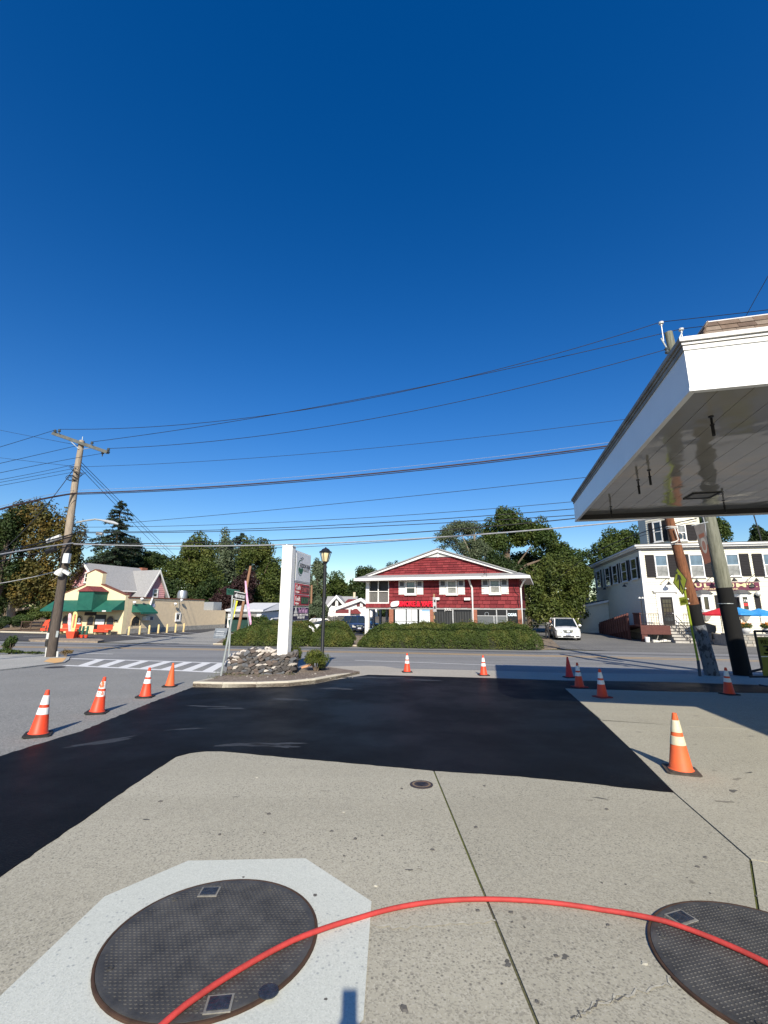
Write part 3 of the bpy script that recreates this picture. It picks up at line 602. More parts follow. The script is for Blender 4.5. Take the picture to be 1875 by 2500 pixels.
# ================================================================== STONE PLANTER
zp = zw(530, 1430, .1748)
PL = Fr(gp(*zp(120, 1290)), 0); pr_ = PL.loc(gp(*zp(990, 1272))); ang = math.atan2(pr_.y, pr_.x); PL = Fr(PL.O, math.degrees(ang)); LW = PL.loc(gp(*zp(990, 1272))).x
planter = froot('stone_planter', PL, 'crumbling dry stone planter wall around the pylon sign foot', 'planter')
stone_ms = [mat('stone_a', (.095, .086, .078), .9, .35, 5, .8), mat('stone_b', (.14, .128, .118), .9, .3, 5, .8), mat('stone_c', (.075, .068, .064), .9, .35, 5, .8), mat('stone_d', (.125, .13, .14), .85, .25, 5, .7), mat('stone_e', (.145, .115, .097), .9, .3, 5, .8)]
mortar_m = mat('mortar', (.55, .50, .44), .95, .2, 6, .7)
def stone_mesh(seed, m):
    rr = random.Random(seed); bm = bmesh.new()
    for i in range(13):
        q = 2 * math.pi * i / 7 + rr.uniform(-.3, .3); k = rr.uniform(.75, 1.1); bm.verts.new((math.cos(q) * k * 1.05, (-1 if i % 2 else 1) * rr.uniform(.45, 1), math.sin(q) * k))
    r = bmesh.ops.convex_hull(bm, input=bm.verts); bmesh.ops.delete(bm, geom=[g for g in r['geom_interior'] if isinstance(g, bmesh.types.BMVert)], context='VERTS')
    me = bpy.data.meshes.new('stone'); bm.to_mesh(me); bm.free(); me.materials.append(m); return me
SM = [stone_mesh(i, stone_ms[i % 5]) for i in range(25)]; WM = [stone_mesh(100 + i, mortar_m) for i in range(6)]
TOP = [(0, .60), (.04, .74), (.14, .84), (.27, .95), (.40, 1.01), (.52, 1.0), (.66, 1.02), (.74, .97), (.80, .84), (1.0, .83), (1.2, .8)]
hs = Z(1599.5, 690, PL.O.y) / 1.0
def top_h(t):
    for (a, b), (c, d) in zip(TOP, TOP[1:]):
        if a <= t <= c: return (b + (d - b) * (t - a) / (c - a)) * .86
    return .8
core = MB()                             # earth core behind the stones
for i in range(10):
    a, b = LW * i / 10, LW * (i + 1) / 10; core.hexa([(a, .10, -.1), (b, .10, -.1), (b, 1.5, -.1), (a, 1.5, -.1)], [(a, .22, top_h(i / 10) - .1), (b, .22, top_h((i + 1) / 10) - .1), (b, 1.5, top_h((i + 1) / 10) - .1), (a, 1.5, top_h(i / 10) - .1)])
core.build('earth_core', mulch, planter)
rr = random.Random(11); z = .05
while z < 1.2:
    x = rr.uniform(-.05, .05)
    while x < LW + .05:
        wd = rr.uniform(.12, .27); t = max(0, min(1, x / LW))
        if z < top_h(t) + .02:
            edge = z > top_h(t) - .14
            white = edge and t < .76 and rr.random() < .42 or (rr.random() < .05)
            o = link('stone', rr.choice(WM if white else SM), planter, loc=(x + wd / 2, .06 + z * .06 + rr.uniform(-.035, .03), z + rr.uniform(-.02, .02)), rot=(rr.uniform(-.25, .25), rr.uniform(-.55, .35), rr.uniform(-.25, .25)))
            o.scale = (wd * .62, .10, rr.uniform(.055, .085) * (.7 if white else 1))
        x += wd * .95
    z += .088
for i in range(70):                     # loose rubble along the broken top and around the right end
    t = rr.uniform(0, .74); o = link('stone', rr.choice(WM if rr.random() < .5 else SM), planter, loc=(t * LW, rr.uniform(.12, .9), top_h(t) + rr.uniform(-.05, .03)), rot=(rr.uniform(-.5, .5), rr.uniform(-.5, .5), rr.uniform(0, 6)))
    s_ = rr.uniform(.05, .13); o.scale = (s_, s_ * .8, s_ * .55)
z = .05
while z < .76:
    y = .05
    while y < 1.2:
        wd = rr.uniform(.1, .2); o = link('stone', rr.choice(SM), planter, loc=(LW + .05 + .22 * math.sin(min(1, y / .5) * 1.5) , y + wd / 2, z), rot=(rr.uniform(-.2, .2), rr.uniform(-.2, .2), R(90) + rr.uniform(-.2, .2) - max(0, .7 - y)))
        o.scale = (wd * .62, .1, rr.uniform(.05, .075)); y += wd
    z += .10
tc_ = PL.loc(gp(*zp(1240, 1195)))
MB().prism([(0, 0, 0), (.42, .05, 0), (.36, .28, 0), (.08, .2, 0)], (-.02, 0, .07)).build('broken_paver', mat('terracotta', (.50, .27, .15), .9, .2, 8, .3), None, label='broken terracotta paver lying beside the round juniper', cat='paver', loc=gp(*zp(1175, 1200)) + Vector((0, .1, .1)), rot=(0, R(-14), .1))
print('canopy, pylon ready')
# ================================================================== ISLAND SHRUBS, LAMP, STREET SIGNS
def shrub(name, label, c, r, n, size, m, seed, cat='shrub', stems=True, group=None, asp=.28, brown=None):
    rng = np.random.default_rng(seed); root = thing(name, label, cat, c, group=group)
    lum = sublumps((0, 0, r[2]), r, 26, rng, (.3, .45), (.4, .8)); P, N = crown_points(n, lum, rng, .5); P[:, 2] = np.maximum(P[:, 2], .03)
    N[:, 2] += .5
    link('foliage', quads_mesh('foliage', leaves(P, N, size, rng, asp, .6), m), root)
    if stems:
        mb = MB()
        for i in range(7):
            a = rng.uniform(0, 6.28); e = (r[0] * .6 * math.cos(a), r[1] * .6 * math.sin(a), r[2] * rng.uniform(.8, 1.4)); mb.tube([(0.04 * math.cos(a), .04 * math.sin(a), -.05), (e[0] * .45, e[1] * .45, e[2] * .5), e], [.03, .022, .008], 6)
        mb.build('stems', bark, root)
    return root
c = gp(*zp(1370, 1235)); shrub('juniper', 'round yellow green juniper with bare lower stems beside the lamp post', c + Vector((0, .15, .08)), (.56, .45, .44), 5200, .035, leaf_juniper, 5)
c = gp(*zp(1075, 1220)); shrub('juniper', 'narrow juniper squeezed against the right end of the stone planter', c + Vector((-.05, .3, .08)), (.3, .4, .52), 3600, .035, leaf_juniper, 6)
# litter on the island
for i in range(60):
    p = gp(random.uniform(545, 860), random.uniform(1650, 1668)); s_ = random.uniform(.012, .04)
    if p.y < gp(700, 1673).y: continue
    link('mulch_piece', SM[i % 25] if i % 4 else WM[i % 6], island, loc=(p.x, p.y, p.z + .105), rot=(0, 0, random.uniform(0, 6))).scale = (s_, s_ * .7, s_ * .4)
rng = np.random.default_rng(77); P = []
for (x, y, k) in ((545, 1652, 90), (560, 1656, 60), (590, 1658, 40), (705, 1655, 50), (640, 1659, 30), (520, 1664, 40)):
    q = gp(x, y); P.append(np.array(q) + np.stack([rng.normal(0, .14, k), rng.normal(0, .08, k), rng.uniform(.10, .17, k)], 1))
P = np.concatenate(P); N = np.tile([0, 0, 1.], (len(P), 1)); V = leaves(P, N, .03, rng, .3, .5)
link('grass_tufts', quads_mesh('grass_tufts', V, leaf_juniper), None, 'sparse grass tufts along the island kerb', 'grass', kind='stuff')
# ---- lamp post
lb = gp(785, 1641); LY = lb.y; lamp = thing('lamp_post', 'black street lamp with glass lantern behind the price sign', 'lamp post', lb)
black_p = mat('lamp_black', (.014, .015, .017), .4, .15, 8); hl = at(785, 1371, LY).z - lb.z; ht = at(785, 1335.5, LY).z - lb.z
MB().lathe([(.16, 0), (.16, .35), (.12, .42), (.09, .55), (.07, .6), (.065, hl - .35), (.055, hl - .1)], 16).build('pole', black_p, lamp, True)
MB().lathe([(.055, hl - .1), (.09, hl - .06), (.10, hl - .02), (.13, hl)], 12).build('collar', black_p, lamp, True)
hh = ht - hl
MB().lathe([(.115, hl), (.19, hl + hh * .60), (.185, hl + hh * .62)], 12).build('glass', mat('lantern_glass', (.62, .52, .30), .25, .1, 3, spec=.5), lamp, True)
MB().lathe([(.05, hl + .01), (.05, hl + .2), (.04, hl + .28)], 10).build('bulb_sleeve', mat('bulb', (.8, .76, .6), .3), lamp)
MB().lathe([(.24, hl + hh * .62), (.245, hl + hh * .65), (.17, hl + hh * .78), (.15, hl + hh * .84), (.09, hl + hh * .9), (.03, hl + hh * .93), (.035, hl + hh * .97), (.005, ht)], 12).build('lantern_roof', black_p, lamp, True)
for k in range(6):
    a = R(60 * k + 15); ca_, sa = math.cos(a), math.sin(a)
    MB().tube([(.13 * ca_, .13 * sa, hl), (.215 * ca_, .215 * sa, hl + hh * .56), (.25 * ca_, .25 * sa, hl + hh * .62), (.22 * ca_, .22 * sa, hl + hh * .72)], .014, 6).build('lantern_rib', black_p, lamp)
# ---- ONE WAY sign on a leaning post
galv = mat('galvanised', (.42, .45, .44), .45, .12, 8, metal=.5); sg_black = mat('sign_black', (.012, .012, .013), .4, .1); sg_white = mat('sign_refl', (.72, .72, .70), .4, .05)
b = gp(537.5, 1658); Yo = b.y; tp = at(577.5, 1449, Yo); ow = thing('one_way_sign', 'black and white one way arrow sign on a leaning galvanised post', 'sign', b)
MB().tube([(0, 0, -.05), tp - b], .035, 8).build('post', galv, ow)
q4 = [at(x, y, Yo - .05) - b for x, y in ((572, 1442), (601, 1447.5), (598, 1468.5), (567.5, 1463))]
yo = Vector((0, -.012, 0))
pan = MB().prism(q4, (0, .01, 0)).build('sign_panel', sg_black, ow)
def bil(Q, u, v, d=-.003):
    t = Q[0].lerp(Q[1], u); bt = Q[3].lerp(Q[2], u); p = t.lerp(bt, v); return (p.x, p.y + d, p.z)
MB().quad(*[bil(q4, u, v, -.004) for u, v in ((.03, .05), (.97, .05), (.97, .10), (.03, .10))]).quad(*[bil(q4, u, v, -.004) for u, v in ((.03, .9), (.97, .9), (.97, .95), (.03, .95))]).build('border', sg_white, pan)
arrow = [(.10, .5), (.30, .18), (.27, .34), (.92, .34), (.92, .68), (.27, .68), (.31, .84)]
MB().prism([bil(q4, u, v, -.004) for u, v in arrow], (0, -.002, 0)).build('arrow', mat('arrow_grey', (.36, .37, .38), .5), pan)
tm = text('lettering', 'ONE WAY', sg_black, pan, (0, 0, 0), w=1, h=1, ext=0)
for v in tm.data.vertices: p_ = bil(q4, .32 + .56 * v.co.x, .64 - .26 * v.co.z, -.0075); v.co = p_
# ---- street name and yellow sign on the upright post behind
b = gp(556, 1640); Ys = b.y + .9; b = Vector((at(556, 1640, Ys).x, Ys, gz(Ys))); tp = at(568, 1446, Ys)
sn = thing('street_name_sign', 'green street name sign on the upright post behind the planter', 'sign', b)
MB().tube([(0, 0, -.05), tp - b], .035, 8).build('post', galv, sn)
q5 = [at(x, y, Ys - .06) - b for x, y in ((553.5, 1436), (585, 1441), (584, 1453), (553, 1451.5))]
pan = MB().prism(q5, (0, .008, 0)).build('name_panel', mat('sign_green', (.004, .055, .036), .4, .08), sn)
tm = text('lettering', 'TROLLEY RD', sg_white, pan, (0, 0, 0), w=1, h=1, ext=0)
for v in tm.data.vertices: v.co = bil(q5, .06 + .88 * v.co.x, .80 - .58 * v.co.z, -.004)
q6 = [at(x, y, Ys + .1) - b for x, y in ((571, 1465), (580.5, 1467), (573, 1497), (566, 1519))]
MB().prism(q6, (.004, .02, 0)).build('warning_panel', mat('sign_yellow', (.62, .60, .03), .4, .06), sn)
# ================================================================== TRAFFIC CONES
cone_or = mat('cone_orange', (.74, .062, .018), .5, .08, 7, c2=(.60, .058, .022)); cone_old = mat('cone_faded', (.76, .125, .03), .6, .1, 8, c2=(.60, .105, .035)); cone_red = mat('cone_red', (.55, .022, .02), .5, .1, 6)
collar_w = mat('collar_white', (.72, .72, .70), .35, .06, 14); collar_y = mat('collar_aged', (.55, .47, .27), .5, .2, 9, c2=(.62, .58, .44)); rubber = mat('rubber_black', (.02, .019, .018), .75, .3, 10, .3); rubber_b = mat('rubber_brown', (.06, .048, .038), .8, .3, 10, .3)
HC, RB0, RT0 = .70, .135, .03
def cone(px, py, label, body=cone_or, col=collar_w, base=rubber, sc=1., rz=.2, tilt=(0, 0), patchy=False):
    p = gp(px, py); root = thing('traffic_cone', label, 'traffic cone', (p.x, p.y, p.z + .016), rz, 'orange traffic cones around the fresh asphalt'); root.scale = (sc,) * 3; root.rotation_euler = (tilt[0], tilt[1], rz)
    def rad(z): return RB0 + (RT0 - RB0) * (z - .03) / (HC - .03)
    mb = MB(); s = .19; ch = .03
    ply = [(-s + ch, -s), (s - ch, -s), (s, -s + ch), (s, s - ch), (s - ch, s), (-s + ch, s), (-s, s - ch), (-s, -s + ch)]
    mb.prism([(x, y, 0) for x, y in ply], (0, 0, .026)); mb.prism([(x * .8, y * .8, .026) for x, y in ply], (0, 0, .008)); mb.build('base', base, root)
    MB().lathe([(rad(.0) + .012, .03), (rad(.05), .05), (rad(.4), .4), (RT0, HC - .02), (RT0 - .004, HC), (RT0 - .012, HC), (RT0 - .014, HC - .05)], 24).build('body', body, root, True)
    if col:
        for (z0, z1) in ((.325, .425), (.475, .615)):
            MB().lathe([(rad(z0) + .0005, z0 - .002), (rad(z0) + .003, z0), (rad(z1) + .003, z1), (rad(z1) + .0005, z1 + .002)], 24).build('reflective_collar', col, root, True)
    return root
torn = mat('collar_torn', (.72, .72, .70), .4, .1, 9, c2=(.75, .13, .04))
n_, l_, p_ = nodes_of(torn)
for e in [x for x in n_ if x.type == 'VALTORGB']: e.color_ramp.elements[0].position = .52; e.color_ramp.elements[1].position = .55
cone(92, 1797, 'traffic cone nearest the left edge with two clean white collars', rz=.5, tilt=(0, .06))
cone(236, 1742, 'leaning orange cone with peeling torn white collars', col=torn, rz=.3, tilt=(0, .09))
cone(354, 1703, 'orange cone with two white collars next to the plain faded one', rz=.15, tilt=(0, .05))
cone(414, 1677, 'faded plain orange cone without collars near the kerbed island', cone_old, None, sc=.93, rz=.1, tilt=(0, .06))
cone(994, 1642, 'cone standing below the smoke shop on the road side', rz=.1)
cone(1181, 1650, 'cone at the edge of the canopy shadow by the road', rz=.05)
cone(1391, 1655, 'plain red cone without collars in the shade', cone_red, None, sc=1., rz=.1, tilt=(0, -.05))
cone(1415, 1679, 'shaded cone with white collars just right of the plain red cone', rz=.2, base=mat('rubber_red', (.25, .03, .025), .7), tilt=(0, -.03))
cone(1471, 1704, 'shaded cone on the shadow edge at the asphalt corner', rz=.25, base=mat('rubber_red2', (.25, .03, .025), .7), tilt=(0, -.02))
cone(1781, 1697, 'shaded cone in front of the dark utility pole at right', rz=.1)
big = cone(1664, 1887, 'large near cone with yellowed collars on the sunny concrete', cone_old, collar_y, rubber_b, sc=1.0, rz=-.35)
# ================================================================== RED HOSE
hp = [(330, 2560), (400, 2500), (520, 2412), (640, 2340), (760, 2279), (880, 2234), (980, 2208), (1080, 2194), (1180, 2190), (1300, 2194), (1420, 2208), (1540, 2230), (1650, 2262), (1760, 2304), (1875, 2357), (1990, 2420)]
def gph(x, y, h): d = ray(x, y); q = gp(x, y); return Vector((0, 0, EYE)).lerp(q, 1 - h / (EYE - q.z)) - Vector((0, 0, h))
P = [gph(*q, .045) for q in hp]; pts = []
for i in range(len(P) - 1):
    p0, p1, p2, p3 = P[max(i - 1, 0)], P[i], P[i + 1], P[min(i + 2, len(P) - 1)]
    for k in range(5):
        t = k / 5; q = .5 * ((2 * p1) + (p2 - p0) * t + (2 * p0 - 5 * p1 + 4 * p2 - p3) * t * t + (3 * p1 - p0 - 3 * p2 + p3) * t ** 3); pts.append(q)
HR = .0145
pts = [p + Vector((0, 0, HR + (.042 if min((p.xy - C1).length, (p.xy - C2).length) < .66 else .02))) for p in pts]
pts = [Vector((0, 0, 0)) + sum((pts[min(max(i + d, 0), len(pts) - 1)] for d in range(-3, 4)), Vector()) / 7 for i in range(len(pts))]
hose = mat('hose_red', (.47, .05, .045), .62, .12, 6, .12, 50, spec=.2, c2=(.30, .04, .034))
MB().tube(pts, HR, 14).build('hose', hose, None, True, label='long red rubber hose curving across both iron covers', cat='hose')
print('street furniture ready')
# ================================================================== UTILITY POLES
wood_grey = mat('pole_grey', (.30, .245, .185), .9, .3, 4, .5, stretch=(5, 5, .6)); wood_dark = mat('pole_dark', (.08, .064, .052), .9, .35, 4, .5, stretch=(5, 5, .6))
wood_brown = mat('pole_brown', (.185, .075, .035), .9, .5, 5, .9, 24, stretch=(5, 5, .5)); wood_green = mat('pole_green', (.105, .11, .075), .9, .3, 4, .7, 20, stretch=(4, 4, .35), c2=(.24, .24, .185))
wood_black = mat('pole_black', (.005, .005, .005), .9, .3, 6, .4, stretch=(5, 5, .6)); peel = mat('pole_peeling', (.045, .045, .05), .85, .2, 4.5, .5, stretch=(1.6, 1.6, 1), c2=(.14, .15, .165))
n_, l_, p_ = nodes_of(peel)
for e in [x for x in n_ if x.type == 'VALTORGB']: e.color_ramp.elements[0].position = .42; e.color_ramp.elements[1].position = .5
porcelain = mat('porcelain', (.55, .55, .52), .3, .1); tank = mat('grey_box', (.55, .57, .58), .5, .1, 5); insul = mat('insulator', (.06, .075, .085), .3, .2)
wire_m = mat('wire_black', (.015, .015, .016), .6, .2); cable_g = mat('cable_grey', (.27, .28, .30), .6, .15); cable_b = mat('cable_brown', (.05, .03, .028), .6, .3, 3)
b = gp(122, 1606); YP = b.y
pole = thing('utility_pole', 'weathered utility pole with double crossarm at the left street corner', 'utility pole', b)
def on(x, y, Y=None): return at(x, y, Y or YP) - b
axis = [on(x, y) for x, y in ((124, 1606), (150, 1430), (166, 1310), (186, 1160), (200, 1076))]
MB().tube([axis[0] - Vector((0, 0, .1)), axis[1], axis[2]], [.235, .21, .185], 14).build('lower_shaft', wood_dark, pole, True)
MB().tube([axis[2] - Vector((0, 0, .02)), axis[3], axis[4]], [.187, .165, .14], 14).build('upper_shaft', wood_grey, pole, True)
arm_m = mat('crossarm', (.105, .11, .10), .9, .3, 4, .4)
for dx, dz, Yo_ in ((0, 0, -.19), (8, 2, .19)):
    A, B = on(128 + dx * .3, 1058 - dx * .1, YP + Yo_), on(262 + dx * .5, 1105 + 0, YP + Yo_); ax = (B - A).normalized(); pz_ = ax.cross(Vector((0, 1, 0))).normalized(); h_ = .075; d_ = Vector((0, .06, 0))
    MB().hexa([A - pz_ * h_ - d_, B - pz_ * h_ - d_, B - pz_ * h_ + d_, A - pz_ * h_ + d_], [A + pz_ * h_ - d_, B + pz_ * h_ - d_, B + pz_ * h_ + d_, A + pz_ * h_ + d_]).build('crossarm', arm_m, pole)
for (x, y) in ((134, 1051), (144, 1050), (224, 1080), (264, 1096), (250, 1104)):
    P = on(x, y + 6); MB().lathe([(.03, -.1), (.03, .04), (.075, .05), (.085, .10), (.06, .13), (.075, .15), (.05, .2), (.02, .2)], 10, P).build('insulator', insul, pole)
for a, c_ in (((172, 1077), (192, 1096)), ((228, 1092), (202, 1097))): MB().tube([on(*a, YP - .2), on(*c_, YP - .2)], .02, 6).build('arm_brace', galv, pole)
MB().lathe([(.02, 0), (.02, .3)], 6, on(200, 1078)).build('top_pin', galv, pole)
q = on(163, 1363, YP - .25); MB().box(-.15, .15, -.1, .1, -.26, .26).build('meter_box', tank, pole, loc=q)
q = on(146, 1398, YP - .35); ob = MB().lathe([(.22, -.18), (.2, -.05), (.13, .12), (.05, .2)], 14).build('flood_lamp', porcelain, pole, loc=q + Vector((0, 0, .05)), rot=(0, .5, 0)); MB().box(.15, .55, -.08, .08, .06, .22).build('lamp_arm', porcelain, ob)
# riser conduit and base hardware on the left side
MB().tube([on(112, 1609, YP - .1), on(117, 1560, YP - .1)], .06, 8).build('white_riser', porcelain, pole); MB().tube([on(116, 1562, YP - .12), on(136, 1470, YP - .12)], .075, 8).build('black_riser', wire_m, pole)
MB().tube([on(114.5, 1578, YP - .15), on(116, 1563, YP - .15)], .095, 8).build('riser_coupling', rubber, pole); MB().tube([on(116.5, 1560, YP - .13), on(119, 1545, YP - .13)], .085, 8).build('riser_sleeve', porcelain, pole)
MB().tube([on(139.5, 1606, YP - .1), on(141, 1590, YP - .1)], .05, 8).build('ground_guard', porcelain, pole)
MB().box(-.06, .06, -.02, .0, -.16, .16).build('tag_plate', galv, pole, loc=on(140, 1548, YP - .28))
# street light arm
A = [on(x, y, YP - .1) for x, y in ((186, 1276), (210, 1271), (232, 1268), (250, 1270))]; ar = MB().tube(A, .05, 8).build('light_arm', galv, pole, True)
MB().tube([on(x, y, YP - .1) for x, y in ((248, 1270), (262, 1273), (276, 1276), (289, 1280))], [.05, .085, .10, .05], 10).build('light_head', mat('light_grey', (.33, .35, .37), .5), ar, True)
for (x0, y0, x1, y1, r_) in ((116, 1322, 148, 1310, .13),): MB().tube([on(x0, y0, YP - .4), on(x1, y1, YP - .4)], r_, 10).build('splice_case', porcelain, pole, True)
MB().tube([on(112, 1347, YP - .45), on(136, 1340, YP - .45)], .13, 10).build('splice_case', black, pole, True)
MB().tube([on(236, 1303, YP - .1), on(251, 1304, YP - .1)], .09, 8).build('splice_case', porcelain, pole)
# coil of drop wire
mb = MB()
for k in range(3):
    cc_ = on(171 + k * 2, 1166 + k, YP - .25); mb.tube([cc_ + Vector((.24 * math.cos(t), .03 * k, .14 * math.sin(t))) for t in [i * 6.283 / 14 for i in range(15)]], .014, 5)
for k in range(9):
    a = on(168 + 3 * k % 20, 1140 + 3 * k, YP - .2); mb.tube([a, a + Vector((random.uniform(.2, .7), -.1, random.uniform(-.2, .3))), on(190, 1145 + 4 * k)], .016, 5)
for k in range(9):
    a = on(186, 1290 + 5 * k); mb.tube([a, a + Vector((random.uniform(.3, .9), -.1, random.uniform(-.4, .1))), on(200 + 6 * k, 1298 + 4 * k)], .018, 5)
mb.build('wire_bundle', wire_m, pole)
# ---- the two poles at right, below the canopy
def rpole(name, label, base, top, Yr, secs, rad):
    B = gp(*base); B = Vector((at(base[0], base[1], Yr).x, Yr, gz(Yr))); T = at(*top, Yr); root = thing(name, label, 'utility pole', B); v = T - B
    for i, (t0, t1, m, nm) in enumerate(secs):
        r0 = rad[0] + (rad[1] - rad[0]) * t0; r1 = rad[0] + (rad[1] - rad[0]) * t1; e = .006 * (i % 2); k = max(2, int((t1 - t0) * 16)); pth = []; rs_ = []
        for j in range(k + 1):
            t = t0 + (t1 - t0) * j / k; pth.append(v * t + Vector((random.uniform(-.008, .008), 0, 0)) - (Vector((0, 0, .1)) if t == 0 else Vector())); rs_.append((r0 + (r1 - r0) * j / k + e) * random.uniform(.985, 1.015))
        MB().tube(pth, rs_, 18).build(nm, m, root, True)
    return root, B, v
bp_, Bb, bv = rpole('utility_pole', 'reddish brown leaning pole with peeling white paint at its foot', (1740, 1652), (1618, 1210), 17.7, ((0, .265, peel, 'peeling_foot'), (.265, .375, wood_black, 'black_band'), (.375, 1, wood_brown, 'shaft')), (.25, .145))  # section coloured near black between the peeling foot and the brown shaft
gp_, Bg, gv = rpole('utility_pole', 'tall green grey utility pole with black lower half beside the canopy', (1815, 1656), (1632, 812), 17.9, ((0, .225, wood_black, 'black_foot'), (.225, 1, wood_green, 'shaft')), (.305, .15))  # lowest section coloured near black, green grey above it
q = at(1773, 1474, 17.9) - Bg; mb = MB(); mb.tube([q + Vector((.275 * math.cos(t), .275 * math.sin(t), 0)) for t in [i * 6.283 / 18 for i in range(19)]], .016, 6); mb.build('band', galv, gp_)
MB().tube([at(x, y, 17.55) - Bg for x, y in ((1716, 1262), (1722, 1284), (1724, 1320), (1729, 1345))], .02, 6).build('conduit', cable_g, gp_)
for i in range(4):                    # white rope wound round the brown pole
    t = .800 + .012 * i if i < 2 else .69 + .012 * i; c_ = bv * t; mb = MB(); mb.tube([c_ + Vector((.185 * math.cos(a), .185 * math.sin(a), .03 * math.sin(a * .5 + i))) for a in [k * 6.283 / 16 for k in range(17)]], .018, 6); mb.build('rope', mat('rope', (.68, .66, .60), .9), bp_)
MB().tube([at(x, y, 17.45) - Bb for x, y in ((1647, 1290), (1652, 1305), (1656, 1318), (1650, 1322), (1638, 1325))], .022, 6).build('rope', MATS['rope'], bp_)
MB().tube([at(x, y, 17.4) - Bb for x, y in ((1660, 1300), (1667, 1306), (1667, 1316), (1660, 1318))], .025, 6).build('rope', MATS['rope'], bp_)
for (x, y, dx) in ((1614, 790, 0), (1663, 806, 0)):
    P = at(x, y, 17.9) - Bg; o = MB().lathe([(.022, -.9), (.022, -.15), (.04, -.1), (.04, -.04), (.10, -.02), (.11, .06), (.05, .1)], 10, P).build('insulator', porcelain, gp_)
MB().tube([at(1665, 812, 17.9) - Bg, at(1648, 850, 17.9) - Bg], .035, 6).build('insulator_arm', galv, gp_); MB().tube([at(1614, 826, 17.9) - Bg, at(1628, 850, 17.9) - Bg], .035, 6).build('insulator_arm', galv, gp_); MB().lathe([(.06, -.15), (.1, -.1), (.06, 0), (.1, .08), (.04, .15)], 10, at(1628, 856, 17.85) - Bg).build('insulator', insul, gp_)
# banner hung beside the green pole
q = [at(x, y, 17.5) for x, y in ((1693.8, 1284), (1719, 1277), (1736, 1372), (1721, 1378))]
o0 = q[0].copy(); o0.z = q[2].z; qq = [p - o0 for p in q]
bn = thing('pole_banner', 'faded brown banner with oval emblem hanging on the green pole', 'banner', o0)
MB().prism([bil(qq, u, v, 0) for u, v in ((0, 0), (1, 0), (1, .55), (0, .55))], (0, .02, 0)).build('upper_cloth', mat('banner_grey', (.075, .068, .065), .8, .25, 3), bn); MB().prism([bil(qq, u, v, 0) for u, v in ((0, .552), (1, .552), (1, 1), (0, 1))], (0, .02, 0)).build('lower_cloth', mat('banner_rust', (.085, .028, .016), .8, .25, 3), bn)
for s_, m in ((1, mat('banner_pale', (.13, .125, .12), .8)), (.62, mat('banner_mid', (.10, .05, .04), .8))): MB().prism([bil(qq, .5 + .33 * s_ * math.cos(t), .55 + .2 * s_ * math.sin(t), -.004 - .003 * (s_ < 1)) for t in [k * 6.283 / 20 for k in range(20)]], (0, -.002, 0)).build('emblem_oval', m, bn)
MB().prism([bil(qq, u, v, -.004) for u, v in ((.2, .25), (.8, .23), (.8, .33), (.2, .35))], (0, -.002, 0)).build('emblem_stripe', MATS['banner_rust'], bn)
MB().tube([qq[1] + Vector((.2, .05, .05)), qq[0] + Vector((-.05, .05, .02))], .02, 6).build('banner_rod', galv, bn)
# ---- pedestrian sign
b = Vector((at(1709, 1650, 17.4).x, 17.4, gz(17.4))); lime = mat('lime', (.11, .135, .005), .45, .08, 4); lime_p = mat('lime_post', (.22, .28, .012), .5, .1)
ps = thing('pedestrian_sign', 'yellow green pedestrian diamond sign with ahead plaque on thin post', 'sign', b); o_ = lambda x, y, Y=17.32: at(x, y, Y) - b
MB().tube([o_(1709, 1650, 17.4) - Vector((0, 0, .03)), o_(1704, 1612, 17.4)], .05, 8).build('post_foot', mat('post_dark', (.06, .065, .08), .6), ps); MB().tube([o_(1704, 1613, 17.4), o_(1682, 1500, 17.4), o_(1668, 1424, 17.4)], .04, 8).build('post', lime_p, ps)
q4 = [o_(*p) for p in ((1652.5, 1384.5), (1677, 1414.5), (1667.5, 1453), (1643.5, 1423))]
dm = MB().prism(q4, (0, .012, 0)).build('diamond_panel', lime, ps); mb = MB()
for i in range(4):
    a, c_ = (0, 0), (0, 0); cor = [(0, 0), (1, 0), (1, 1), (0, 1)]; ins = [(.045, .045), (.955, .045), (.955, .955), (.045, .955)]; mb.quad(*[bil(q4, *p, -.003) for p in (cor[i], cor[(i + 1) % 4], ins[(i + 1) % 4], ins[i])])
mb.build('border', sg_black, dm)
zq = zw(1640, 1370, .05424)
def pic(L): return [o_(*zq(x, y), 17.312) for x, y in L]
def dz_(P): return [(p.x, p.y - .003, p.z) for p in P]
MB().prism(dz_(pic([(230 + 32 * math.cos(t), 525 + 60 * math.sin(t)) for t in [k * .5236 for k in range(12)]])), (0, -.003, 0)).build('walker_head', sg_black, dm)
MB().prism(dz_(pic([(260, 590), (385, 650), (440, 860), (415, 850), (360, 700), (410, 960), (525, 1270), (490, 1280), (380, 1020), (375, 1310), (335, 1310), (325, 860), (290, 790), (235, 905), (210, 885), (255, 770)])), (0, -.003, 0)).build('walker_figure', sg_black, dm)
q4 = [o_(*zq(*p)) for p in ((330, 1640), (690, 1590), (740, 1945), (400, 2000))]; pq = MB().prism(q4, (0, .012, 0)).build('plaque', lime, ps)
tm = text('lettering', 'AHEAD', sg_black, pq, (0, 0, 0), w=1, h=1, ext=0, bold=.02)
for v in tm.data.vertices: v.co = bil(q4, .12 + .74 * v.co.x, .76 - .48 * v.co.z, -.004)
for (x, y) in ((620, 1230), (735, 1705), (780, 1905)): MB().sphere(o_(*zq(x, y), 17.3), .03, 8, 5).build('bolt_reflector', sg_white, ps)
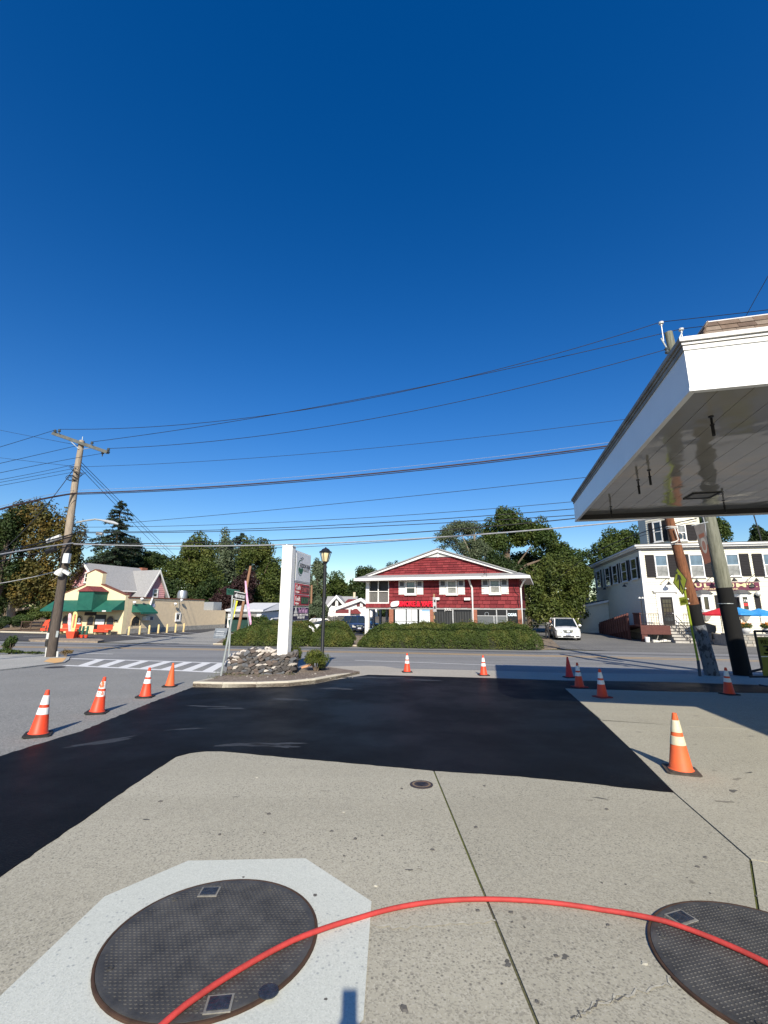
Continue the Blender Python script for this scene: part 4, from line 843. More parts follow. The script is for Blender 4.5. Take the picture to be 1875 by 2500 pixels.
# ---- price board at the right edge
Yb = 14.6; pb0 = Vector((at(1866, 1672, Yb).x, Yb, gz(Yb))); pbz = lambda x, y: at(x, y, Yb) - pb0; olive = mat('board_lime', (.16, .165, .012), .55, .12, 4)
pb = thing('price_board', 'lime portable price board reading regular in black metal frame', 'sign', pb0); Lx = pbz(1846, 1600).x; 
top = pbz(1846, 1541).z; TL, BL = pbz(1842, 1541), pbz(1859, 1634)
mb = MB(); mb.tube([pbz(1842, 1541), pbz(1860, 1630), pbz(1858, 1634), pbz(1830, 1640)], .035, 8); mb.tube([pbz(1842, 1541), pbz(1842, 1541) + Vector((1.25, 0, 0))], .035, 8); mb.tube([pbz(1842, 1541) + Vector((1.2, 0, 0)), pbz(1860, 1630) + Vector((1.2, 0, 0)), Vector((1.3, 0, .02))], .035, 8); mb.tube([pbz(1830, 1652), pbz(1866, 1652), pbz(1866, 1652) + Vector((1.2, 0, 0))], .03, 8); mb.build('frame', black, pb)
q4 = [pbz(1846, 1555), pbz(1846, 1555) + Vector((1.1, 0, 0)), pbz(1864, 1652) + Vector((1.05, 0, 0)), pbz(1866, 1655)]
bd = MB().prism(q4, (0, .03, 0)).build('board', olive, pb)
for s_, u0, u1, v0, v1 in (('REGULAR', .10, .90, .17, .07), ('307', .14, .86, .43, .21), ):
    tm = text('lettering', s_, sg_black, bd, (0, 0, 0), w=1, h=1, ext=0, bold=.02)
    for v in tm.data.vertices: v.co = bil(q4, u0 + (u1 - u0) * v.co.x, v0 + (v1 - v0) * v.co.z, -.004)
MB().prism([bil(q4, u, v, -.004) for u, v in ((0, .475), (1, .475), (1, .495), (0, .495))], (0, -.003, 0)).build('divider', sg_white, bd)
for dx in (.05, 1.05): MB().tube([Vector((dx, -.25, .02)), Vector((dx, .25, .02))], .03, 6).build('foot', black, pb)
# ================================================================== OVERHEAD WIRES
def wire(a, Ya, m, b, Yb, r, mt=wire_m, label='thin black power line crossing the sky', n=26, helix=0):
    A, B = at(*a, Ya), at(*b, Yb); d = ray(*m); hx = Vector((B.x - A.x, B.y - A.y)); nrm = Vector((-hx.y, hx.x))
    t = (nrm.x * A.x + nrm.y * A.y) / (nrm.x * d.x + nrm.y * d.y); Mp = d * t + Vector((0, 0, EYE)); u = (Vector((Mp.x - A.x, Mp.y - A.y))).dot(hx) / hx.length_squared
    k = (Mp.z - (A.z + (B.z - A.z) * u)) / (u * (1 - u)); pts = []
    for i in range(n + 1):
        t = i / n; p = A.lerp(B, t); p.z += k * t * (1 - t); pts.append(p)
    org = pts[0].copy(); me = MB().tube([p - org for p in pts], r, 6)
    return me.build('overhead_wire', mt, None, True, label=label, cat='wire', group='overhead wires', loc=org)
LP, RP = YP, 17.9
wire((145, 1048), LP, (700, 1007), (1614, 786), RP, .014, label='topmost power line from crossarm tip to the canopy pole')
wire((224, 1079), LP, (820, 985), (1663, 803), RP, .014, label='second power line ending at the slanted pole insulator')
wire((264, 1095), LP, (905, 1023), (1627, 853), RP, .014, label='third power line from the right end of the crossarm')
wire((192, 1140), LP, (900, 1095), (1700, 1000), RP, .010, label='single thin wire below the three power lines')
wire((188, 1204), LP, (880, 1159), (1720, 1055), RP, .034, cable_b, 'thick brown twisted cable bundle across the middle of the sky')
wire((188, 1207), LP, (880, 1163), (1720, 1059), RP, .02, wire_m, 'black cable lashed under the brown bundle')
wire((188, 1197), LP, (880, 1150), (1720, 1048), RP, .008, cable_g, 'thin steel strand just above the brown bundle')
wire((282, 1279), LP, (840, 1228), (1740, 1130), RP, .012, label='thin wire starting at the street light head')
wire((186, 1287), LP, (840, 1267), (1745, 1190), RP, .012, label='thin wire above the thick lower cables')
wire((184, 1299), LP, (840, 1281), (1750, 1210), RP, .017, label='upper of two close black cables')
wire((184, 1301), LP, (840, 1288), (1752, 1232), RP, .017, label='lower of two close black cables')
wire((180, 1326), LP, (840, 1311), (1756, 1226), RP, .023, label='thick black cable just above the grey cable')
wire((180, 1328), LP, (840, 1324.5), (1758, 1248), RP, .031, cable_g, 'thick pale grey cable lowest across the shop roof')
wire((180, 1331), LP, (760, 1334), (1200, 1300), RP + 1, .012, wire_m, 'slack black drop wire under the grey cable')
# lines leaving the left pole towards the near left
for (a, m, e, r_, lb) in (((134, 1050), (60, 1073), (-260, 1168), .013, 'power line leaving the crossarm tip to the left'), ((197, 1086), (80, 1113), (-260, 1190), .013, 'power line leaving the crossarm middle to the left'), ((249, 1107), (90, 1136), (-260, 1213), .013, 'power line leaving the crossarm under side to the left'),
        ((186, 1133), (80, 1156), (-260, 1213), .011, 'upper of three service wires at the left edge'), ((184, 1143), (80, 1163), (-260, 1223), .011, 'middle of three service wires at the left edge'), ((182, 1152), (80, 1171), (-260, 1232), .011, 'lower of three service wires at the left edge')):
    wire(a, LP, m, e, 17, r_, label=lb)
wire((186, 1204), LP, (60, 1228), (-260, 1330), 17, .05, cable_b, 'brown cable bundle sagging off to the left edge'); wire((186, 1196), LP, (60, 1221), (-260, 1322), 17, .01, cable_g, 'steel strand sagging off to the left edge')
wire((180, 1303), LP, (80, 1330), (-260, 1410), 17, .035, label='thick black cable sagging left past the white splice'); wire((178, 1309), LP, (80, 1337), (-260, 1420), 17, .03, label='second thick black cable sagging left')
wire((178, 1326), LP, (80, 1340), (-260, 1405), 17, .04, cable_g, 'pale cable sagging left below the splice case'); wire((176, 1332), LP, (80, 1353), (-260, 1425), 17, .028, label='lowest black cable sagging left')
wire((150, 1391), LP, (70, 1411), (-260, 1446), 17, .017, mat('service_white', (.62, .60, .55), .6), label='white service wire from the flood lamp to the left edge')
wire((182, 1142), LP, (140, 1200), (-100, 1420), 19, .018, label='steep guy cable running down left from the pole')
wire((197, 1088), LP, (80, 1066), (-300, 980), 40, .011, label='wire rising away left behind the crossarm'); wire((184, 1139), LP, (80, 1127), (-300, 1080), 40, .011, label='wire rising away left below the crossarm')
for k, (a, e) in enumerate((((192, 1130), (372, 1308)), ((190, 1137), (362, 1312)), ((194, 1124), (384, 1312)))):
    e = (a[0] + (e[0] - a[0]) * 1.45, a[1] + (e[1] - a[1]) * 1.45)
    wire(a, LP, ((a[0] + e[0]) / 2, (a[1] + e[1]) / 2 + 2), e, 66, .016, label=('left', 'middle', 'right')[(1, 0, 2)[k]] + ' of three service wires running down to the pink house')
wire((1614, 786), RP, (1740, 772), (2050, 735), 14, .014, label='power line passing on right above the shingled roof'); wire((1663, 803), RP, (1760, 792), (2050, 770), 14, .014, label='power line running close along the shingled roof')
wire((1813, 787), RP + 3, (1840, 737), (1990, 480), 12, .016, label='steep dark cable rising to the upper right corner')
wire((1700, 1266), RP, (1490, 1330), (1340, 1440), 44, .022, label='dark service cable dropping toward the shop from the canopy pole'); wire((1700, 1272), RP, (1540, 1318), (1420, 1400), 60, .014, label='thin service cable in front of the trees beside the restaurant')
print('poles and wires ready')
# ================================================================== BUILDINGS
trim = mat('trim_white', (.74, .73, .70), .6, .05, 3); glass = mat('glass_dark', (.025, .03, .035), .06, .3, 2, spec=.8); glass_b = mat('glass_blue', (.10, .15, .20), .06, .35, 1.2, spec=.9); glass_c = mat('glass_curtain', (.22, .22, .21), .12, .35, 3, spec=.6)
def window(root, loc, w, h, rz=0, fm=trim, up=glass, lo=None, fw=.09, rail=True, sill=True, dep=.09, shutter=None, sw=.0, name='window', frame_extra=0):
    f = MB()
    for a, b, c, d in ((0, w, 0, fw), (0, w, h - fw, h), (0, fw, fw, h - fw), (w - fw, w, fw, h - fw)): f.box(a, b, -dep, .0, c, d)
    if rail: f.box(fw, w - fw, -dep * .75, 0, h * .5 - .035, h * .5 + .035)
    o = f.build(name, fm, root, loc=loc, rz=rz)
    MB().box(fw, w - fw, -.025, -.015, h * .5 if rail else fw, h - fw).build('pane', up, o)
    if rail: MB().box(fw, w - fw, -.035, -.02, fw, h * .5).build('pane', lo or up, o)
    if sill: MB().box(-.06, w + .06, -dep - .06, -.0, -.07, -.003).build('sill', fm, o)
    if shutter:
        for s in (0, 1):
            x0 = -sw - .04 if s == 0 else w + .04; mb = MB().box(x0, x0 + sw, -.05, -.01, 0, h)
            sh = mb.build('shutter', shutter, o); mb = MB(); k = max(4, int(h / .14))
            for i in range(k): z = h * (i + .2) / k; mb.hexa([(x0 + .05, -.075, z), (x0 + sw - .05, -.075, z), (x0 + sw - .05, -.051, z), (x0 + .05, -.051, z)], [(x0 + .05, -.056, z + h / k * .6), (x0 + sw - .05, -.056, z + h / k * .6), (x0 + sw - .05, -.051, z + h / k * .6), (x0 + .05, -.051, z + h / k * .6)])
            mb.build('louvers', shutter, sh)
    return o
def siding(root, poly_fn, x0, x1, z0, z1, step, m, loc=(0, 0, 0), rz=0, t=.05, name='siding'):
    """lapped boards; poly_fn(z) gives the x range of the wall at height z"""
    mb = MB(); z = z0
    while z < z1 - .01:
        zt = min(z + step, z1); a0, b0 = poly_fn(z) if poly_fn else (x0, x1); a1, b1 = poly_fn(zt) if poly_fn else (x0, x1)
        mb.hexa([(a0, -t, z), (b0, -t, z), (b0, .0, z), (a0, .0, z)], [(a1, -.006, zt), (b1, -.006, zt), (b1, .0, zt), (a1, .0, zt)]); z += step
    return mb.build(name, m, root, loc=loc, rz=rz, kind='stuff')
# ------------------------------------------------------------------ RED SHOP
zr = zw(860, 1320, .2652)
A = at(1271, 1484, 38); Bq = at(893, 1484, 42.6); dr = (A - Bq); ang_r = math.degrees(math.atan2(dr.y, dr.x)); RF = Fr((Bq.x, Bq.y, gz(40)), ang_r)
shop = froot('smoke_shop', RF, 'two storey red shingled shop with smoke and vape sign and wide gable', 'building')
H = lambda x, y, val=0.: RF.hit(zr(x, y), 1, val)
W = RF.loc((A.x, A.y, 0)).x; zF = H(900, 616).z; zE = H(1000, 345).z; uP = H(340, 500).x; D_ = 11.
red_a = mat('red_wall', (.15, .015, .018), .8, .18, 3, .3); red_sh = [mat('red_shingle_a', (.172, .016, .02), .8, .15, 5, .4), mat('red_shingle_b', (.14, .0125, .017), .8, .15, 5, .4), mat('red_shingle_c', (.20, .027, .031), .85, .2, 5, .4)]
brick_m = mat('brick', (.30, .12, .075), .9, .3, 9, .5, stretch=(1, 1, 3)); roof_grey = mat('roof_grey', (.27, .27, .27), .9, .15, 5, .4)
MB().box(uP, W, 0, D_, zF, zE + .1).build('upper_wall', red_a, shop)
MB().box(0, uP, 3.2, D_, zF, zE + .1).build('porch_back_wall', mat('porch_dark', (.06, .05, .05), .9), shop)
MB().box(uP + .1, W - .1, .5, D_, 0, zF - .005).build('shop_interior', mat('interior', (.05, .05, .052), .9), shop)
MB().box(0, W, -.02, D_, zF - .16, zF - .006).build('floor_band', mat('band_grey', (.35, .34, .33), .8), shop)
# shingle courses, each shingle its own piece
rs = random.Random(5); openings = []
wins = [(H(492, 372), H(590, 497)), (H(868, 364), H(970, 497)), (H(1260, 357), H(1368, 492))]
for a, b in wins: openings.append((a.x - .75, b.x + .75, b.z - .05, a.z + .1))
rows = 8; rh = (zE - zF) / rows; shm = {}
def shingle(x0, x1, z0, z1, m, y=0.): 
    key = (round(x1 - x0, 2), round(z1 - z0, 3), m.name)
    if key not in shm: shm[key] = MB().hexa([(0, -.085, 0), (x1 - x0 - .025, -.085, 0), (x1 - x0 - .025, -.002, 0), (0, -.002, 0)], [(0, -.02, z1 - z0), (x1 - x0 - .025, -.02, z1 - z0), (x1 - x0 - .025, -.002, z1 - z0), (0, -.002, z1 - z0)]).mesh('shingle', m)
    link('shingle', shm[key], shop, loc=(x0, y, z0))
for r_ in range(rows):
    x = uP - rs.uniform(0, .3); z = zF + r_ * rh
    while x < W - .05:
        wd = rs.choice((.42, .5, .58, .66)); x0, x1 = max(x, uP), min(x + wd, W)
        if x1 - x0 > .08 and not any(x0 > a and x1 < b and z > c and z + rh < d for a, b, c, d in openings): shingle(x0, round(x1 - x0, 2) + x0, z + rs.uniform(-.012, .012), z + rh, rs.choice(red_sh))
        x += wd
for i in range(6): shingle(i * uP / 6, (i + 1) * uP / 6, zF - .02, zF + .34, rs.choice(red_sh))      # apron below the porch
MB().box(0, uP, -.002, .12, zF - .0, zF + .36).build('porch_apron', red_a, shop)
# gable
apx = H(785, 78); eL, eR = H(130, 322), H(1515, 297); zG = (eL.z + eR.z) / 2
gb = .25; GB = [(eL.x + .35, gb, zG), (eR.x - .35, gb, zG), (apx.x, gb, apx.z - .18)]
MB().prism(GB, (0, .2, 0)).build('gable_wall', red_a, shop)
def grange(z): t = (z - zG) / (apx.z - .18 - zG); return GB[0][0] + (apx.x - GB[0][0]) * t, GB[1][0] + (apx.x - GB[1][0]) * t
gr = 7; gh = (apx.z - .75 - zG) / gr * 1.0
for r_ in range(gr):
    z = zG + r_ * gh; a, b = grange(z + gh * .75); x = a + rs.uniform(0, .2)
    while x < b - .1:
        wd = rs.choice((.42, .5, .58, .66)); x1 = min(x + wd, b); shingle(x, x + round(x1 - x, 2), z + rs.uniform(-.012, .012), z + gh, rs.choice(red_sh + red_sh[2:]), gb - .002); x += wd
for s, e in ((eL, -1), (eR, 1)):
    n = Vector((apx.x - s.x, 0, apx.z - s.z)).normalized(); pn = Vector((-n.z, 0, n.x)) * (.26 * -e if e < 0 else .26); pn = pn if pn.z < 0 else -pn
    P0 = Vector((s.x, -.05, s.z)); P1 = Vector((apx.x, -.05, apx.z))
    MB().prism([P0, P1, P1 + Vector((0, 0, -.28)), P0 + pn * .6 + n * .2], (0, .30, 0)).build('rake_board', trim, shop)
    MB().prism([P0 + Vector((0, -.12, .0)), P1 + Vector((0, -.12, .0)), P1 + Vector((0, -.12, .09)), P0 + Vector((0, -.12, .09))], (0, D_ + .3, 0)).build('roof_slope', roof_grey, shop)
vt = [H(690, 137), H(785, 82), H(890, 132)]; mb = MB()
va, vb, vc_ = (apx.x - 1.35, apx.z - .72), (apx.x + 1.35, apx.z - .72), (apx.x, apx.z - .22)
MB().prism([(va[0], .20, va[1]), (vb[0], .20, vb[1]), (vc_[0], .20, vc_[1])], (0, .06, 0)).build('gable_vent', trim, shop)
for i in range(4): z = va[1] + .05 + i * .09; hw = 1.35 * (1 - (z - va[1]) / .5) - .08; mb.hexa([(apx.x - hw, .12, z), (apx.x + hw, .12, z), (apx.x + hw, .199, z), (apx.x - hw, .199, z)], [(apx.x - hw, .17, z + .06), (apx.x + hw, .17, z + .06), (apx.x + hw, .199, z + .06), (apx.x - hw, .199, z + .06)])
mb.box(apx.x - .05, apx.x + .05, .1, .198, va[1], vc_[1]); mb.build('vent_louvers', trim, shop)
# pent roof along the eave
fl, fr_ = H(15, 356, -.95), H(1635, 328, -.95); zf_ = (fl.z + fr_.z) / 2
MB().hexa([(fl.x, -.95, zf_ + .06), (fr_.x, -.95, zf_ + .06), (eR.x + .2, .24, zG), (eL.x - .2, .24, zG)], [(fl.x, -.95, zf_ + .10), (fr_.x, -.95, zf_ + .10), (eR.x + .2, .24, zG + .05), (eL.x - .2, .24, zG + .05)]).build('pent_roof', roof_grey, shop)
MB().box(fl.x, fr_.x, -.98, -.951, zf_ - .14, zf_ + .085).build('eave_fascia', trim, shop); MB().box(fl.x, fr_.x, -.949, .3, zf_ - .13, zf_ - .09).build('soffit_board', trim, shop)
for s, xx in ((0, fl.x), (1, fr_.x)): MB().box(xx - .02 if s == 0 else xx - .012, xx + .012 if s == 0 else xx + .02, -.95, D_, zf_ - .135, zf_ + .08).build('side_fascia', trim, shop)
MB().box(fl.x + .03, 0, -.9, D_, zf_ - .05, zf_ + .0).build('side_soffit', trim, shop); MB().box(W, fr_.x - .03, -.9, D_, zf_ - .05, zf_ + .0).build('side_soffit', trim, shop)
# upper windows with shutters
for k, (a, b) in enumerate(wins):
    window(shop, (a.x, -.03, b.z), b.x - a.x, a.z - b.z, up=glass_b if k != 1 else glass_c, lo=(glass, glass_c, glass_c)[k], fw=.13, sill=True, dep=.12, shutter=mat('shutter_pale', (.66, .65, .61), .7, .06, 4), sw=.62)
    w_, h_ = b.x - a.x, a.z - b.z
    for s in (-1, 1): x0 = a.x - .52 if s < 0 else b.x + .14; MB().box(x0, x0 + .38, -.115, -.10, b.z + h_ * .62, b.z + h_ * .94).build('shutter_panel', mat('shutter_dark', (.10, .10, .105), .6), shop)
# screened porch: posts, rails, balusters
MB().box(-.02, .30, .0, .30, zF + .0, zE).build('porch_post', trim, shop)
pm = H(238, 470).x
for x in (pm, uP - .06): MB().box(x - .05, x + .05, .02, .1, zF + .36, zE).build('porch_mullion', trim, shop)
MB().box(.3, uP, .02, .1, H(238, 468).z - .03, H(238, 468).z + .03).build('porch_rail', trim, shop); MB().box(0, uP, -.03, .12, zF + .34, zF + .44).build('porch_sill', trim, shop)
for i in range(20): x = .36 + i * (uP - .5) / 19.5; MB().box(x, x + .045, .12, .16, zF + .44, H(238, 468).z - .05).build('baluster', mat('baluster_grey', (.22, .21, .20), .8), shop)
for a, b in ((.3, pm - .05), (pm + .05, uP - .1)): MB().box(a, b, .3, .31, H(238, 468).z + .04, zE - .02).build('screen_pane', mat('screen', (.03, .03, .032), .5), shop)
# carport posts under the porch
MB().box(-.05, .30, -.02, .33, -.1, zF - .17).build('corner_post', trim, shop)
post_g = mat('post_grey', (.20, .22, .25), .7)
for x in (H(198, 700, 5).x, H(260, 700, 5).x, H(320, 700, 5).x): MB().box(x - .12, x + .12, 4.9, 5.1, -.1, zF - .17).build('carport_post', post_g, shop)
# storefront
def bay(x0, x1, name='shopfront'): return MB().box(x0, x1, .06, .1, 0, zF - .165).build(name, mat('bay_dark', (.018, .018, .02), .3), shop)
for a, b in ((340, 378), (716, 760), (1112, 1150), (1525, 1560)):
    x0, x1 = H(a, 700).x, H(b, 700).x; MB().box(x0, x1, -.03, .3, -.1, zF - .165).build('brick_pier', brick_m, shop)
curtain = mat('curtain_white', (.70, .74, .75), .7, .08, 2, stretch=(6, 1, .3)); cdark = mat('curtain_dark', (.035, .037, .038), .8, .5, 4, stretch=(5, 1, .2)); alu = mat('aluminium', (.55, .55, .54), .4, .1, metal=.4)
bay(H(378, 700).x, H(716, 700).x)
for a, b in ((395, 492), (500, 598), (618, 714)): MB().box(H(a, 700).x, H(b, 700).x, .02, .055, 0, H(a, 630).z).build('white_blind', curtain, shop); 
for a in (497, 545, 606): MB().box(H(a, 700).x - .05, H(a, 700).x + .05, -.01, .05, 0, zF - .17).build('mullion', black if a != 545 else alu, shop)
MB().box(H(395, 700).x, H(600, 700).x, -.02, .05, H(400, 738).z - .03, H(400, 738).z + .03).build('door_bar', alu, shop)
bay(H(760, 700).x, H(1112, 700).x)
for i in range(14): x0 = H(765, 700).x + i * (H(1100, 700).x - H(765, 700).x) / 14; MB().tube([(x0 + .12, .05, 0), (x0 + .12, .05, zF - .35)], .13, 6).build('curtain_fold', cdark, shop)
for a in (928, 1108): MB().box(H(a, 700).x - .05, H(a, 700).x + .05, -.06, .05, 0, zF - .17).build('mullion', alu, shop)
MB().box(H(765, 700).x, H(1105, 700).x, -.10, -.09, 0, zF - .17).build('shop_glass', mat('clear_glass', (.02, .022, .024), .05, .1), shop) if False else None
bay(H(1150, 700).x, H(1525, 700).x)
MB().box(H(1152, 700).x, H(1300, 700).x, .01, .055, 0, H(1200, 695).z).build('lower_panel', mat('panel_grey', (.11, .12, .125), .5), shop); MB().box(H(1310, 700).x, H(1425, 700).x, .01, .055, 0, H(1200, 697).z).build('lower_panel', MATS['panel_grey'], shop)
MB().box(H(1152, 700).x, H(1425, 700).x, -.02, .05, H(1200, 695).z, H(1200, 695).z + .06).build('panel_rail', alu, shop)
for a in (1304, 1330, 1424): MB().box(H(a, 700).x - .04, H(a, 700).x + .04, -.03, .05, 0, (zF - .17) if a != 1304 else H(1200, 690).z).build('mullion', alu, shop)
# lettering
sign_red = mat('sign_red', (.80, .012, .035), .4, .05, emit=.12)
a, b = H(432, 603, -.1), H(748, 556, -.1); text('sign_lettering', 'SMOKE & VAPE', sign_red, shop, (a.x, -.08, a.z), w=b.x - a.x, h=b.z - a.z, ext=.14, bold=.03)
c = H(396, 582, -.1); mb = MB(); mb.prism([(c.x + .40 * math.copysign(abs(math.cos(t)) ** .6, math.cos(t)), -.05, c.z + .09 * math.cos(t) + .24 * math.copysign(abs(math.sin(t)) ** .7, math.sin(t))) for t in [k * 6.283 / 24 for k in range(24)]], (0, -.2, 0)); ov = mb.build('oval_sign', trim, shop)
mb = MB(); mb.tube([(c.x - .25 + .03 * i, -.255, c.z + .04 * math.sin(i * 1.9) + .006 * i - .05) for i in range(18)], .012, 5); mb.build('script_mark', mat('sign_teal', (.2, .3, .28), .5), ov)
a, b = H(850, 643), H(916, 623); text('lettering', 'JUUL', trim, shop, (a.x, -.095, a.z), w=b.x - a.x, h=b.z - a.z, ext=.01, bold=.02)
a, b = H(1432, 693), H(1514, 668); text('lettering', 'CIGAR', mat('neon_white', (.75, .85, .9), .4, emit=.25), shop, (a.x, .0, a.z), w=b.x - a.x, h=b.z - a.z, ext=.02, bold=.03)
mat('neon_dim', (.3, .33, .35), .4)
c = H(1238, 677); mb = MB(); mb.tube([(c.x + .16 * math.cos(t), .0, c.z + .16 * math.sin(t)) for t in [k * 6.283 / 14 for k in range(15)]], .02, 5); mb.build('round_neon', MATS['neon_dim'], shop)
mat('print_blue', (.25, .42, .62), .5); a, b = H(640, 640), H(712, 630); MB().box(a.x, b.x, .012, .018, a.z - .1, a.z + .12).build('print_block', MATS['print_blue'], shop)
for i in range(3): a = H(645, 658 + 13 * i); MB().box(a.x, a.x + .9, .012, .018, a.z - .03, a.z).build('print_line', MATS['print_blue'], shop)
# downspouts and small lamps
mb = MB(); x = H(1110, 600).x; mb.tube([(x - .15, -.9, zf_ - .1), (x - .12, -.3, zf_ - .5), (x, -.1, zf_ - .9), (x, -.1, 0)], .085, 8); mb.build('downspout', trim, shop)
mb = MB(); mb.tube([(fr_.x - .3, -.9, zf_ - .1), (W + .25, -.3, zf_ - .6), (W + .1, -.06, zf_ - .9), (W + .1, -.06, 0)], .07, 8); mb.build('downspout', trim, shop)
for q in ((782, 536), (1062, 538)): c = H(*q); MB().box(c.x - .25, c.x + .25, -.3, -.04, c.z - .1, c.z + .12).build('wall_lamp', trim, shop)
MB().box(W + .0, W + .15, .1, .35, zF + .3, zF + .8).build('meter_box', tank, shop)
mb = MB(); mb.tube([H(1480, 400, -.12), H(1500, 470, -.12), H(1530, 500, -.12), H(1525, 560, -.12), H(1535, 610, -.12)], .02, 5).tube([H(1210, 235, -.12), H(1225, 300, -.12), H(1190, 330, -1.0), H(1240, 330, -1.0), H(1230, 240, -.12)], .018, 5); mb.build('loose_cable', wire_m, shop)
# post with a vertical sign in the hedge
b = gp(*zr(755, 832)); Yq = 36.2; b = Vector((at(*zr(755, 832), Yq).x, Yq, gz(Yq)))
st = thing('roadside_post', 'thin wooden post with narrow vertical sign standing in the hedge', 'post', b)
MB().tube([(0, 0, -.1), at(*zr(752, 490), Yq) - b], .07, 8).build('post', mat('post_tan', (.36, .24, .13), .9, .2), st)
t_, b_ = at(*zr(756, 520), Yq) - b, at(*zr(762, 655), Yq) - b; MB().box(t_.x - .14, t_.x + .14, -.1, -.075, b_.z, t_.z).build('sign_strip', mat('strip_grey', (.40, .38, .38), .7, .15, 5), st)
for i in range(6): MB().box(t_.x - .07, t_.x + .07, -.104, -.1, t_.z - .4 - i * .5, t_.z - .2 - i * .5).build('strip_mark', MATS['ink_black'], st)
print('shop ready')
# ------------------------------------------------------------------ RESTAURANT
z8 = zw(1420, 1250, .2743)
QF = Fr((at(1573, 1450, 41.5).x, 41.5, gz(40)), -13.4)
rest = froot('restaurant', QF, 'cream clapboard restaurant with maroon sign and black shutters', 'building')
K = lambda x, y, val=0.: QF.hit(z8(x, y), 1, val)
KS = lambda x, y: QF.hit(z8(x, y), 0, 0.)
cream = mat('cream_siding', (.72, .68, .55), .7, .05, 2); shut_k = mat('shutter_black', (.016, .014, .015), .85, .15); corn = trim
WR, DR = 15.5, 19.5; zTop = K(520, 345).z; zC = K(480, 292).z; z0 = .55
MB().box(0, WR, .02, DR, -.1, zTop).build('wall_core', cream, rest)
siding(rest, None, 0, WR, z0, zTop, .21, cream, (0, .0, 0)); siding(rest, None, 0, DR, z0, zTop, .21, cream, (-.0, DR, 0), R(-90), name='siding')
MB().box(-.03, WR, -.045, .0, -.1, z0).build('foundation', mat('foundation', (.33, .32, .30), .9, .2, 4, .4), rest); MB().box(-.045, .0, .0, DR, -.1, z0).build('foundation', MATS['foundation'], rest)
MB().box(-.06, .14, -.06, .0, z0, zTop).build('corner_board', trim, rest); MB().box(-.06, -.0, .0, .14, z0, zTop).build('corner_board', trim, rest)
dz0 = zC - zTop
MB().box(-.10, WR, -.12, DR, zTop, zTop + dz0 * .35).build('frieze', mat('frieze_grey', (.32, .31, .30), .7), rest); MB().box(-.35, WR, -.40, DR + .2, zTop + dz0 * .35, zTop + dz0 * .62).build('cornice', trim, rest)
MB().box(-.5, WR, -.55, DR + .3, zTop + dz0 * .62, zTop + dz0 * .85).build('cornice_crown', trim, rest); MB().box(-.45, WR, -.5, DR + .25, zTop + dz0 * .85, zTop + dz0).build('roof_edge', mat('roof_dark', (.10, .10, .10), .9), rest)
def win(p0, p1, sw, **k): a, b = K(*p0), K(*p1); return window(rest, (a.x, -.03, b.z), b.x - a.x, a.z - b.z, shutter=shut_k, sw=sw, up=glass_b, lo=glass_c, fw=.09, **k)
win((640, 383), (780, 580), .72); win((945, 378), (1100, 580), .68); win((1268, 375), (1420, 572), .75); win((1596, 370), (1745, 572), .72)
for (x0, y0, x1, y1) in ((445, 410, 500, 600), (360, 440, 410, 622), (280, 470, 325, 640), (215, 493, 258, 660), (138, 520, 175, 678)):
    a, b = KS(x1, y0), KS(x0, y1); zt, zb = KS((x0 + x1) / 2, y0).z, KS((x0 + x1) / 2, y1).z; yf, yn = KS(x0, (y0 + y1) / 2).y, KS(x1, (y0 + y1) / 2).y
    window(rest, (-.03, yf, zb), yf - yn, zt - zb, R(-90), shutter=shut_k, sw=.55, up=glass, fw=.1)
# roof cupola storey
cz0 = zC; a, b = K(845, 60, 2.5), K(1010, 60, 2.5); cz1 = K(930, 40, 2.5).z + 1.6; cxL, cxR = K(800, 200, 2.5).x, K(1025, 200, 2.5).x
cup = MB().prism([(cxL, 2.5, cz0 - .05), (cxR, 2.5, cz0 - .05), (cxR + 1, 4, cz0 - .05), (cxR + 1, 7, cz0 - .05), (cxL - 1.5, 7, cz0 - .05), (cxL - 1.5, 4.6, cz0 - .05)], (0, 0, cz1 - cz0)).build('cupola_wall', cream, rest)
siding(cup, None, cxL, cxR, cz0, cz1 - .1, .21, cream, (0, 2.5, 0))
dl = Vector((cxL + 1.5 - cxL, 2.5 - 4.6, 0)); ll = dl.length; rzl = math.atan2(dl.y, dl.x)
siding(cup, None, 0, ll, cz0, cz1 - .1, .21, cream, (cxL - 1.5, 4.6, 0), rzl)
MB().prism([(cxL - .2, 2.2, cz1 - .1), (cxR + .2, 2.2, cz1 - .1), (cxR + 1.3, 3.9, cz1 - .1), (cxR + 1.3, 7.3, cz1 - .1), (cxL - 1.8, 7.3, cz1 - .1), (cxL - 1.8, 4.5, cz1 - .1)], (0, 0, .3)).build('cupola_cornice', trim, cup)
MB().prism([(cxL, 2.5, cz1 + .2), (cxR, 2.5, cz1 + .2), (cxR + 1, 4, cz1 + .2), (cxR + 1, 7, cz1 + .2), (cxL - 1.5, 7, cz1 + .2), (cxL - 1.5, 4.6, cz1 + .2)], (0, 0, .7)).build('cupola_roof', MATS['roof_dark'], cup)
a, b = K(840, 115, 2.45), K(940, 255, 2.45); window(rest, (a.x, 2.46, b.z), b.x - a.x, a.z - b.z, shutter=shut_k, sw=.8, up=glass_c, lo=glass, fw=.1)
window(rest, (cxL - 1.5 + math.cos(rzl) * .75 + .02 * math.sin(rzl), 4.6 + math.sin(rzl) * .75 - .04, K(750, 265, 3.5).z), .95, 2.1, rzl, shutter=shut_k, sw=.45, up=glass, fw=.12)
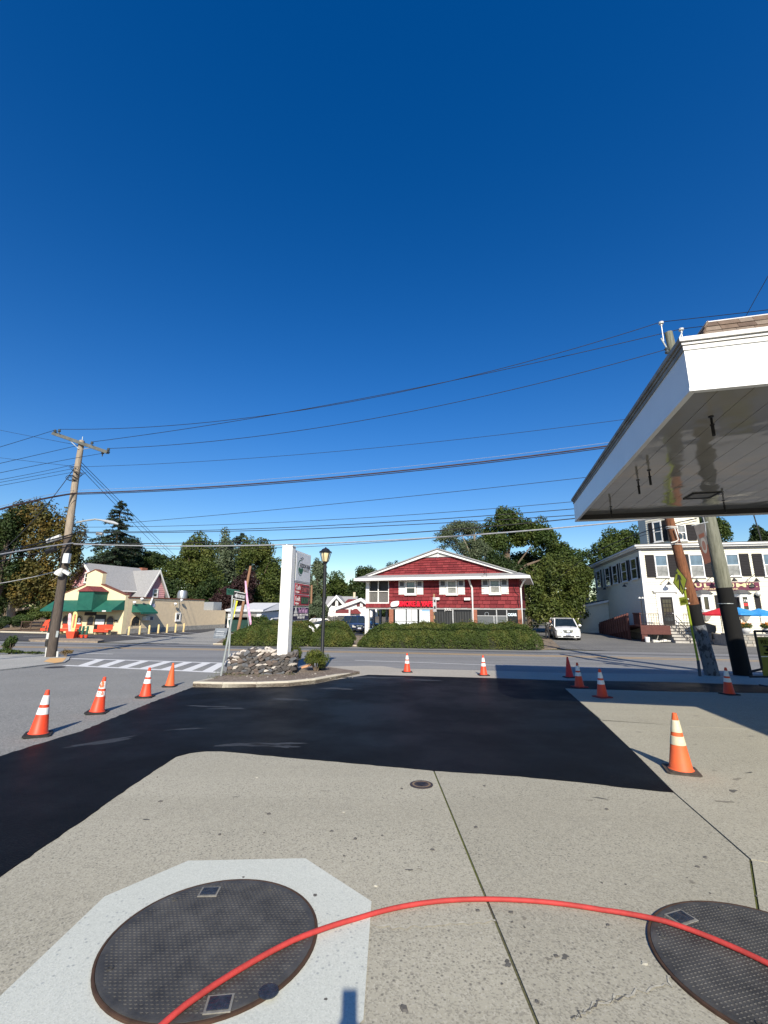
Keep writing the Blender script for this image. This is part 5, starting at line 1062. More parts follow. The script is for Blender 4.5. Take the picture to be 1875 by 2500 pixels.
# door, pediment, steps
dA, dB = K(695, 757), K(832, 1005); dw = dB.x - dA.x; zD = dB.z
MB().box(dA.x - .32, dB.x + .32, -.10, -.03, zD, dA.z + .42).build('door_surround', trim, rest)
door = MB().box(dA.x, dB.x, -.13, -.10, zD, dA.z).build('door', shut_k, rest)
for i in range(5):
    for j in range(3): x = dA.x + .12 + j * (dw - .24) / 3; z = zD + .35 + i * (dA.z - zD - .5) / 5; MB().box(x + .02, x + (dw - .24) / 3 - .02, -.137, -.131, z, z + (dA.z - zD - .5) / 5 - .07).build('pane', glass, door)
MB().sphere((dB.x - .12, -.17, zD + 1.0), .05, 8, 6).build('handle', porcelain, door)
MB().box(dA.x - .5, dB.x + .5, -.22, -.02, dA.z + .42, dA.z + .56).build('pediment_base', trim, rest)
MB().prism([(dA.x - .55, -.2, dA.z + .56), (dB.x + .55, -.2, dA.z + .56), ((dA.x + dB.x) / 2, -.2, dA.z + 1.25)], (0, .18, 0)).build('pediment', trim, rest)
zs_ = zD / 6; step_m = mat('step_stone', (.42, .40, .36), .9, .15, 5, .3); tread_m = mat('tread_dark', (.10, .09, .085), .8)
sx0, sx1 = K(755, 1020, -1.2).x, K(980, 1020, -1.2).x + 1.2
for i in range(6):
    y1_ = -.95 - .32 * (5 - i); st_ = MB().box(sx0, sx1, y1_ - .32, -.045 if i == 5 else y1_ + .0, -.1, zs_ * (i + 1) - .045).build('step', step_m, rest); MB().box(sx0 - .02, sx1, y1_ - .35, y1_ + .02, zs_ * (i + 1) - .044, zs_ * (i + 1)).build('tread_edge', tread_m, st_)
iron_r = mat('iron_rail', (.03, .03, .032), .5)
def rail(P, Q, h=.95, n=6, nm='railing'):
    P, Q = Vector(P), Vector(Q); u = Vector((0, 0, 1)); mb = MB(); mb.tube([P + u * h, Q + u * h], .03, 6).tube([P + u * .12, Q + u * .12], .02, 6)
    for i in range(n + 1): p = P.lerp(Q, i / n); mb.tube([p, p + u * h], .016, 6)
    return mb.build(nm, iron_r, rest)
rail((sx0 - 2.3, -1.15, zD), (sx0 - .3, -1.15, zD), n=10); rail((dB.x + .35, -1.1, zD), (sx1 - .1, -1.1, zD), n=7); rail((dB.x - .3, -1.3, zD - .1), (dB.x + .0, -2.9, .05), n=2); rail((dA.x + .1, -1.3, zD - .1), (dA.x + .9, -2.9, .05), n=2)
# deck and ramp in front of the side wall
brown = mat('deck_brown', (.10, .035, .028), .8, .2, 4, .3); brown_l = mat('deck_brown_light', (.15, .06, .045), .8, .15, 4, .3)
dl0, dl1 = K(530, 1030, -2.2).x, sx0 - .05
MB().box(dl0 - .05, dl1, -2.25, -2.2, zD - .75, zD - .02).build('deck_fascia', brown, rest); MB().box(dl0, dl1, -2.2, -.05, zD - .14, zD - .02).build('deck_floor', brown, rest)
MB().box(dl0, dl0 + .42, -2.2, -1.8, -.1, zD - .15).build('deck_post', brown, rest)
rA = QF.hit(z8(455, 930), 0, -1.4); n_p = 14; yA, yB = .3, 12.5
for i in range(n_p):                      # sloping panelled ramp wall
    t0, t1 = i / n_p, (i + 1) / n_p; y0_, y1_ = yA + (yB - yA) * t0, yA + (yB - yA) * t1; za_, zb_ = zD * (1 - t0 * .85), zD * (1 - t1 * .85)
    pnl = MB().hexa([(-1.56, y0_ + .04, za_ - .55), (-1.50, y0_ + .04, za_ - .55), (-1.50, y1_ - .04, zb_ - .55), (-1.56, y1_ - .04, zb_ - .55)], [(-1.56, y0_ + .04, za_ + .85), (-1.50, y0_ + .04, za_ + .85), (-1.50, y1_ - .04, zb_ + .85), (-1.56, y1_ - .04, zb_ + .85)]).build('ramp_panel', brown_l, rest)
    MB().box(-1.62, -1.44, y0_ - .06, y0_ + .06, -.1, za_ + 1.0).build('ramp_post', brown, rest)
    MB().hexa([(-1.585, y0_ + .06, za_ + .15), (-1.57, y0_ + .06, za_ + .15), (-1.57, y1_ - .06, zb_ + .15), (-1.585, y1_ - .06, zb_ + .15)], [(-1.585, y0_ + .06, za_ + .24), (-1.57, y0_ + .06, za_ + .24), (-1.57, y1_ - .06, zb_ + .24), (-1.585, y1_ - .06, zb_ + .24)]).build('ramp_rail', brown, rest)
MB().hexa([(-1.5, -.2, zD - .16), (-.05, -.2, zD - .16), (-.05, yB, -.02), (-1.5, yB, -.02)], [(-1.5, -.2, zD - .03), (-.05, -.2, zD - .03), (-.05, yB, .1), (-1.5, yB, .1)]).build('ramp_floor', brown, rest)
for i in range(9): z = zD + .2; MB().box(dl0 + .0 + 0, dl0 + .08, -2.1 + i * .22, -2.0 + i * .22, zD, zD + .95).build('deck_picket', brown, rest)
MB().box(dl0 - .02, dl0 + .1, -2.2, -.1, zD + .95, zD + 1.03).build('deck_handrail', brown, rest)
mb = MB(); mb.tube([(dl0 + .3, -2.0, zD), (dl0 + .3, -2.0, zD + 2.3)], .03, 6); mb.build('lamp_pole', iron_r, rest)
for s in (-.12, .12): MB().lathe([(.04, 0), (.13, -.14)], 10, (dl0 + .3 + s, -2.05, zD + 2.4)).build('flood_lamp', porcelain, rest)
# sign board and lettering
maroon = mat('maroon', (.115, .018, .045), .55, .1, 4); gold = mat('gold_letter', (.70, .58, .32), .5, .12, 6)
a, b = K(965, 698), K(1570, 624); sb = MB().box(a.x, b.x, -.14, -.05, a.z, b.z).build('sign_board', maroon, rest); hs_ = b.z - a.z
for ch, x0, x1 in (('U', 1000, 1062), ('L', 1082, 1135), ('G', 1172, 1235), ('U', 1300, 1350), ('M', 1368, 1455), ("'", 1462, 1475), ('S', 1480, 1530), ('.', 1543, 1555)):
    u0, u1 = K(x0, 660).x, K(x1, 660).x; text('sign_letter', ch, gold, sb, (u0, -.141, a.z + hs_ * .40), w=u1 - u0, h=hs_ * .46 if ch != '.' else hs_ * .08, ext=.03, bold=.035) if ch != "'" else MB().box(u0, u1, -.17, -.141, a.z + hs_ * .66, a.z + hs_ * .88).build('sign_letter', gold, sb)
text('sign_letter', 'RESTAURANT', gold, sb, (K(1072, 690).x, -.141, a.z + hs_ * .08), w=K(1255, 690).x - K(1072, 690).x, h=hs_ * .17, ext=.02, bold=.02); text('sign_letter', 'BAR', gold, sb, (K(1330, 690).x, -.141, a.z + hs_ * .08), w=K(1388, 690).x - K(1330, 690).x, h=hs_ * .17, ext=.02, bold=.02)
def goose(x, y, s=1.):
    c = K(x, y); o = MB().tube([(c.x - .45 * s, -.05, c.z + .1), (c.x - .45 * s, -.3, c.z + .2), (c.x - .1 * s, -.65, c.z + .55), (c.x, -.7, c.z + .5), (c.x, -.7, c.z + .25)], .025, 6).build('gooseneck_lamp', iron_r, rest); MB().lathe([(.06, .28), (.08, .18), (.24, .0), (.25, -.02)], 12, (c.x, -.7, c.z)).build('lamp_shade', iron_r, o)
for q in ((752, 650), (996, 630), (1168, 620), (1325, 618), (1520, 622)): goose(*q)
for (yy, zz) in ((250, 690), (435, 665), (155, 690)):
    c = KS(yy, zz); o = MB().tube([(-.05, c.y + .6, c.z + .3), (-.4, c.y + .4, c.z + .35), (-.55, c.y, c.z + .3)], .025, 6).build('gooseneck_lamp', iron_r, rest); MB().lathe([(.06, .25), (.22, .0)], 10, (-.55, c.y, c.z)).build('lamp_shade', iron_r, o)
# two bay windows
for (x0, x1) in ((1005, 1195), (1345, 1545)):
    a, b = K(x0, 725, -.3), K(x1, 890, -.3); w_ = b.x - a.x; zt, zb = a.z, b.z
    bw = MB().prism([(a.x, 0, zb), (a.x + .45, -.55, zb), (b.x - .45, -.55, zb), (b.x, 0, zb)], (0, 0, .2)).build('bay_window', trim, rest)
    MB().prism([(a.x, 0, zt - .3), (a.x + .45, -.55, zt - .3), (b.x - .45, -.55, zt - .3), (b.x, 0, zt - .3)], (0, 0, .3)).build('bay_head', trim, bw)
    MB().hexa([(a.x - .15, -.02, zt), (a.x + .35, -.7, zt), (b.x - .35, -.7, zt), (b.x + .15, -.02, zt)], [(a.x + .3, -.02, zt + .32), (a.x + .6, -.2, zt + .32), (b.x - .6, -.2, zt + .32), (b.x - .3, -.02, zt + .32)]).build('bay_roof', MATS['roof_dark'], bw)
    MB().hexa([(a.x + .5, 0, zb - .75), (a.x + .65, -.15, zb - .75), (b.x - .65, -.15, zb - .75), (b.x - .5, 0, zb - .75)], [(a.x, 0, zb - .01), (a.x + .45, -.55, zb - .01), (b.x - .45, -.55, zb - .01), (b.x, 0, zb - .01)]).build('bay_apron', mat('apron_grey', (.45, .44, .40), .8, .1, 4), bw)
    MB().prism([(a.x + .03, 0, zb + .2), (a.x + .47, -.5, zb + .2), (b.x - .47, -.5, zb + .2), (b.x - .03, 0, zb + .2)], (0, 0, zt - zb - .5)).build('bay_glass', glass, bw)
    for t in (0, 1, .33, .67):
        px_ = a.x + .45 + (w_ - .9) * (t if t in (0, 1) else t); 
        if t in (0, 1): MB().box(px_ - .1, px_ + .1, -.58, -.44, zb + .2, zt - .3).build('bay_mullion', trim, bw)
    for s, x in ((1, a.x), (-1, b.x)): MB().box(min(x, x + s * .12), max(x, x + s * .12), -.1, 0, zb + .2, zt - .3).build('bay_mullion', trim, bw)
c0 = K(1410, 800, -.56); nl = mat('neon_sign', (.8, .8, .78), .4, emit=.3); text('neon_lettering', 'ULTRA', nl, rest, (c0.x, -.57, c0.z), w=.75, h=.18, ext=.01, bold=.01); MB().box(c0.x + .1, c0.x + .6, -.575, -.565, c0.z - .35, c0.z - .1).build('neon_panel', mat('neon_red', (.5, .03, .03), .5, emit=.15), rest)
for x0, x1 in ((1178, 1235), (1530, 1600)): a, b = K(x0, 740), K(x1, 860); MB().box(a.x, b.x, -.08, -.035, b.z, a.z).build('shutter', shut_k, rest)
c = K(1558, 728); MB().sphere((c.x, -.25, c.z), .22, 10, 8).build('globe_lamp', porcelain, rest)
# side lean-to with a satellite dish
yl0, yl1 = 13.5, 20.; lw = 3.6; lt = QF.hit(z8(135, 725), 0, -.0).z; 
lean = MB().hexa([(-lw, yl0, -.1), (-.05, yl0, -.1), (-.05, yl1, -.1), (-lw, yl1, -.1)], [(-lw, yl0, 3.0), (-.05, yl0, 3.75), (-.05, yl1, 3.75), (-lw, yl1, 3.0)]).build('lean_to', cream, rest)
siding(lean, lambda z: (-lw if z < 3 else -lw + (z - 3) / .75 * lw, -.05), 0, 0, .5, 3.7, .21, cream, (0, yl0, 0)); 
MB().hexa([(-lw - .3, yl0 - .3, 2.92), (-.03, yl0 - .3, 3.75), (-.03, yl1, 3.75), (-lw - .3, yl1, 2.92)], [(-lw - .3, yl0 - .3, 3.02), (-.03, yl0 - .3, 3.88), (-.03, yl1, 3.88), (-lw - .3, yl1, 3.02)]).build('lean_to_roof', MATS['roof_dark'], lean)
MB().prism([(-lw - .32, yl0 - .33, 2.78), (-.04, yl0 - .33, 3.6), (-.04, yl0 - .33, 3.86), (-lw - .32, yl0 - .33, 3.02)], (0, .03, 0)).build('rake_board', trim, lean)
ds = thing('satellite_dish', 'white satellite dish on the lean-to roof behind the van', 'satellite dish', QF.O + QF.M @ Vector((-2.2, 15.5, 3.35)), QF.a)
MB().tube([(0, 0, -.2), (0, 0, .45), (0, -.2, .7)], .05, 6).build('mast', galv, ds); o = MB().lathe([(.02, 0), (.3, .05), (.48, .16), (.48, .18), (.3, .07), (.02, .02)], 18).build('reflector', trim, ds, True, loc=(0, -.25, .85), rot=(R(70), 0, 0)); MB().tube([(0, .0, .02), (.1, .05, .5)], .025, 6).build('feed_arm', galv, o)
# patio: stone wall, umbrellas, planters, chair
PB = K(1250, 1085, -5.4); wall_z = PB.z
wl = thing('patio_wall', 'low fieldstone patio wall in front of the restaurant', 'wall', QF.O, QF.a)
xs0 = K(1290, 1150, -5.4).x; MB().box(xs0, WR, -5.35, -4.95, -.15, wall_z - .06).build('wall_core', mat('wall_mortar', (.30, .28, .25), .95, .2, 5, .4), wl); MB().box(xs0 - .08, WR, -5.45, -4.85, wall_z - .058, wall_z + .04).build('cap', mat('cap_stone', (.20, .20, .19), .85, .2, 4), wl); MB().box(xs0, xs0 + .4, -4.94, -2.6, -.15, wall_z - .07).build('wall_return', MATS['wall_mortar'], wl)
fs = [mat('field_a', (.34, .31, .26), .9, .15, 3, .4), mat('field_b', (.42, .40, .35), .9, .15, 3, .4), mat('field_c', (.27, .26, .23), .9, .15, 3, .4)]; rr = random.Random(4)
z = .0
while z < wall_z - .15:
    hh_ = min(rr.uniform(.18, .34), wall_z - .08 - z); x = xs0
    while x < xs0 + 7:
        wd = rr.uniform(.22, .55); MB().hexa([(x + .015, -5.39 - rr.uniform(0, .03), z + .015), (x + wd - .015, -5.39, z + .015), (x + wd - .015, -5.3, z + .015), (x + .015, -5.3, z + .015)], [(x + .02, -5.38, z + hh_ - .01), (x + wd - .02, -5.39 - rr.uniform(0, .03), z + hh_ - .01), (x + wd - .02, -5.3, z + hh_ - .01), (x + .02, -5.3, z + hh_ - .01)]).build('stone', rr.choice(fs), wl); x += wd
    z += hh_
def umbrella(x, y, lx, label, m, depth=-3.8):
    c = K(x, y, depth); r = 1.45; root = thing('patio_umbrella', label, 'umbrella', QF.O + QF.M @ Vector((c.x, depth, .0)), 0, 'patio umbrellas')
    zt = c.z; MB().tube([(0, 0, 0), (0, 0, zt + .05)], .025, 8).build('pole', iron_r, root)
    mb = MB(); P = [(r * math.cos(R(45 * k + 10)), r * math.sin(R(45 * k + 10)), zt - .48) for k in range(8)]
    for k in range(8): mb.add([(0, 0, zt), P[k], P[(k + 1) % 8], (P[k][0], P[k][1], P[k][2] - .12), (P[(k + 1) % 8][0], P[(k + 1) % 8][1], P[k][2] - .12)], [(0, 1, 2), (1, 3, 4, 2)])
    mb.build('canopy', m, root); MB().lathe([(.3, 0), (.3, .08), (.05, .1)], 12).build('base', iron_r, root)
umb_b = mat('umbrella_blue', (.02, .22, .55), .6, .25, 1.2, c2=(.05, .30, .62))
umbrella(1225, 855, 0, 'red patio umbrella between the two leaning poles', mat('umbrella_red', (.55, .015, .03), .6, .1)); umbrella(1395, 848, 0, 'blue patio umbrella just right of the dark pole', umb_b); umbrella(1575, 858, 0, 'blue patio umbrella behind the price board', umb_b, -4.2)
for i, (x, y, lb) in enumerate(((1462, 1070, 'round white flower pot with orange blooms on the patio wall'), (1665, 1065, 'flower pot on the patio wall at the right edge'))):
    c = K(x, y, -5.15); root = thing('flower_pot', lb, 'flower pot', QF.O + QF.M @ Vector((c.x, -5.15, wall_z + .04)), 0); MB().lathe([(.16, 0), (.30, .14), (.33, .3), (.27, .44), (.24, .44)], 16).build('pot', mat('pot_white', (.5, .5, .49), .7, .1), root, True)
    rng = np.random.default_rng(40 + i); P, N = crown_points(900, [(0, 0, .58, .5, .42, .2)], rng, .3); link('foliage', quads_mesh('foliage', leaves(P, N, .06, rng), leaf_olive), root); P, N = crown_points(120, [(0, 0, .66, .45, .38, .2)], rng, .8); link('blooms', quads_mesh('blooms', leaves(P, N, .05, rng, 1.), mat('bloom', (.6, .22, .05), .7, .3, 8)), root)
c = K(1195, 1070, -3.4); ch = thing('patio_chair', 'black patio chair beside the grey folded cover', 'chair', QF.O + QF.M @ Vector((c.x, -3.4, .0)), .6); MB().box(-.25, .25, -.25, .25, .42, .46).build('seat', black, ch); MB().box(-.25, .25, .22, .26, .46, .95).build('backrest', black, ch)
for sx in (-.22, .22):
    for sy in (-.22, .22): MB().tube([(sx, sy, 0), (sx, sy, .44)], .02, 6).build('leg', black, ch)
cA = [K(x, y, -2.6) for x, y in ((1065, 975), (1195, 1010), (1200, 1050), (1185, 1095), (1100, 1160), (1075, 1100))]; o0 = cA[4]; MB().prism([p - o0 for p in cA], (0, .6, 0)).build('grill_cover', mat('tarp_grey', (.10, .105, .11), .7, .2, 2, .3), None, label='dark grey covered grill standing beside the entrance steps', cat='grill cover', loc=QF.O + QF.M @ o0, rz=QF.a)
c = K(590, 1150, -2.7); MB().lathe([(.17, 0), (.2, .42), (.185, .42), (.16, .04)], 14).build('bucket', trim, None, label='white plastic bucket under the brown deck', cat='bucket', loc=QF.O + QF.M @ Vector((c.x, -2.6, .02)))
c = K(700, 1145, -2.7); mb = MB(); rr = random.Random(8)
for i in range(9): mb.box(-.6 + i * .13, -.35 + i * .13, -.2 + rr.uniform(-.1, .1), .2, .02 + .012 * i, .06 + rr.uniform(0, .16) + .012 * i)
mb.build('bagged_rubble', mat('rag_white', (.6, .58, .52), .9, .2, 5, .4), None, label='heap of pale bags on the ground beside the steps', cat='bags', loc=QF.O + QF.M @ Vector((c.x, -2.7, .01)), rz=QF.a)
mb = MB(); mb.tube([K(1530, 20, 1), K(1600, 255, 1)], .05, 6); c = K(1600, 255, 1); mb.build('roof_mast', iron_r, rest)
print('restaurant ready')
# ------------------------------------------------------------------ DELI
DF = Fr(gp(295.3, 1548.3), -16); deli = froot('corner_cafe', DF, 'pale yellow stucco cafe with green awnings and stepped gable front', 'building')
E_ = lambda x, y, val=0.: DF.hit(zd(x, y), 1, val); ES = lambda x, y: DF.hit(zd(x, y), 0, 0.)
yel = mat('stucco_yellow', (.70, .60, .38), .85, .06, 2, .2, 20); tan = mat('stucco_tan', (.68, .55, .37), .85, .08, 3, .4, 25); cop = mat('coping', (.16, .06, .035), .8, .2); awn = mat('awning_green', (.008, .085, .06), .65, .15, 2, c2=(.015, .115, .08))
T = E_(957, 522).z; xl = E_(235, 960).x - (E_(480, 960).x - E_(235, 960).x) * .62
tw0, tw1 = E_(520, 300).x, E_(695, 300).x; zs0 = E_(690, 402).z; zt1 = E_(640, 236).z; zt0 = E_(735, 275).z; mid = (tw0 + tw1) / 2; xl = 2 * mid
front = [(xl, 0, 0), (0, 0, 0), (0, 0, T), (tw1, 0, zs0), (tw1, 0, zt0), (mid, 0, zt1), (tw0, 0, zt0), (tw0, 0, zs0), (xl, 0, T)]
MB().prism([(x, y, z) for x, y, z in front], (0, .45, 0)).build('front_wall', yel, deli)
for a, b in ((2, 3), (4, 5), (5, 6), (7, 8)): p, q = Vector(front[a]), Vector(front[b]); MB().prism([p + Vector((0, -.06, .0)), q + Vector((0, -.06, .0)), q + Vector((0, -.06, .09)), p + Vector((0, -.06, .09))], (0, .57, 0)).build('coping', cop, deli)
Ls = ES(1660, 570).y; zr0 = ES(990, 535).z; zr1 = ES(1655, 572).z; Ls2 = DF.hit((499, 1468), 0, 0).y; Ls3 = DF.hit((552, 1484), 0, 0).y
MB().box(xl, -.005, .455, Ls2, 0, T - .25).build('main_block', tan, deli); MB().box(xl, .06, .3, Ls2, T - .25, T - .12).build('side_coping', cop, deli)
lz = DF.hit((552, 1484), 0, 0).z; MB().box(xl * .6, -.006, Ls2, Ls3, 0, 2.35).build('rear_block', tan, deli); MB().box(-.12, .015, .6, Ls3, -.05, .5).build('plinth', mat('plinth', (.30, .29, .26), .9, .25, 4, .4), deli)
# awnings
def awning(x0, x1, zt, zb, out, val=.16, m=awn, root=deli, loc=(0, 0, 0), rz=0):
    o = MB().hexa([(x0, -out, zb), (x1, -out, zb), (x1, .0, zb), (x0, .0, zb)], [(x0 + .02, -.03, zt), (x1 - .02, -.03, zt), (x1 - .02, 0, zt), (x0 + .02, 0, zt)]).build('awning', m, root, loc=loc, rz=rz)
    n = max(4, int((x1 - x0) / .35)); 
    for i in range(n): a, b = x0 + (x1 - x0) * i / n, x0 + (x1 - x0) * (i + 1) / n; MB().box(a + .008, b - .008, -out - .012, -out + .01, zb - val, zb + .01).build('valance', m, o)
    return o
za1, za0 = E_(800, 577).z, E_(800, 690, -1.5).z; awning(xl - .5, E_(945, 580).x + .05, za1, za0, 1.5)
bx0, bx1 = E_(410, 600, -1.7).x, E_(578, 600, -1.7).x; bz1, bz0 = E_(500, 478, -1.7).z, E_(500, 690, -1.7).z; cbx = MB().box(bx0, bx1, -1.7, -.02, bz0, bz1).build('awning_box', awn, deli)
MB().hexa([(bx0 - .15, -1.85, bz1), (bx1 + .15, -1.85, bz1), (bx1 + .15, 0, bz1), (bx0 - .15, 0, bz1)], [((bx0 + bx1) / 2 - .02, -1.7, bz1 + .55), ((bx0 + bx1) / 2 + .02, -1.7, bz1 + .55), ((bx0 + bx1) / 2 + .02, 0, bz1 + .55), ((bx0 + bx1) / 2 - .02, 0, bz1 + .55)]).build('awning_box_roof', mat('roof_red', (.17, .035, .035), .8, .2, 4), cbx)
def arch(root, x, w, z0, z1, m=glass, loc=(0, 0, 0), rz=0, extra=True):
    pts = [(x - w / 2, 0, z0), (x + w / 2, 0, z0)] + [(x + w / 2 * math.cos(R(a)), 0, z1 - w / 2 + w / 2 * math.sin(R(a))) for a in range(0, 181, 20)]
    o = MB().prism([(p[0] * 1, -.03, p[2]) for p in pts], (0, .02, 0)).build('arch_window', m, root, loc=loc, rz=rz)
    mb = MB(); mb.tube([(p[0], -.035, p[2]) for p in pts[1:]] + [(pts[0][0], -.035, pts[0][2])], .05, 5); mb.build('window_reveal', mat('reveal', (.40, .31, .18), .9), o)
    return o
for i, (a, b) in enumerate(((248, 312), (398, 465), (525, 600), (742, 828))):
    x0, x1 = E_(a, 800).x, E_(b, 800).x; o = arch(deli, (x0 + x1) / 2, x1 - x0, E_(500, 858).z, E_(500, 753).z, glass)
    if i == 1: MB().box(x0 + .2, x1 - .1, -.06, -.032, E_(500, 850).z, E_(500, 832).z).build('window_poster', trim, o); MB().prism([((x0 + x1) / 2 + .2 * math.cos(t), -.034, E_(500, 800).z + .22 * math.sin(t)) for t in [k * .628 for k in range(10)]], (0, -.01, 0)).build('window_emblem', trim, o)
a, b = E_(618, 740), E_(716, 905); dd = MB().box(a.x, b.x, -.05, .0, 0.05, a.z).build('door', mat('door_dark', (.02, .018, .018), .4), deli); MB().box(a.x + .1, b.x - .12, -.065, -.051, E_(650, 850).z, E_(650, 790).z).build('door_poster', trim, dd); MB().box(b.x - .1, b.x - .06, -.12, -.051, .9, 1.2).build('handle', galv, dd)
a, b = E_(500, 712), E_(622, 750); MB().box(a.x, b.x, -.08, .0, b.z, a.z).build('sign_board', mat('board_dark', (.03, .02, .02), .6), deli); a, b = E_(828, 798), E_(862, 812); MB().box(a.x, b.x, -.07, .0, b.z, a.z).build('small_plaque', mat('board_dark', (.03, .02, .02), .6), deli)
c = E_(515, 915); mb = MB(); mb.tube([(c.x + .42 * math.cos(t), -.03, c.z + .42 * math.sin(t) - .2) for t in [k * 3.1416 / 12 for k in range(13)]], .03, 5); mb.build('wall_emblem', mat('emblem_tan', (.5, .33, .18), .8), deli)
for i in range(4): c = E_(692 + 11 * i, 699, -1.52); MB().box(c.x - .05, c.x + .05, -1.53, -1.514, c.z - .06, c.z + .06).build('valance_mark', trim, deli)
# side wall details
w0, w1 = ES(1020, 700).y, ES(1215, 700).y; awning(w0, w1, ES(1100, 618).z, ES(1100, 740).z + .25, 1.2, loc=(0, 0, 0), rz=R(90))
y0_, y1_ = ES(1015, 810).y, ES(1110, 810).y; arch(deli, (y0_ + y1_) / 2, (y1_ - y0_), ES(1060, 860).z, ES(1060, 757).z, glass, rz=R(90))
y0_, y1_ = ES(1140, 780).y, ES(1222, 780).y; ac = MB().box(.0, .55, y0_, y1_, ES(1180, 803).z, ES(1180, 757).z).build('air_conditioner', tank, deli); MB().box(.551, .56, y0_ + .5, y1_ - .1, ES(1180, 800).z, ES(1180, 762).z).build('grille', mat('grille_dark', (.10, .11, .13), .6), ac)
y0_, y1_ = ES(1510, 780).y, ES(1565, 780).y; window(deli, (.0, y0_, ES(1540, 810).z), y1_ - y0_, .95, R(90), fw=.16, up=glass, rail=False)
mb = MB(); mb.tube([DF.hit(zd(1255, 552), 0, .1), DF.hit(zd(1215, 675), 0, .1)], .09, 6); mb.build('downpipe', trim, deli)
MB().box(.01, .03, ES(1243, 640).y, ES(1280, 640).y, ES(1260, 655).z, ES(1260, 618).z).build('notice', mat('notice', (.45, .45, .55), .7), deli)
for q in ((1112, 567), (1560, 580), (1490, 622), (1028, 605)): c = ES(*q); o = MB().lathe([(.1, 0), (.16, .28)], 8).build('flood_lamp', trim, deli, loc=(.25, c.y, c.z - .15), rot=(.4, .5, 0))
mb = MB(); mb.tube([DF.hit(zd(1550, 590), 0, .05), DF.hit(zd(1548, 745), 0, .05)], .03, 5).tube([DF.hit(zd(1130, 570), 0, .05), DF.hit(zd(1300, 572), 0, .05), DF.hit(zd(1560, 580), 0, .05)], .025, 5); mb.build('conduit', galv, deli)
for q, r_, h_ in (((1588, 552), 1.1, 2.0), ((1745, 560), .9, 1.5)):
    c = DF.hit(zd(*q), 1, 26 if r_ > 1 else 30); MB().lathe([(r_ * .6, 0), (r_ * .6, h_ * .3), (r_ * .75, h_ * .35), (r_ * .75, h_ * .8), (r_ * .6, h_)], 14, (c.x, c.y, T - .4)).build('roof_exhaust', mat('zinc', (.5, .52, .53), .35, .1, metal=.7), deli, True)
c = DF.hit((519, 1479), 0, -2.2); MB().box(-3.0, -1.4, c.y - .9, c.y + .9, 2.36, c.z + .5).build('roof_unit', mat('zinc2', (.35, .37, .38), .5, .1, metal=.4), deli)
# bollards along the side wall
bol_y = mat('bollard_yellow', (.66, .50, .24), .7, .12, 5); lbs = ['first', 'second', 'third', 'fourth', 'fifth', 'sixth', 'seventh', 'eighth']
for i, (x, y) in enumerate(((985, 971), (1107, 962), (1213, 957), (1317, 949), (1415, 944), (1511, 941), (1603, 936))):
    p = gp(*zd(x, y)); hb = at(*zd(x, y - 100), p.y).z - p.z
    MB().lathe([(.1, 0), (.1, hb - .1), (.08, hb - .03), (.03, hb)], 12).build('bollard', bol_y, None, True, label=lbs[i] + ' pale yellow bollard from the street along the cafe side wall', cat='bollard', group='bollards beside the cafe', loc=p)
# benches, planter with feather flags, pots
orange_w = mat('bench_orange', (.66, .07, .03), .6, .1, 4)
for (x0, x1, lb) in ((15, 108, 'orange bench at the far left end of the cafe front'), (212, 425, 'orange bench behind the feather flags'), (608, 778, 'orange bench right of the cafe door')):
    a, b = E_(x0, 955, -1.2), E_(x1, 955, -1.2); wd = b.x - a.x; root = thing('bench', lb, 'bench', DF.O + DF.M @ Vector((a.x, -1.2, 0)), DF.a, 'orange benches outside the cafe')
    MB().box(0, wd, -.25, .2, .42, .5).build('seat', orange_w, root); MB().box(0, wd, -.28, -.25, .25, .5).build('apron', orange_w, root); MB().box(0, wd, .16, .22, .52, .95).build('backrest', orange_w, root)
    for x in (.1, wd - .25): MB().box(x, x + .15, -.2, .15, 0, .42).build('leg', mat('bench_leg', (.45, .36, .2), .8), root)
Yf = gp(*zd(340, 1022)).y; pf = gp(*zd(340, 1022)); flg = thing('flag_planter', 'orange planter tub on the cafe kerb island', 'planter', pf + Vector((0, 0, .12))); s_ = (at(*zd(390, 1000), Yf).x - at(*zd(290, 1000), Yf).x) / 2; hpl = at(*zd(340, 938), Yf).z - pf.z - .12
MB().hexa([(-s_ * .7, -s_ * .5, 0), (s_ * .7, -s_ * .5, 0), (s_ * .7, s_ * .5, 0), (-s_ * .7, s_ * .5, 0)], [(-s_, -s_ * .7, hpl), (s_, -s_ * .7, hpl), (s_, s_ * .7, hpl), (-s_, s_ * .7, hpl)]).build('tub', orange_w, flg); MB().box(-s_ * 1.02, s_ * 1.02, -s_ * .72, s_ * .72, hpl, hpl + .08).build('tub_rim', orange_w, flg)
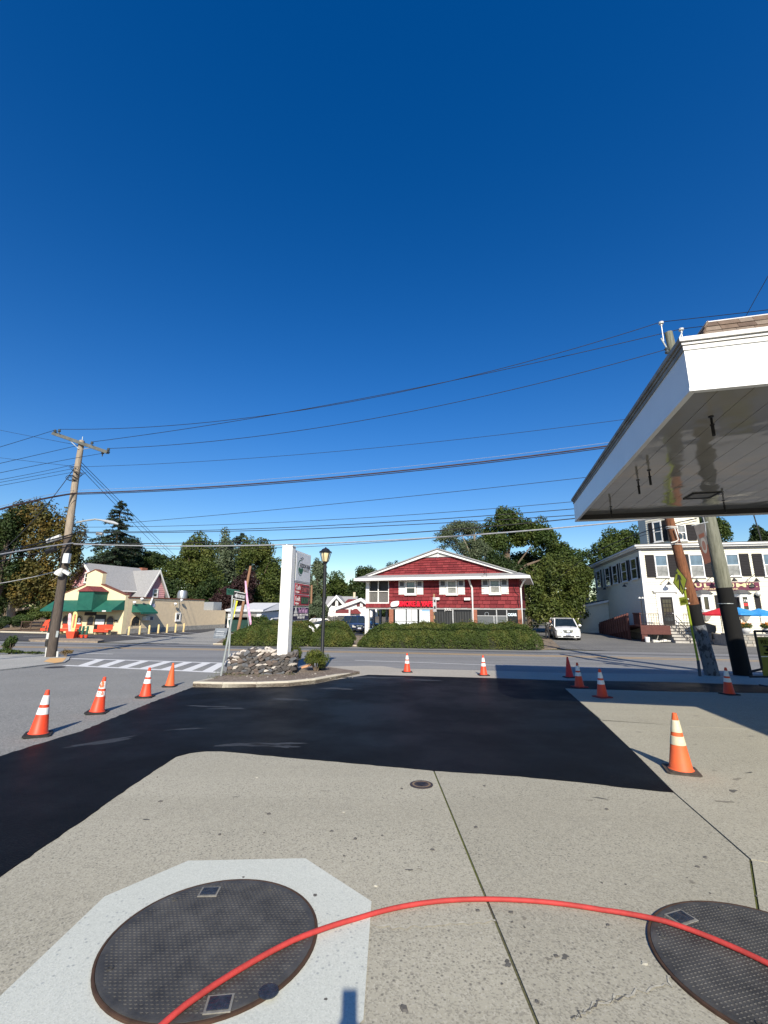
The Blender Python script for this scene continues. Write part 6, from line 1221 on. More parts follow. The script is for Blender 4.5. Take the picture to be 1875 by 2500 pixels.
for lb, pts, c1, c2 in (('white and pink feather flag in the orange planter', [(310, 935), (302, 830), (308, 740), (318, 722), (334, 725), (343, 745), (340, 850), (335, 935)], (.70, .62, .62), (.62, .16, .22)), ('yellow feather flag with red letters in the orange planter', [(335, 935), (340, 880), (352, 770), (368, 712), (385, 705), (404, 715), (410, 745), (395, 850), (372, 935)], (.72, .60, .22), (.62, .22, .12))):
    P = [at(*zd(*p), Yf - .05 * ('yellow' in lb)) for p in pts]; o0 = P[0].copy(); root = thing('feather_flag', lb, 'flag', o0); m = mat('flag_' + ('y' if 'yellow' in lb else 'p'), c1, .7, .2, 2.2, c2=c2 if 'pink' in lb else c1)
    MB().prism([p - o0 for p in P], (0, .03, 0)).build('cloth', m, root); MB().tube([P[0] - o0 + Vector((0, .05, 0)), P[len(P) // 2 - 1] - o0 + Vector((0, .05, 0))], .025, 6).build('staff', galv, root)
    if 'yellow' in lb:
        for i in range(7): t = at(*zd(385 - 4 * i, 745 + 22 * i), Yf - .07) - o0; MB().box(t.x - .07, t.x + .07, t.y - .0, t.y + .01, t.z - .07, t.z + .06).build('flag_letter', mat('flag_red', (.55, .12, .08), .7), root)
for i, (x, lb) in enumerate(((416, 'left of three green posts in orange pots'), (454, 'middle of three green posts in orange pots'), (503, 'right of three green posts in orange pots'))):
    p = gp(*zd(x, 1018)) + Vector((0, 0, .12)); root = thing('potted_post', lb, 'post', p, 0, 'green posts by the cafe flags'); MB().lathe([(.1, 0), (.14, .2), (.15, .2), (.15, .25), (.05, .25)], 12).build('pot', orange_w, root); MB().tube([(0, 0, .2), (.06, 0, .95)], .085, 8).build('post', awn, root)
print('deli ready')
# ------------------------------------------------------------------ PINK HOUSE
HA = at(217, 1377, 62); HF = Fr((HA.x + 3.2 * math.cos(R(-21)), HA.y + 3.2 * math.sin(R(-21)), gz(60)), -21)
ph = froot('pink_house', HF, 'pink house with grey gabled roof behind the yellow cafe', 'house'); pink = mat('pink_siding', (.56, .29, .30), .8, .06, 3); hw = 3.4
zrg = HF.loc(at(217, 1377, 62)).z; zev = HF.hit(zd(1000, 437), 0, .3).z; Lh = 13.
wy1 = HF.hit(zd(1390, 500), 0, 2.2).y; Lh = wy1 - .6
MB().prism([(-2 * hw, 0, 0), (0, 0, 0), (0, 0, zev), (-hw, 0, zrg - .15), (-2 * hw, 0, zev)], (0, Lh, 0)).build('wall', pink, ph)
siding(ph, lambda z: (-2 * hw, 0) if z < zev else (-2 * hw + (z - zev) / (zrg - .15 - zev) * hw, -(z - zev) / (zrg - .15 - zev) * hw), 0, 0, 1., zrg - .2, .3, pink, (0, -.005, 0)); siding(ph, None, 0, Lh, 1., zev, .3, pink, (.005, 0, 0), R(90))
sl_ = (zrg - zev) / hw; ov_ = .55
for s in (0, 1):
    ed = Vector((ov_ if s == 0 else -2 * hw - ov_, -.6, zev - sl_ * ov_)); rd = Vector((-hw, -.6, zrg)); MB().prism([ed, rd, rd + Vector((0, 0, .14)), ed + Vector((0, 0, .14))], (0, Lh + 1.2, 0)).build('roof', roof_grey if s == 0 else roof_grey, ph)
    MB().prism([ed + Vector((0, -.03, -.2)), rd + Vector((0, -.03, -.22)), rd + Vector((0, -.03, .16)), ed + Vector((0, -.03, .16))], (0, .06, 0)).build('rake_board', trim, ph)
MB().box(ov_ - .06, ov_ + .06, -.6, Lh, zev - sl_ * ov_ - .1, zev - sl_ * ov_ + .08).build('eave_board', trim, ph)
# cross wing
wy0, wy1 = HF.hit(zd(1172, 500), 0, 2.2).y, HF.hit(zd(1390, 500), 0, 2.2).y; wm = (wy0 + wy1) / 2; wz = HF.hit(zd(1330, 250), 0, 2.2).z; wp = 2.2; wz = min(wz, zrg)
MB().prism([(wp, wy0, 0), (wp, wy1, 0), (wp, wy1, zev - .5), (wp, wm, wz - .15), (wp, wy0, zev - .5)], (-wp - hw, 0, 0)).build('wing_wall', pink, ph); ws = (wz - zev + .5) / (wy1 - wm)
siding(ph, lambda z: (wy0, wy1) if z < zev - .5 else (wy0 + (z - zev + .5) / (wz - .15 - zev + .5) * (wm - wy0), wy1 - (z - zev + .5) / (wz - .15 - zev + .5) * (wy1 - wm)), 0, 0, 1., wz - .25, .3, pink, (wp + .005, 0, 0), R(90))
for s in (-1, 1):
    ye = (wy0 if s < 0 else wy1) + s * .5; ze = zev - .5 - ws * .5; E0 = Vector((wp + .55, ye, ze)); R0 = Vector((wp + .55, wm, wz)); MB().prism([E0, R0, R0 + Vector((0, 0, .14)), E0 + Vector((0, 0, .14))], (-wp - hw - .6, 0, 0)).build('wing_roof', roof_grey, ph)
    MB().prism([E0 + Vector((.03, 0, -.22)), R0 + Vector((.03, 0, -.26)), R0 + Vector((.03, 0, .16)), E0 + Vector((.03, 0, .16))], (-.06, 0, 0)).build('rake_board', trim, ph)
def sidewin(x0, y0, x1, y1, val): a, b = HF.hit(zd(x0, (y0 + y1) / 2), 0, val).y, HF.hit(zd(x1, (y0 + y1) / 2), 0, val).y; zt, zb = HF.hit(zd((x0 + x1) / 2, y0), 0, val).z, HF.hit(zd((x0 + x1) / 2, y1), 0, val).z; window(ph, (val + .03, a, zb), b - a, zt - zb, R(90), up=glass_b, lo=glass, fw=.14)
sidewin(895, 440, 968, 520, 0); sidewin(1052, 440, 1118, 528, 0); sidewin(1252, 450, 1312, 548, wp)
a, b = HF.hit(zd(505, 265), 1), HF.hit(zd(545, 380), 1); window(ph, (a.x, -.03, b.z), b.x - a.x, a.z - b.z, up=glass, fw=.14); a, b = HF.hit(zd(370, 425), 1), HF.hit(zd(445, 520), 1); window(ph, (a.x, -.03, b.z), b.x - a.x, a.z - b.z, up=glass_b, fw=.14)
c = HF.hit(zd(1152, 215), 0, -hw); MB().box(-hw - .35, -hw + .35, c.y - .5, c.y + .5, zrg - .5, c.z).build('chimney', brick_m, ph)
# ------------------------------------------------------------------ WHITE HOUSES BEHIND THE SHOP
zw6 = zw(780, 1420, .1085)
WF = Fr((at(798, 1500, 78).x, 78, gz(60)), -3); wh = froot('white_house', WF, 'white house with twin gables and red porch roof beyond the lot', 'house'); J = lambda x, y, v=0.: WF.hit(zw6(x, y), 1, v); wht = mat('house_white', (.76, .75, .72), .7, .04, 3); rred = mat('porch_red', (.17, .03, .03), .8, .15, 4)
def gable(x0, x1, ap, ze, dep, y0, nm, zb=0.):
    xm = ap.x; MB().prism([(x0, y0, zb), (x1, y0, zb), (x1, y0, ze), (xm, y0, ap.z - .2), (x0, y0, ze)], (0, dep, 0)).build(nm, wht, wh)
    for s, xe in ((-1, x0), (1, x1)):
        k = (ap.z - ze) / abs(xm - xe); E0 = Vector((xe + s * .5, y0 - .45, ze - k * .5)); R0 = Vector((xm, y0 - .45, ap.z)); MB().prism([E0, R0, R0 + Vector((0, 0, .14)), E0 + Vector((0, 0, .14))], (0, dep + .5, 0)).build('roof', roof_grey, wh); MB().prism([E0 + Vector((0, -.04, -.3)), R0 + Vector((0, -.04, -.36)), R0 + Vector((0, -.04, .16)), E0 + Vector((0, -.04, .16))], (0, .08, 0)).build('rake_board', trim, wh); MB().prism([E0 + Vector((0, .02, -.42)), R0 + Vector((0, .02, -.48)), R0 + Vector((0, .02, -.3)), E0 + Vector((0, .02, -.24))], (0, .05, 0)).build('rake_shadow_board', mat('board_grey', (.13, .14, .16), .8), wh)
ap = J(390, 322); gable(J(200, 540).x, J(590, 540).x, ap, J(390, 540).z, 9, 0, 'left_gable_wall')
ap2 = J(940, 388, -1.5); gable(J(600, 560, -1.5).x - 1.6, J(1230, 560, -1.5).x, ap2, J(940, 600, -1.5).z, 10.5, -1.5, 'right_gable_wall')
q0, q1 = J(180, 330, 5), J(858, 330, 5); MB().hexa([(q0.x, 2.5, J(300, 540).z), (q1.x, 2.5, J(300, 540).z), (q1.x, 9, J(300, 540).z), (q0.x, 9, J(300, 540).z)], [(q0.x, 5, q0.z), (q1.x, 5, q0.z), (q1.x, 5.4, q0.z), (q0.x, 5.4, q0.z)]).build('main_roof', roof_grey, wh)
c0, c1 = J(765, 240, 5), J(810, 340, 5); MB().box(c0.x, c1.x, 4.7, 5.4, c1.z - .3, c0.z).build('chimney', mat('chimney_cream', (.55, .47, .33), .9), wh)
for (x0, y0, x1, y1, v) in ((365, 440, 415, 545, 0), (918, 470, 968, 560, -1.5), (690, 722, 815, 790, -3)): a, b = J(x0, y0, v), J(x1, y1, v); window(wh, (a.x, v - .03, b.z), b.x - a.x, a.z - b.z, shutter=shut_k if v > -1 else (mat('shutter_wine', (.10, .02, .025), .7) if v > -2 else None), sw=.55, up=glass_c, fw=.14)
a, b = J(330, 712, -4), J(680, 640, -3); MB().hexa([(a.x, -4.2, a.z), (J(690, 712, -4).x, -4.2, a.z), (J(690, 712, -4).x, -1.5, b.z), (J(480, 640, -1.5).x, -1.5, b.z)], [(a.x, -4.2, a.z + .12), (J(690, 712, -4).x, -4.2, a.z + .12), (J(690, 712, -4).x, -1.5, b.z + .12), (J(480, 640, -1.5).x, -1.5, b.z + .12)]).build('porch_roof', rred, wh); MB().box(a.x, J(690, 712, -4).x, -4.25, -4.15, a.z - .35, a.z).build('porch_beam', trim, wh)
a2, b2 = J(590, 475, 1), J(750, 405, 1); MB().hexa([(a2.x, .2, a2.z), (b2.x + 1.2, .2, a2.z), (b2.x + 1.2, 2.6, b2.z), (a2.x + .2, 2.6, b2.z)], [(a2.x, .2, a2.z + .12), (b2.x + 1.2, .2, a2.z + .12), (b2.x + 1.2, 2.6, b2.z + .12), (a2.x + .2, 2.6, b2.z + .12)]).build('dormer_roof', rred, wh)
a, b = J(685, 670, -3), J(900, 790, -3); MB().box(a.x, b.x, -3, -1.5, 0, a.z - .3).build('entry_wall', wht, wh); MB().hexa([(a.x - .3, -3.5, a.z - .35), (b.x + .3, -3.5, a.z - .35), (b.x - .6, -1.5, a.z + .35), (a.x + .6, -1.5, a.z + .35)], [(a.x - .3, -3.5, a.z - .2), (b.x + .3, -3.5, a.z - .2), (b.x - .6, -1.5, a.z + .45), (a.x + .6, -1.5, a.z + .45)]).build('entry_roof', rred, wh)
for x in (345, 675): c = J(x, 760, -4.1); MB().box(c.x - .12, c.x + .12, -4.2, -4.0, 0, c.z + 1.2).build('porch_post', trim, wh)
# wooden fence behind the parked cars
fl_, fr2 = at(722, 1513, 66), at(1010, 1513, 66); fe = thing('wooden_fence', 'weathered dark board fence behind the parked cars', 'fence', (fl_.x, 66, gz(60))); Lf = fr2.x - fl_.x; zf2 = at(800, 1505, 66).z - gz(60)
mb = MB(); rr = random.Random(2); x = 0
while x < Lf: mb.box(x, x + .15, 0, .03, 0, zf2 + rr.uniform(-.03, .03)); x += .165
mb.build('boards', mat('fence_grey', (.085, .08, .078), .9, .3, 2), fe, kind='stuff')
for i in range(8): MB().box(i * Lf / 7.2, i * Lf / 7.2 + .12, .04, .16, 0, zf2 + .1).build('post', MATS['fence_grey'], fe)
for z in (.4, zf2 - .4): MB().box(0, Lf, .035, .09, z, z + .1).build('rail', MATS['fence_grey'], fe)
# small white garage behind the left hedge
z2 = zw(380, 1250, .3134); GF = Fr((at(*z2(560, 840), 64).x, 64, gz(60)), -6); ga = froot('garage', GF, 'low white garage with flat pale roof behind the left hedge', 'garage'); gJ = lambda x, y, v=0.: GF.hit(z2(x, y), 1, v)
wg = gJ(845, 800).x; zg = gJ(700, 775).z; MB().box(0, wg - .4, 0, 8, 0, zg).build('wall', wht, ga); MB().hexa([(-.3, -.5, zg), (wg, -.5, zg), (wg, 8, zg + .3), (-.3, 8, zg + .3)], [(-.3, -.5, zg + .25), (wg, -.5, zg + .25), (wg - .6, 8, zg + 1.3), (.3, 8, zg + 1.3)]).build('roof', mat('roof_pale', (.55, .56, .57), .8, .1, 3), ga)
a, b = gJ(600, 800), gJ(640, 860); MB().box(wg * .22, wg * .75, -.05, -.01, .0, zg * .55).build('garage_door', trim, ga); MB().box(wg * .2, wg * .8, -.04, -.005, zg * .62, zg * .9).build('window_band', glass_c, ga); 
for i in range(4): MB().box(wg * .22, wg * .75, -.06, -.051, zg * .55 * i / 4 + .02, zg * .55 * i / 4 + .05).build('door_groove', mat('groove', (.4, .4, .4), .8), ga)
# dumpster, leaning pole, feather banner, sandwich board
d = at(*z2(670, 880), 50); dp = thing('dumpster', 'dark green dumpster beside the side drive', 'dumpster', (d.x, 50, gz(50))); MB().hexa([(-1.3, 0, .15), (1.3, 0, .15), (1.3, 1.4, .15), (-1.3, 1.4, .15)], [(-1.45, -.15, 1.35), (1.45, -.15, 1.35), (1.45, 1.5, 1.6), (-1.45, 1.5, 1.6)]).build('bin', mat('bin_green', (.012, .045, .035), .6, .2), dp)
MB().box(-1.5, 1.5, -.2, 1.55, 1.62, 1.68).build('lid', rubber, dp)
for x in (-1.1, 1.1): MB().lathe([(.1, 0), (.1, .15)], 8, (x, .2, 0)).build('caster', rubber, dp)
b = at(*z2(640, 897), 46); b.z = gz(50); lpz = thing('leaning_pole', 'leaning brown wooden pole behind the one way sign', 'pole', b); MB().tube([(0, 0, -.05), at(*z2(740, 420), 46) - b], [.16, .13], 10).build('shaft', mat('pole_tan', (.26, .14, .08), .9, .3, 4, .4, stretch=(4, 4, .5)), lpz, True)
P = [at(*z2(x, y), 39) for x, y in ((735, 882), (722, 800), (700, 640), (694, 535), (706, 538), (718, 660), (738, 790), (748, 870))]; o0 = P[0].copy(); ff = thing('feather_banner', 'tall narrow pink feather banner behind the left hedge', 'banner', o0); MB().prism([p - o0 for p in P], (0, .04, 0)).build('cloth', mat('banner_pink', (.58, .18, .40), .7, .25, 1.6, c2=(.70, .55, .60)), ff); MB().tube([Vector((0, .06, -.9)), P[3] - o0 + Vector((0, .06, 0))], .03, 6).build('staff', galv, ff)
d = gp(*z2(505, 985)); sbd = thing('sandwich_board', 'grey sandwich board sign at the corner of the left hedge', 'sign', d)
hb = at(*z2(512, 905), d.y).z - d.z; wb = .55
for s in (-1, 1): MB().hexa([(-wb, s * .35 - .02, 0), (wb, s * .35 - .02, 0), (wb, s * .35 + .02, 0), (-wb, s * .35 + .02, 0)], [(-wb + .05, s * .03 - .02, hb), (wb + .05, s * .03 - .02, hb), (wb + .05, s * .03 + .02, hb), (-wb + .05, s * .03 + .02, hb)]).build('board', mat('board_slate', (.14, .16, .18), .7, .25, 3), sbd)
for i in range(3): MB().box(-.35, .35, -.30 + i * .07, -.29 + i * .07, hb * (.3 + .18 * i), hb * (.36 + .18 * i)).build('chalk_line', mat('chalk', (.4, .42, .44), .9), sbd)
b = at(*zw(660, 1320, .1356)(745, 1030), 60); b.z = gz(60); pz3 = thing('far_pole', 'short orange brown pole far behind the price sign', 'pole', b); MB().tube([(0, 0, -.05), at(*zw(660, 1320, .1356)(745, 800), 60) - b], .13, 8).build('shaft', MATS['pole_tan'], pz3)
# chain link fence and shrubs at far left
zl = zw(0, 1380, .12658); A, B = at(*zl(425, 1085), 50), at(*zl(960, 1080), 50); fb = thing('chain_link_fence', 'brown metal fence in front of the leafy slope at left', 'fence', (A.x, 50, gz(50))); Lc = B.x - A.x; hc = A.z - gz(50)
mb = MB(); mb.tube([(0, 0, hc), (Lc, 0, hc)], .04, 6).tube([(0, 0, .15), (Lc, 0, .15)], .03, 6); mb.build('rail', mat('rail_brown', (.08, .05, .035), .8), fb)
for t in (0, .35, .72, 1): MB().tube([(Lc * t, 0, 0), (Lc * t, 0, hc + .05)], .05, 6).build('post', MATS['rail_brown'], fb)
mb = MB()
for i in range(26): x = Lc * i / 26; mb.tube([(x, 0, .1), (x + hc * .5, 0, hc)], .008, 4, False).tube([(x + hc * .5, 0, .1), (x, 0, hc)], .008, 4, False)
mb.build('mesh', MATS['rail_brown'], fb, kind='stuff')
A = at(*zl(910, 1100), 47); sgn = thing('orange_sign', 'small orange sign on a stake left of the utility pole', 'sign', (A.x, 47, gz(47))); MB().tube([(0, 0, 0), (0, 0, A.z - gz(47))], .04, 6).build('stake', iron_r, sgn); MB().prism([(-.4, -.05, A.z - gz(47) - .4), (.1, -.05, A.z - gz(47) - .3), (.35, -.05, A.z - gz(47) + .3), (-.15, -.05, A.z - gz(47) + .2)], (0, .04, 0)).build('panel', orange_w, sgn)
print('houses ready')
# ================================================================== VEHICLES
chrome_c = mat('chrome', (.45, .46, .47), .2, .1, metal=.9); lamp_c = mat('headlamp', (.50, .49, .45), .12, .2, 8, spec=.8); tyre_m = mat('tyre', (.016, .016, .016), .85, .2); car_glass = mat('car_glass', (.012, .018, .02), .05, .3, 2, spec=.8); car_dark = mat('car_trim', (.015, .015, .016), .5)
def make_car(name, label, loc, rz, paint, dims, prof, detail=True, group='parked cars behind the hedge'):
    """nose towards -y; prof: stations (y, z_top, half width) of the lower body; cabin points along y"""
    W_, L_, Hh, belt, (wy0, ry0, ry1, by1) = dims; root = thing(name, label, 'car', loc, rz, group)
    mb = MB(); rings = []
    for (y, zt, hw, zb) in prof:
        rings.append([(-hw * .93, y, zb), (-hw, y, zb + .18), (-hw, y, zt - .22), (-hw * .94, y, zt - .05), (-hw * .6, y, zt + .01), (0, y, zt + .03), (hw * .6, y, zt + .01), (hw * .94, y, zt - .05), (hw, y, zt - .22), (hw, y, zb + .18), (hw * .93, y, zb)])
    vs = [p for r in rings for p in r]; n = 11; fs = []
    for i in range(len(rings) - 1):
        for j in range(n): fs.append((i * n + j, i * n + (j + 1) % n, (i + 1) * n + (j + 1) % n, (i + 1) * n + j))
    fs += [tuple(range(n)), tuple(range((len(rings) - 1) * n, len(rings) * n))[::-1]]
    mb.add(vs, fs).build('body', paint, root, True)
    hb, hr = W_ / 2 * .93, W_ / 2 * .74; zr_ = Hh - .06
    lo = [(-hb * .96, wy0, belt), (hb * .96, wy0, belt), (hb, by1, belt), (-hb, by1, belt)]; hi = [(-hr, ry0, zr_), (hr, ry0, zr_), (hr, ry1, zr_), (-hr, ry1, zr_)]
    MB().hexa(lo, hi).build('windows', car_glass, root)
    e = .03; MB().hexa([(-hr - e, ry0 - .05, zr_ - .03), (hr + e, ry0 - .05, zr_ - .03), (hr + e, ry1 + .05, zr_ - .03), (-hr - e, ry1 + .05, zr_ - .03)], [(-hr * .82, ry0 + .25, Hh), (hr * .82, ry0 + .25, Hh), (hr * .82, ry1 - .2, Hh), (-hr * .82, ry1 - .2, Hh)]).build('roof', paint, root, True)
    for s in (-1, 1):
        MB().tube([(s * hb * .965, wy0, belt - .02), (s * (hr + .005), ry0, zr_)], .05, 6).build('pillar', paint, root); MB().tube([(s * hb, by1, belt - .02), (s * (hr + .005), ry1, zr_)], .06, 6).build('pillar', paint, root)
        for t in (.36, .66): MB().tube([(s * (hb + .005), wy0 + (by1 - wy0) * (t + .03), belt - .02), (s * (hr + .01), ry0 + (ry1 - ry0) * t, zr_)], .04, 6).build('pillar', paint if t < .5 else car_dark, root)
        mr = MB().sphere((s * (W_ / 2 + .13), wy0 + .35, belt + .1), (.13, .08, .10), 10, 6).build('mirror', paint, root, True)
    for s in (-1, 1):
        for y in (L_ * .19, L_ * .80):
            wv = MB().lathe([(.20, -.1), (.33, -.11), (.34, -.08), (.34, .08), (.33, .11), (.2, .1)], 22).build('wheel', tyre_m, root, loc=(s * (W_ / 2 - .1), y, .335), rot=(0, R(90), 0)); MB().lathe([(.21, -.10), (.21, .10), (.1, .115), (.03, .118)] if s > 0 else [(.03, -.118), (.1, -.115), (.21, -.10), (.21, .10)], 18).build('rim', chrome_c, wv)
    if detail:
        hw = prof[0][2]
        for s in (-1, 1):
            MB().hexa([(s * .42, -.085, .58), (s * .86, -.03, .60), (s * .99, .40, .68), (s * .5, .3, .6)], [(s * .46, -.075, .70), (s * .88, .0, .80), (s * .985, .46, .88), (s * .5, .3, .74)]).build('headlight', lamp_c, root)
            MB().box(s * hw * .80 - .13, s * hw * .80 + .13, -.075, .05, .30, .38).build('fog_lamp', car_dark, root)
        gr_ = MB().prism([(-hw * .46, -.085, .83), (hw * .46, -.085, .83), (hw * .40, -.09, .66), (hw * .22, -.095, .60), (-hw * .22, -.095, .60), (-hw * .40, -.09, .66)], (0, .06, 0)).build('grille', chrome_c, root)
        for s in (-1, 1): MB().box(min(s * .05, s * .3), max(s * .05, s * .3), -.105, -.09, .64, .70).build('grille_slot', car_dark, gr_)
        MB().box(-.11, .11, -.11, -.088, .66, .78).build('badge', paint, gr_)
        MB().box(-hw * .5, hw * .5, -.075, .05, .27, .37).build('air_intake', car_dark, root)
        pl = MB().box(-.19, .19, -.13, -.095, .42, .57).build('number_plate', mat('plate_white', (.65, .66, .68), .5), root); 
        for i in range(5): MB().box(-.15 + i * .062, -.11 + i * .062, -.133, -.13, .46, .54).build('plate_mark', mat('plate_ink', (.15, .2, .4), .5), pl)
        MB().hexa([(.42, wy0 + .28, belt + .06), (.62, wy0 + .28, belt + .06), (.62, wy0 + .36, belt + .04), (.42, wy0 + .36, belt + .04)], [(.42, wy0 + .28, belt + .09), (.62, wy0 + .28, belt + .09), (.62, wy0 + .36, belt + .07), (.42, wy0 + .36, belt + .07)]).build('parking_pass', trim, root)
        MB().box(-.4, .4, ry0 + .3, ry0 + 1.1, Hh - .01, Hh + .008).build('sunroof', car_glass, root)
    return root
vw = mat('van_white', (.78, .78, .77), .22, .03, 2, coat=.6)
vp = gp(1389, 1564)
van = make_car('minivan', 'white minivan parked facing the road beside the right hedge', (vp.x, vp.y, gz(40)), R(-14), vw, (2.0, 5.0, 1.74, 1.05, (1.05, 1.95, 4.6, 4.93)), [(-.05, .74, .84, .24), (.10, .86, .94, .20), (.6, .98, .985, .2), (1.15, 1.07, .99, .2), (2.5, 1.09, .975, .22), (4.6, 1.09, .97, .22), (4.95, 1.0, .93, .28)], group='cars in the lots'); van.scale = (1.1,) * 3
cz = lambda x, y, Y: Vector((at(*zw6(x, y), Y).x, Y, gz(60)))
car_prof = lambda hw, hood, tr: [(-.03, hood - .18, hw * .85, .30), (.15, hood - .06, hw * .95, .24), (1.1, hood + .04, hw, .22), (2.6, hood + .08, hw, .22), (3.9, tr, hw, .22), (4.45, tr - .12, hw * .9, .28)]
make_car('sport_utility_vehicle', 'black sport utility vehicle by the fence behind the lamp post', cz(270, 900, 60), R(75), mat('car_black', (.012, .012, .014), .25, coat=.6), (1.9, 4.5, 1.85, 1.12, (1.0, 1.6, 4.1, 4.4)), car_prof(.95, 1.05, 1.15), False)
make_car('parked_car', 'white car with only its roof showing above the hedge', cz(545, 930, 50), R(95), vw, (1.8, 4.5, 1.62, 1.0, (1.1, 1.8, 3.4, 4.0)), car_prof(.9, .92, .98), False)
make_car('parked_car', 'dark blue sedan left of the shop corner post', cz(905, 1040, 52), R(-12), mat('car_navy', (.012, .018, .04), .25, coat=.6), (1.85, 4.5, 1.62, .98, (1.1, 1.8, 3.4, 4.1)), car_prof(.92, .9, .98), True)
make_car('pickup', 'dark blue vehicle parked under the carport behind the shop', cz(1370, 960, 53), R(80), mat('car_blue', (.012, .03, .09), .25, coat=.6), (1.95, 4.9, 1.85, 1.1, (1.1, 1.8, 4.0, 4.5)), car_prof(.97, 1.05, 1.1), False)
p = at(*zs(660, 1480), 47); make_car('parked_car', 'white car roof seen above the hedge under the price sign', (p.x, 47, gz(60)), R(90), vw, (1.8, 4.5, 1.70, 1.0, (1.1, 1.8, 3.4, 4.0)), car_prof(.9, .92, .98), False)
# ================================================================== PERSON LEANING INTO THE VAN
def skin_body(name, joints, edges, m, root, sub=2):
    me = bpy.data.meshes.new(name); me.from_pydata([j[:3] for j in joints], edges, []); o = link(name, me, root); me.materials.append(m)
    md = o.modifiers.new('skin', 'SKIN'); md.use_smooth_shade = True
    for i, j in enumerate(joints): sv = me.skin_vertices[0].data[i]; sv.radius = (j[3], j[4] if len(j) > 4 else j[3]); sv.use_root = (i == 0)
    o.modifiers.new('sub', 'SUBSURF').levels = sub; o.modifiers['sub'].render_levels = sub
    return o
skin_m = mat('skin', (.52, .29, .20), .6, .06, 8); cloth_k = mat('cloth_black', (.02, .02, .022), .85, .2); jeans = mat('cloth_dark_blue', (.03, .035, .055), .85, .2)
pp = QF.O * 0 + Vector((at(1337, 1560, 42.2).x, 42.2, gz(40)))
per = thing('person', 'person in black jersey with white back number bending at the van door', 'person', pp, R(-58))
J_ = [(0, 0, .95, .15, .12), (0, .10, 1.15, .15, .11), (0, .28, 1.36, .18, .11), (0, .36, 1.44, .07), (0, .46, 1.50, .055), (-.1, 0, .88, .10), (-.11, -.03, .48, .065), (-.12, -.08, .09, .045), (-.12, .06, .04, .045), (.1, 0, .88, .10), (.12, .06, .48, .065), (.13, .02, .09, .045), (.13, .16, .04, .045), (-.2, .30, 1.36, .06), (-.26, .42, 1.12, .045), (-.22, .66, 1.06, .035), (.2, .30, 1.36, .06), (.26, .44, 1.14, .045), (.20, .68, 1.10, .035)]
Ed = [(0, 1), (1, 2), (2, 3), (3, 4), (0, 5), (5, 6), (6, 7), (7, 8), (0, 9), (9, 10), (10, 11), (11, 12), (2, 13), (13, 14), (14, 15), (2, 16), (16, 17), (17, 18)]
skin_body('body', J_, Ed, cloth_k, per, 1)
hd = MB().sphere((0, .53, 1.58), (.078, .10, .115), 14, 10).build('head', skin_m, per, True); MB().sphere((0, .505, 1.60), (.082, .095, .10), 12, 8).build('hair', mat('hair_thin', (.30, .17, .12), .8), hd); MB().sphere((0, .635, 1.57), (.016, .02, .025), 6, 5).build('nose', skin_m, hd)
for s in (-1, 1):
    MB().sphere((s * .08, .52, 1.57), (.014, .025, .033), 6, 5).build('ear', skin_m, hd); MB().sphere((s * .03, .622, 1.595), (.012, .01, .009), 6, 4).build('eye', black, hd)
    q = (-.22, .66, 1.06) if s < 0 else (.20, .68, 1.10); hn = MB().sphere((q[0], q[1] + .06, q[2] - .01), (.035, .05, .02), 8, 6).build('hand', skin_m, per, True)
    for k in range(4): MB().tube([(q[0] - .028 + .018 * k, q[1] + .09, q[2] - .01), (q[0] - .028 + .018 * k, q[1] + .14 - .008 * abs(k - 1.5), q[2] - .03), (q[0] - .028 + .018 * k, q[1] + .15, q[2] - .055)], [.009, .008, .006], 6).build('finger', skin_m, hn)
    MB().tube([(q[0] - s * .03, q[1] + .05, q[2]), (q[0] - s * .055, q[1] + .1, q[2] - .02)], [.011, .008], 6).build('thumb', skin_m, hn)
nb = MB().quad((-.12, .14, 1.33), (.12, .14, 1.33), (.12, .03, 1.12), (-.12, .03, 1.12)).build('jersey_number_panel', trim, per)
MB().quad((-.16, .22, 1.475), (.16, .22, 1.475), (.14, .185, 1.43), (-.14, .185, 1.43)).build('jersey_name_strip', trim, per)
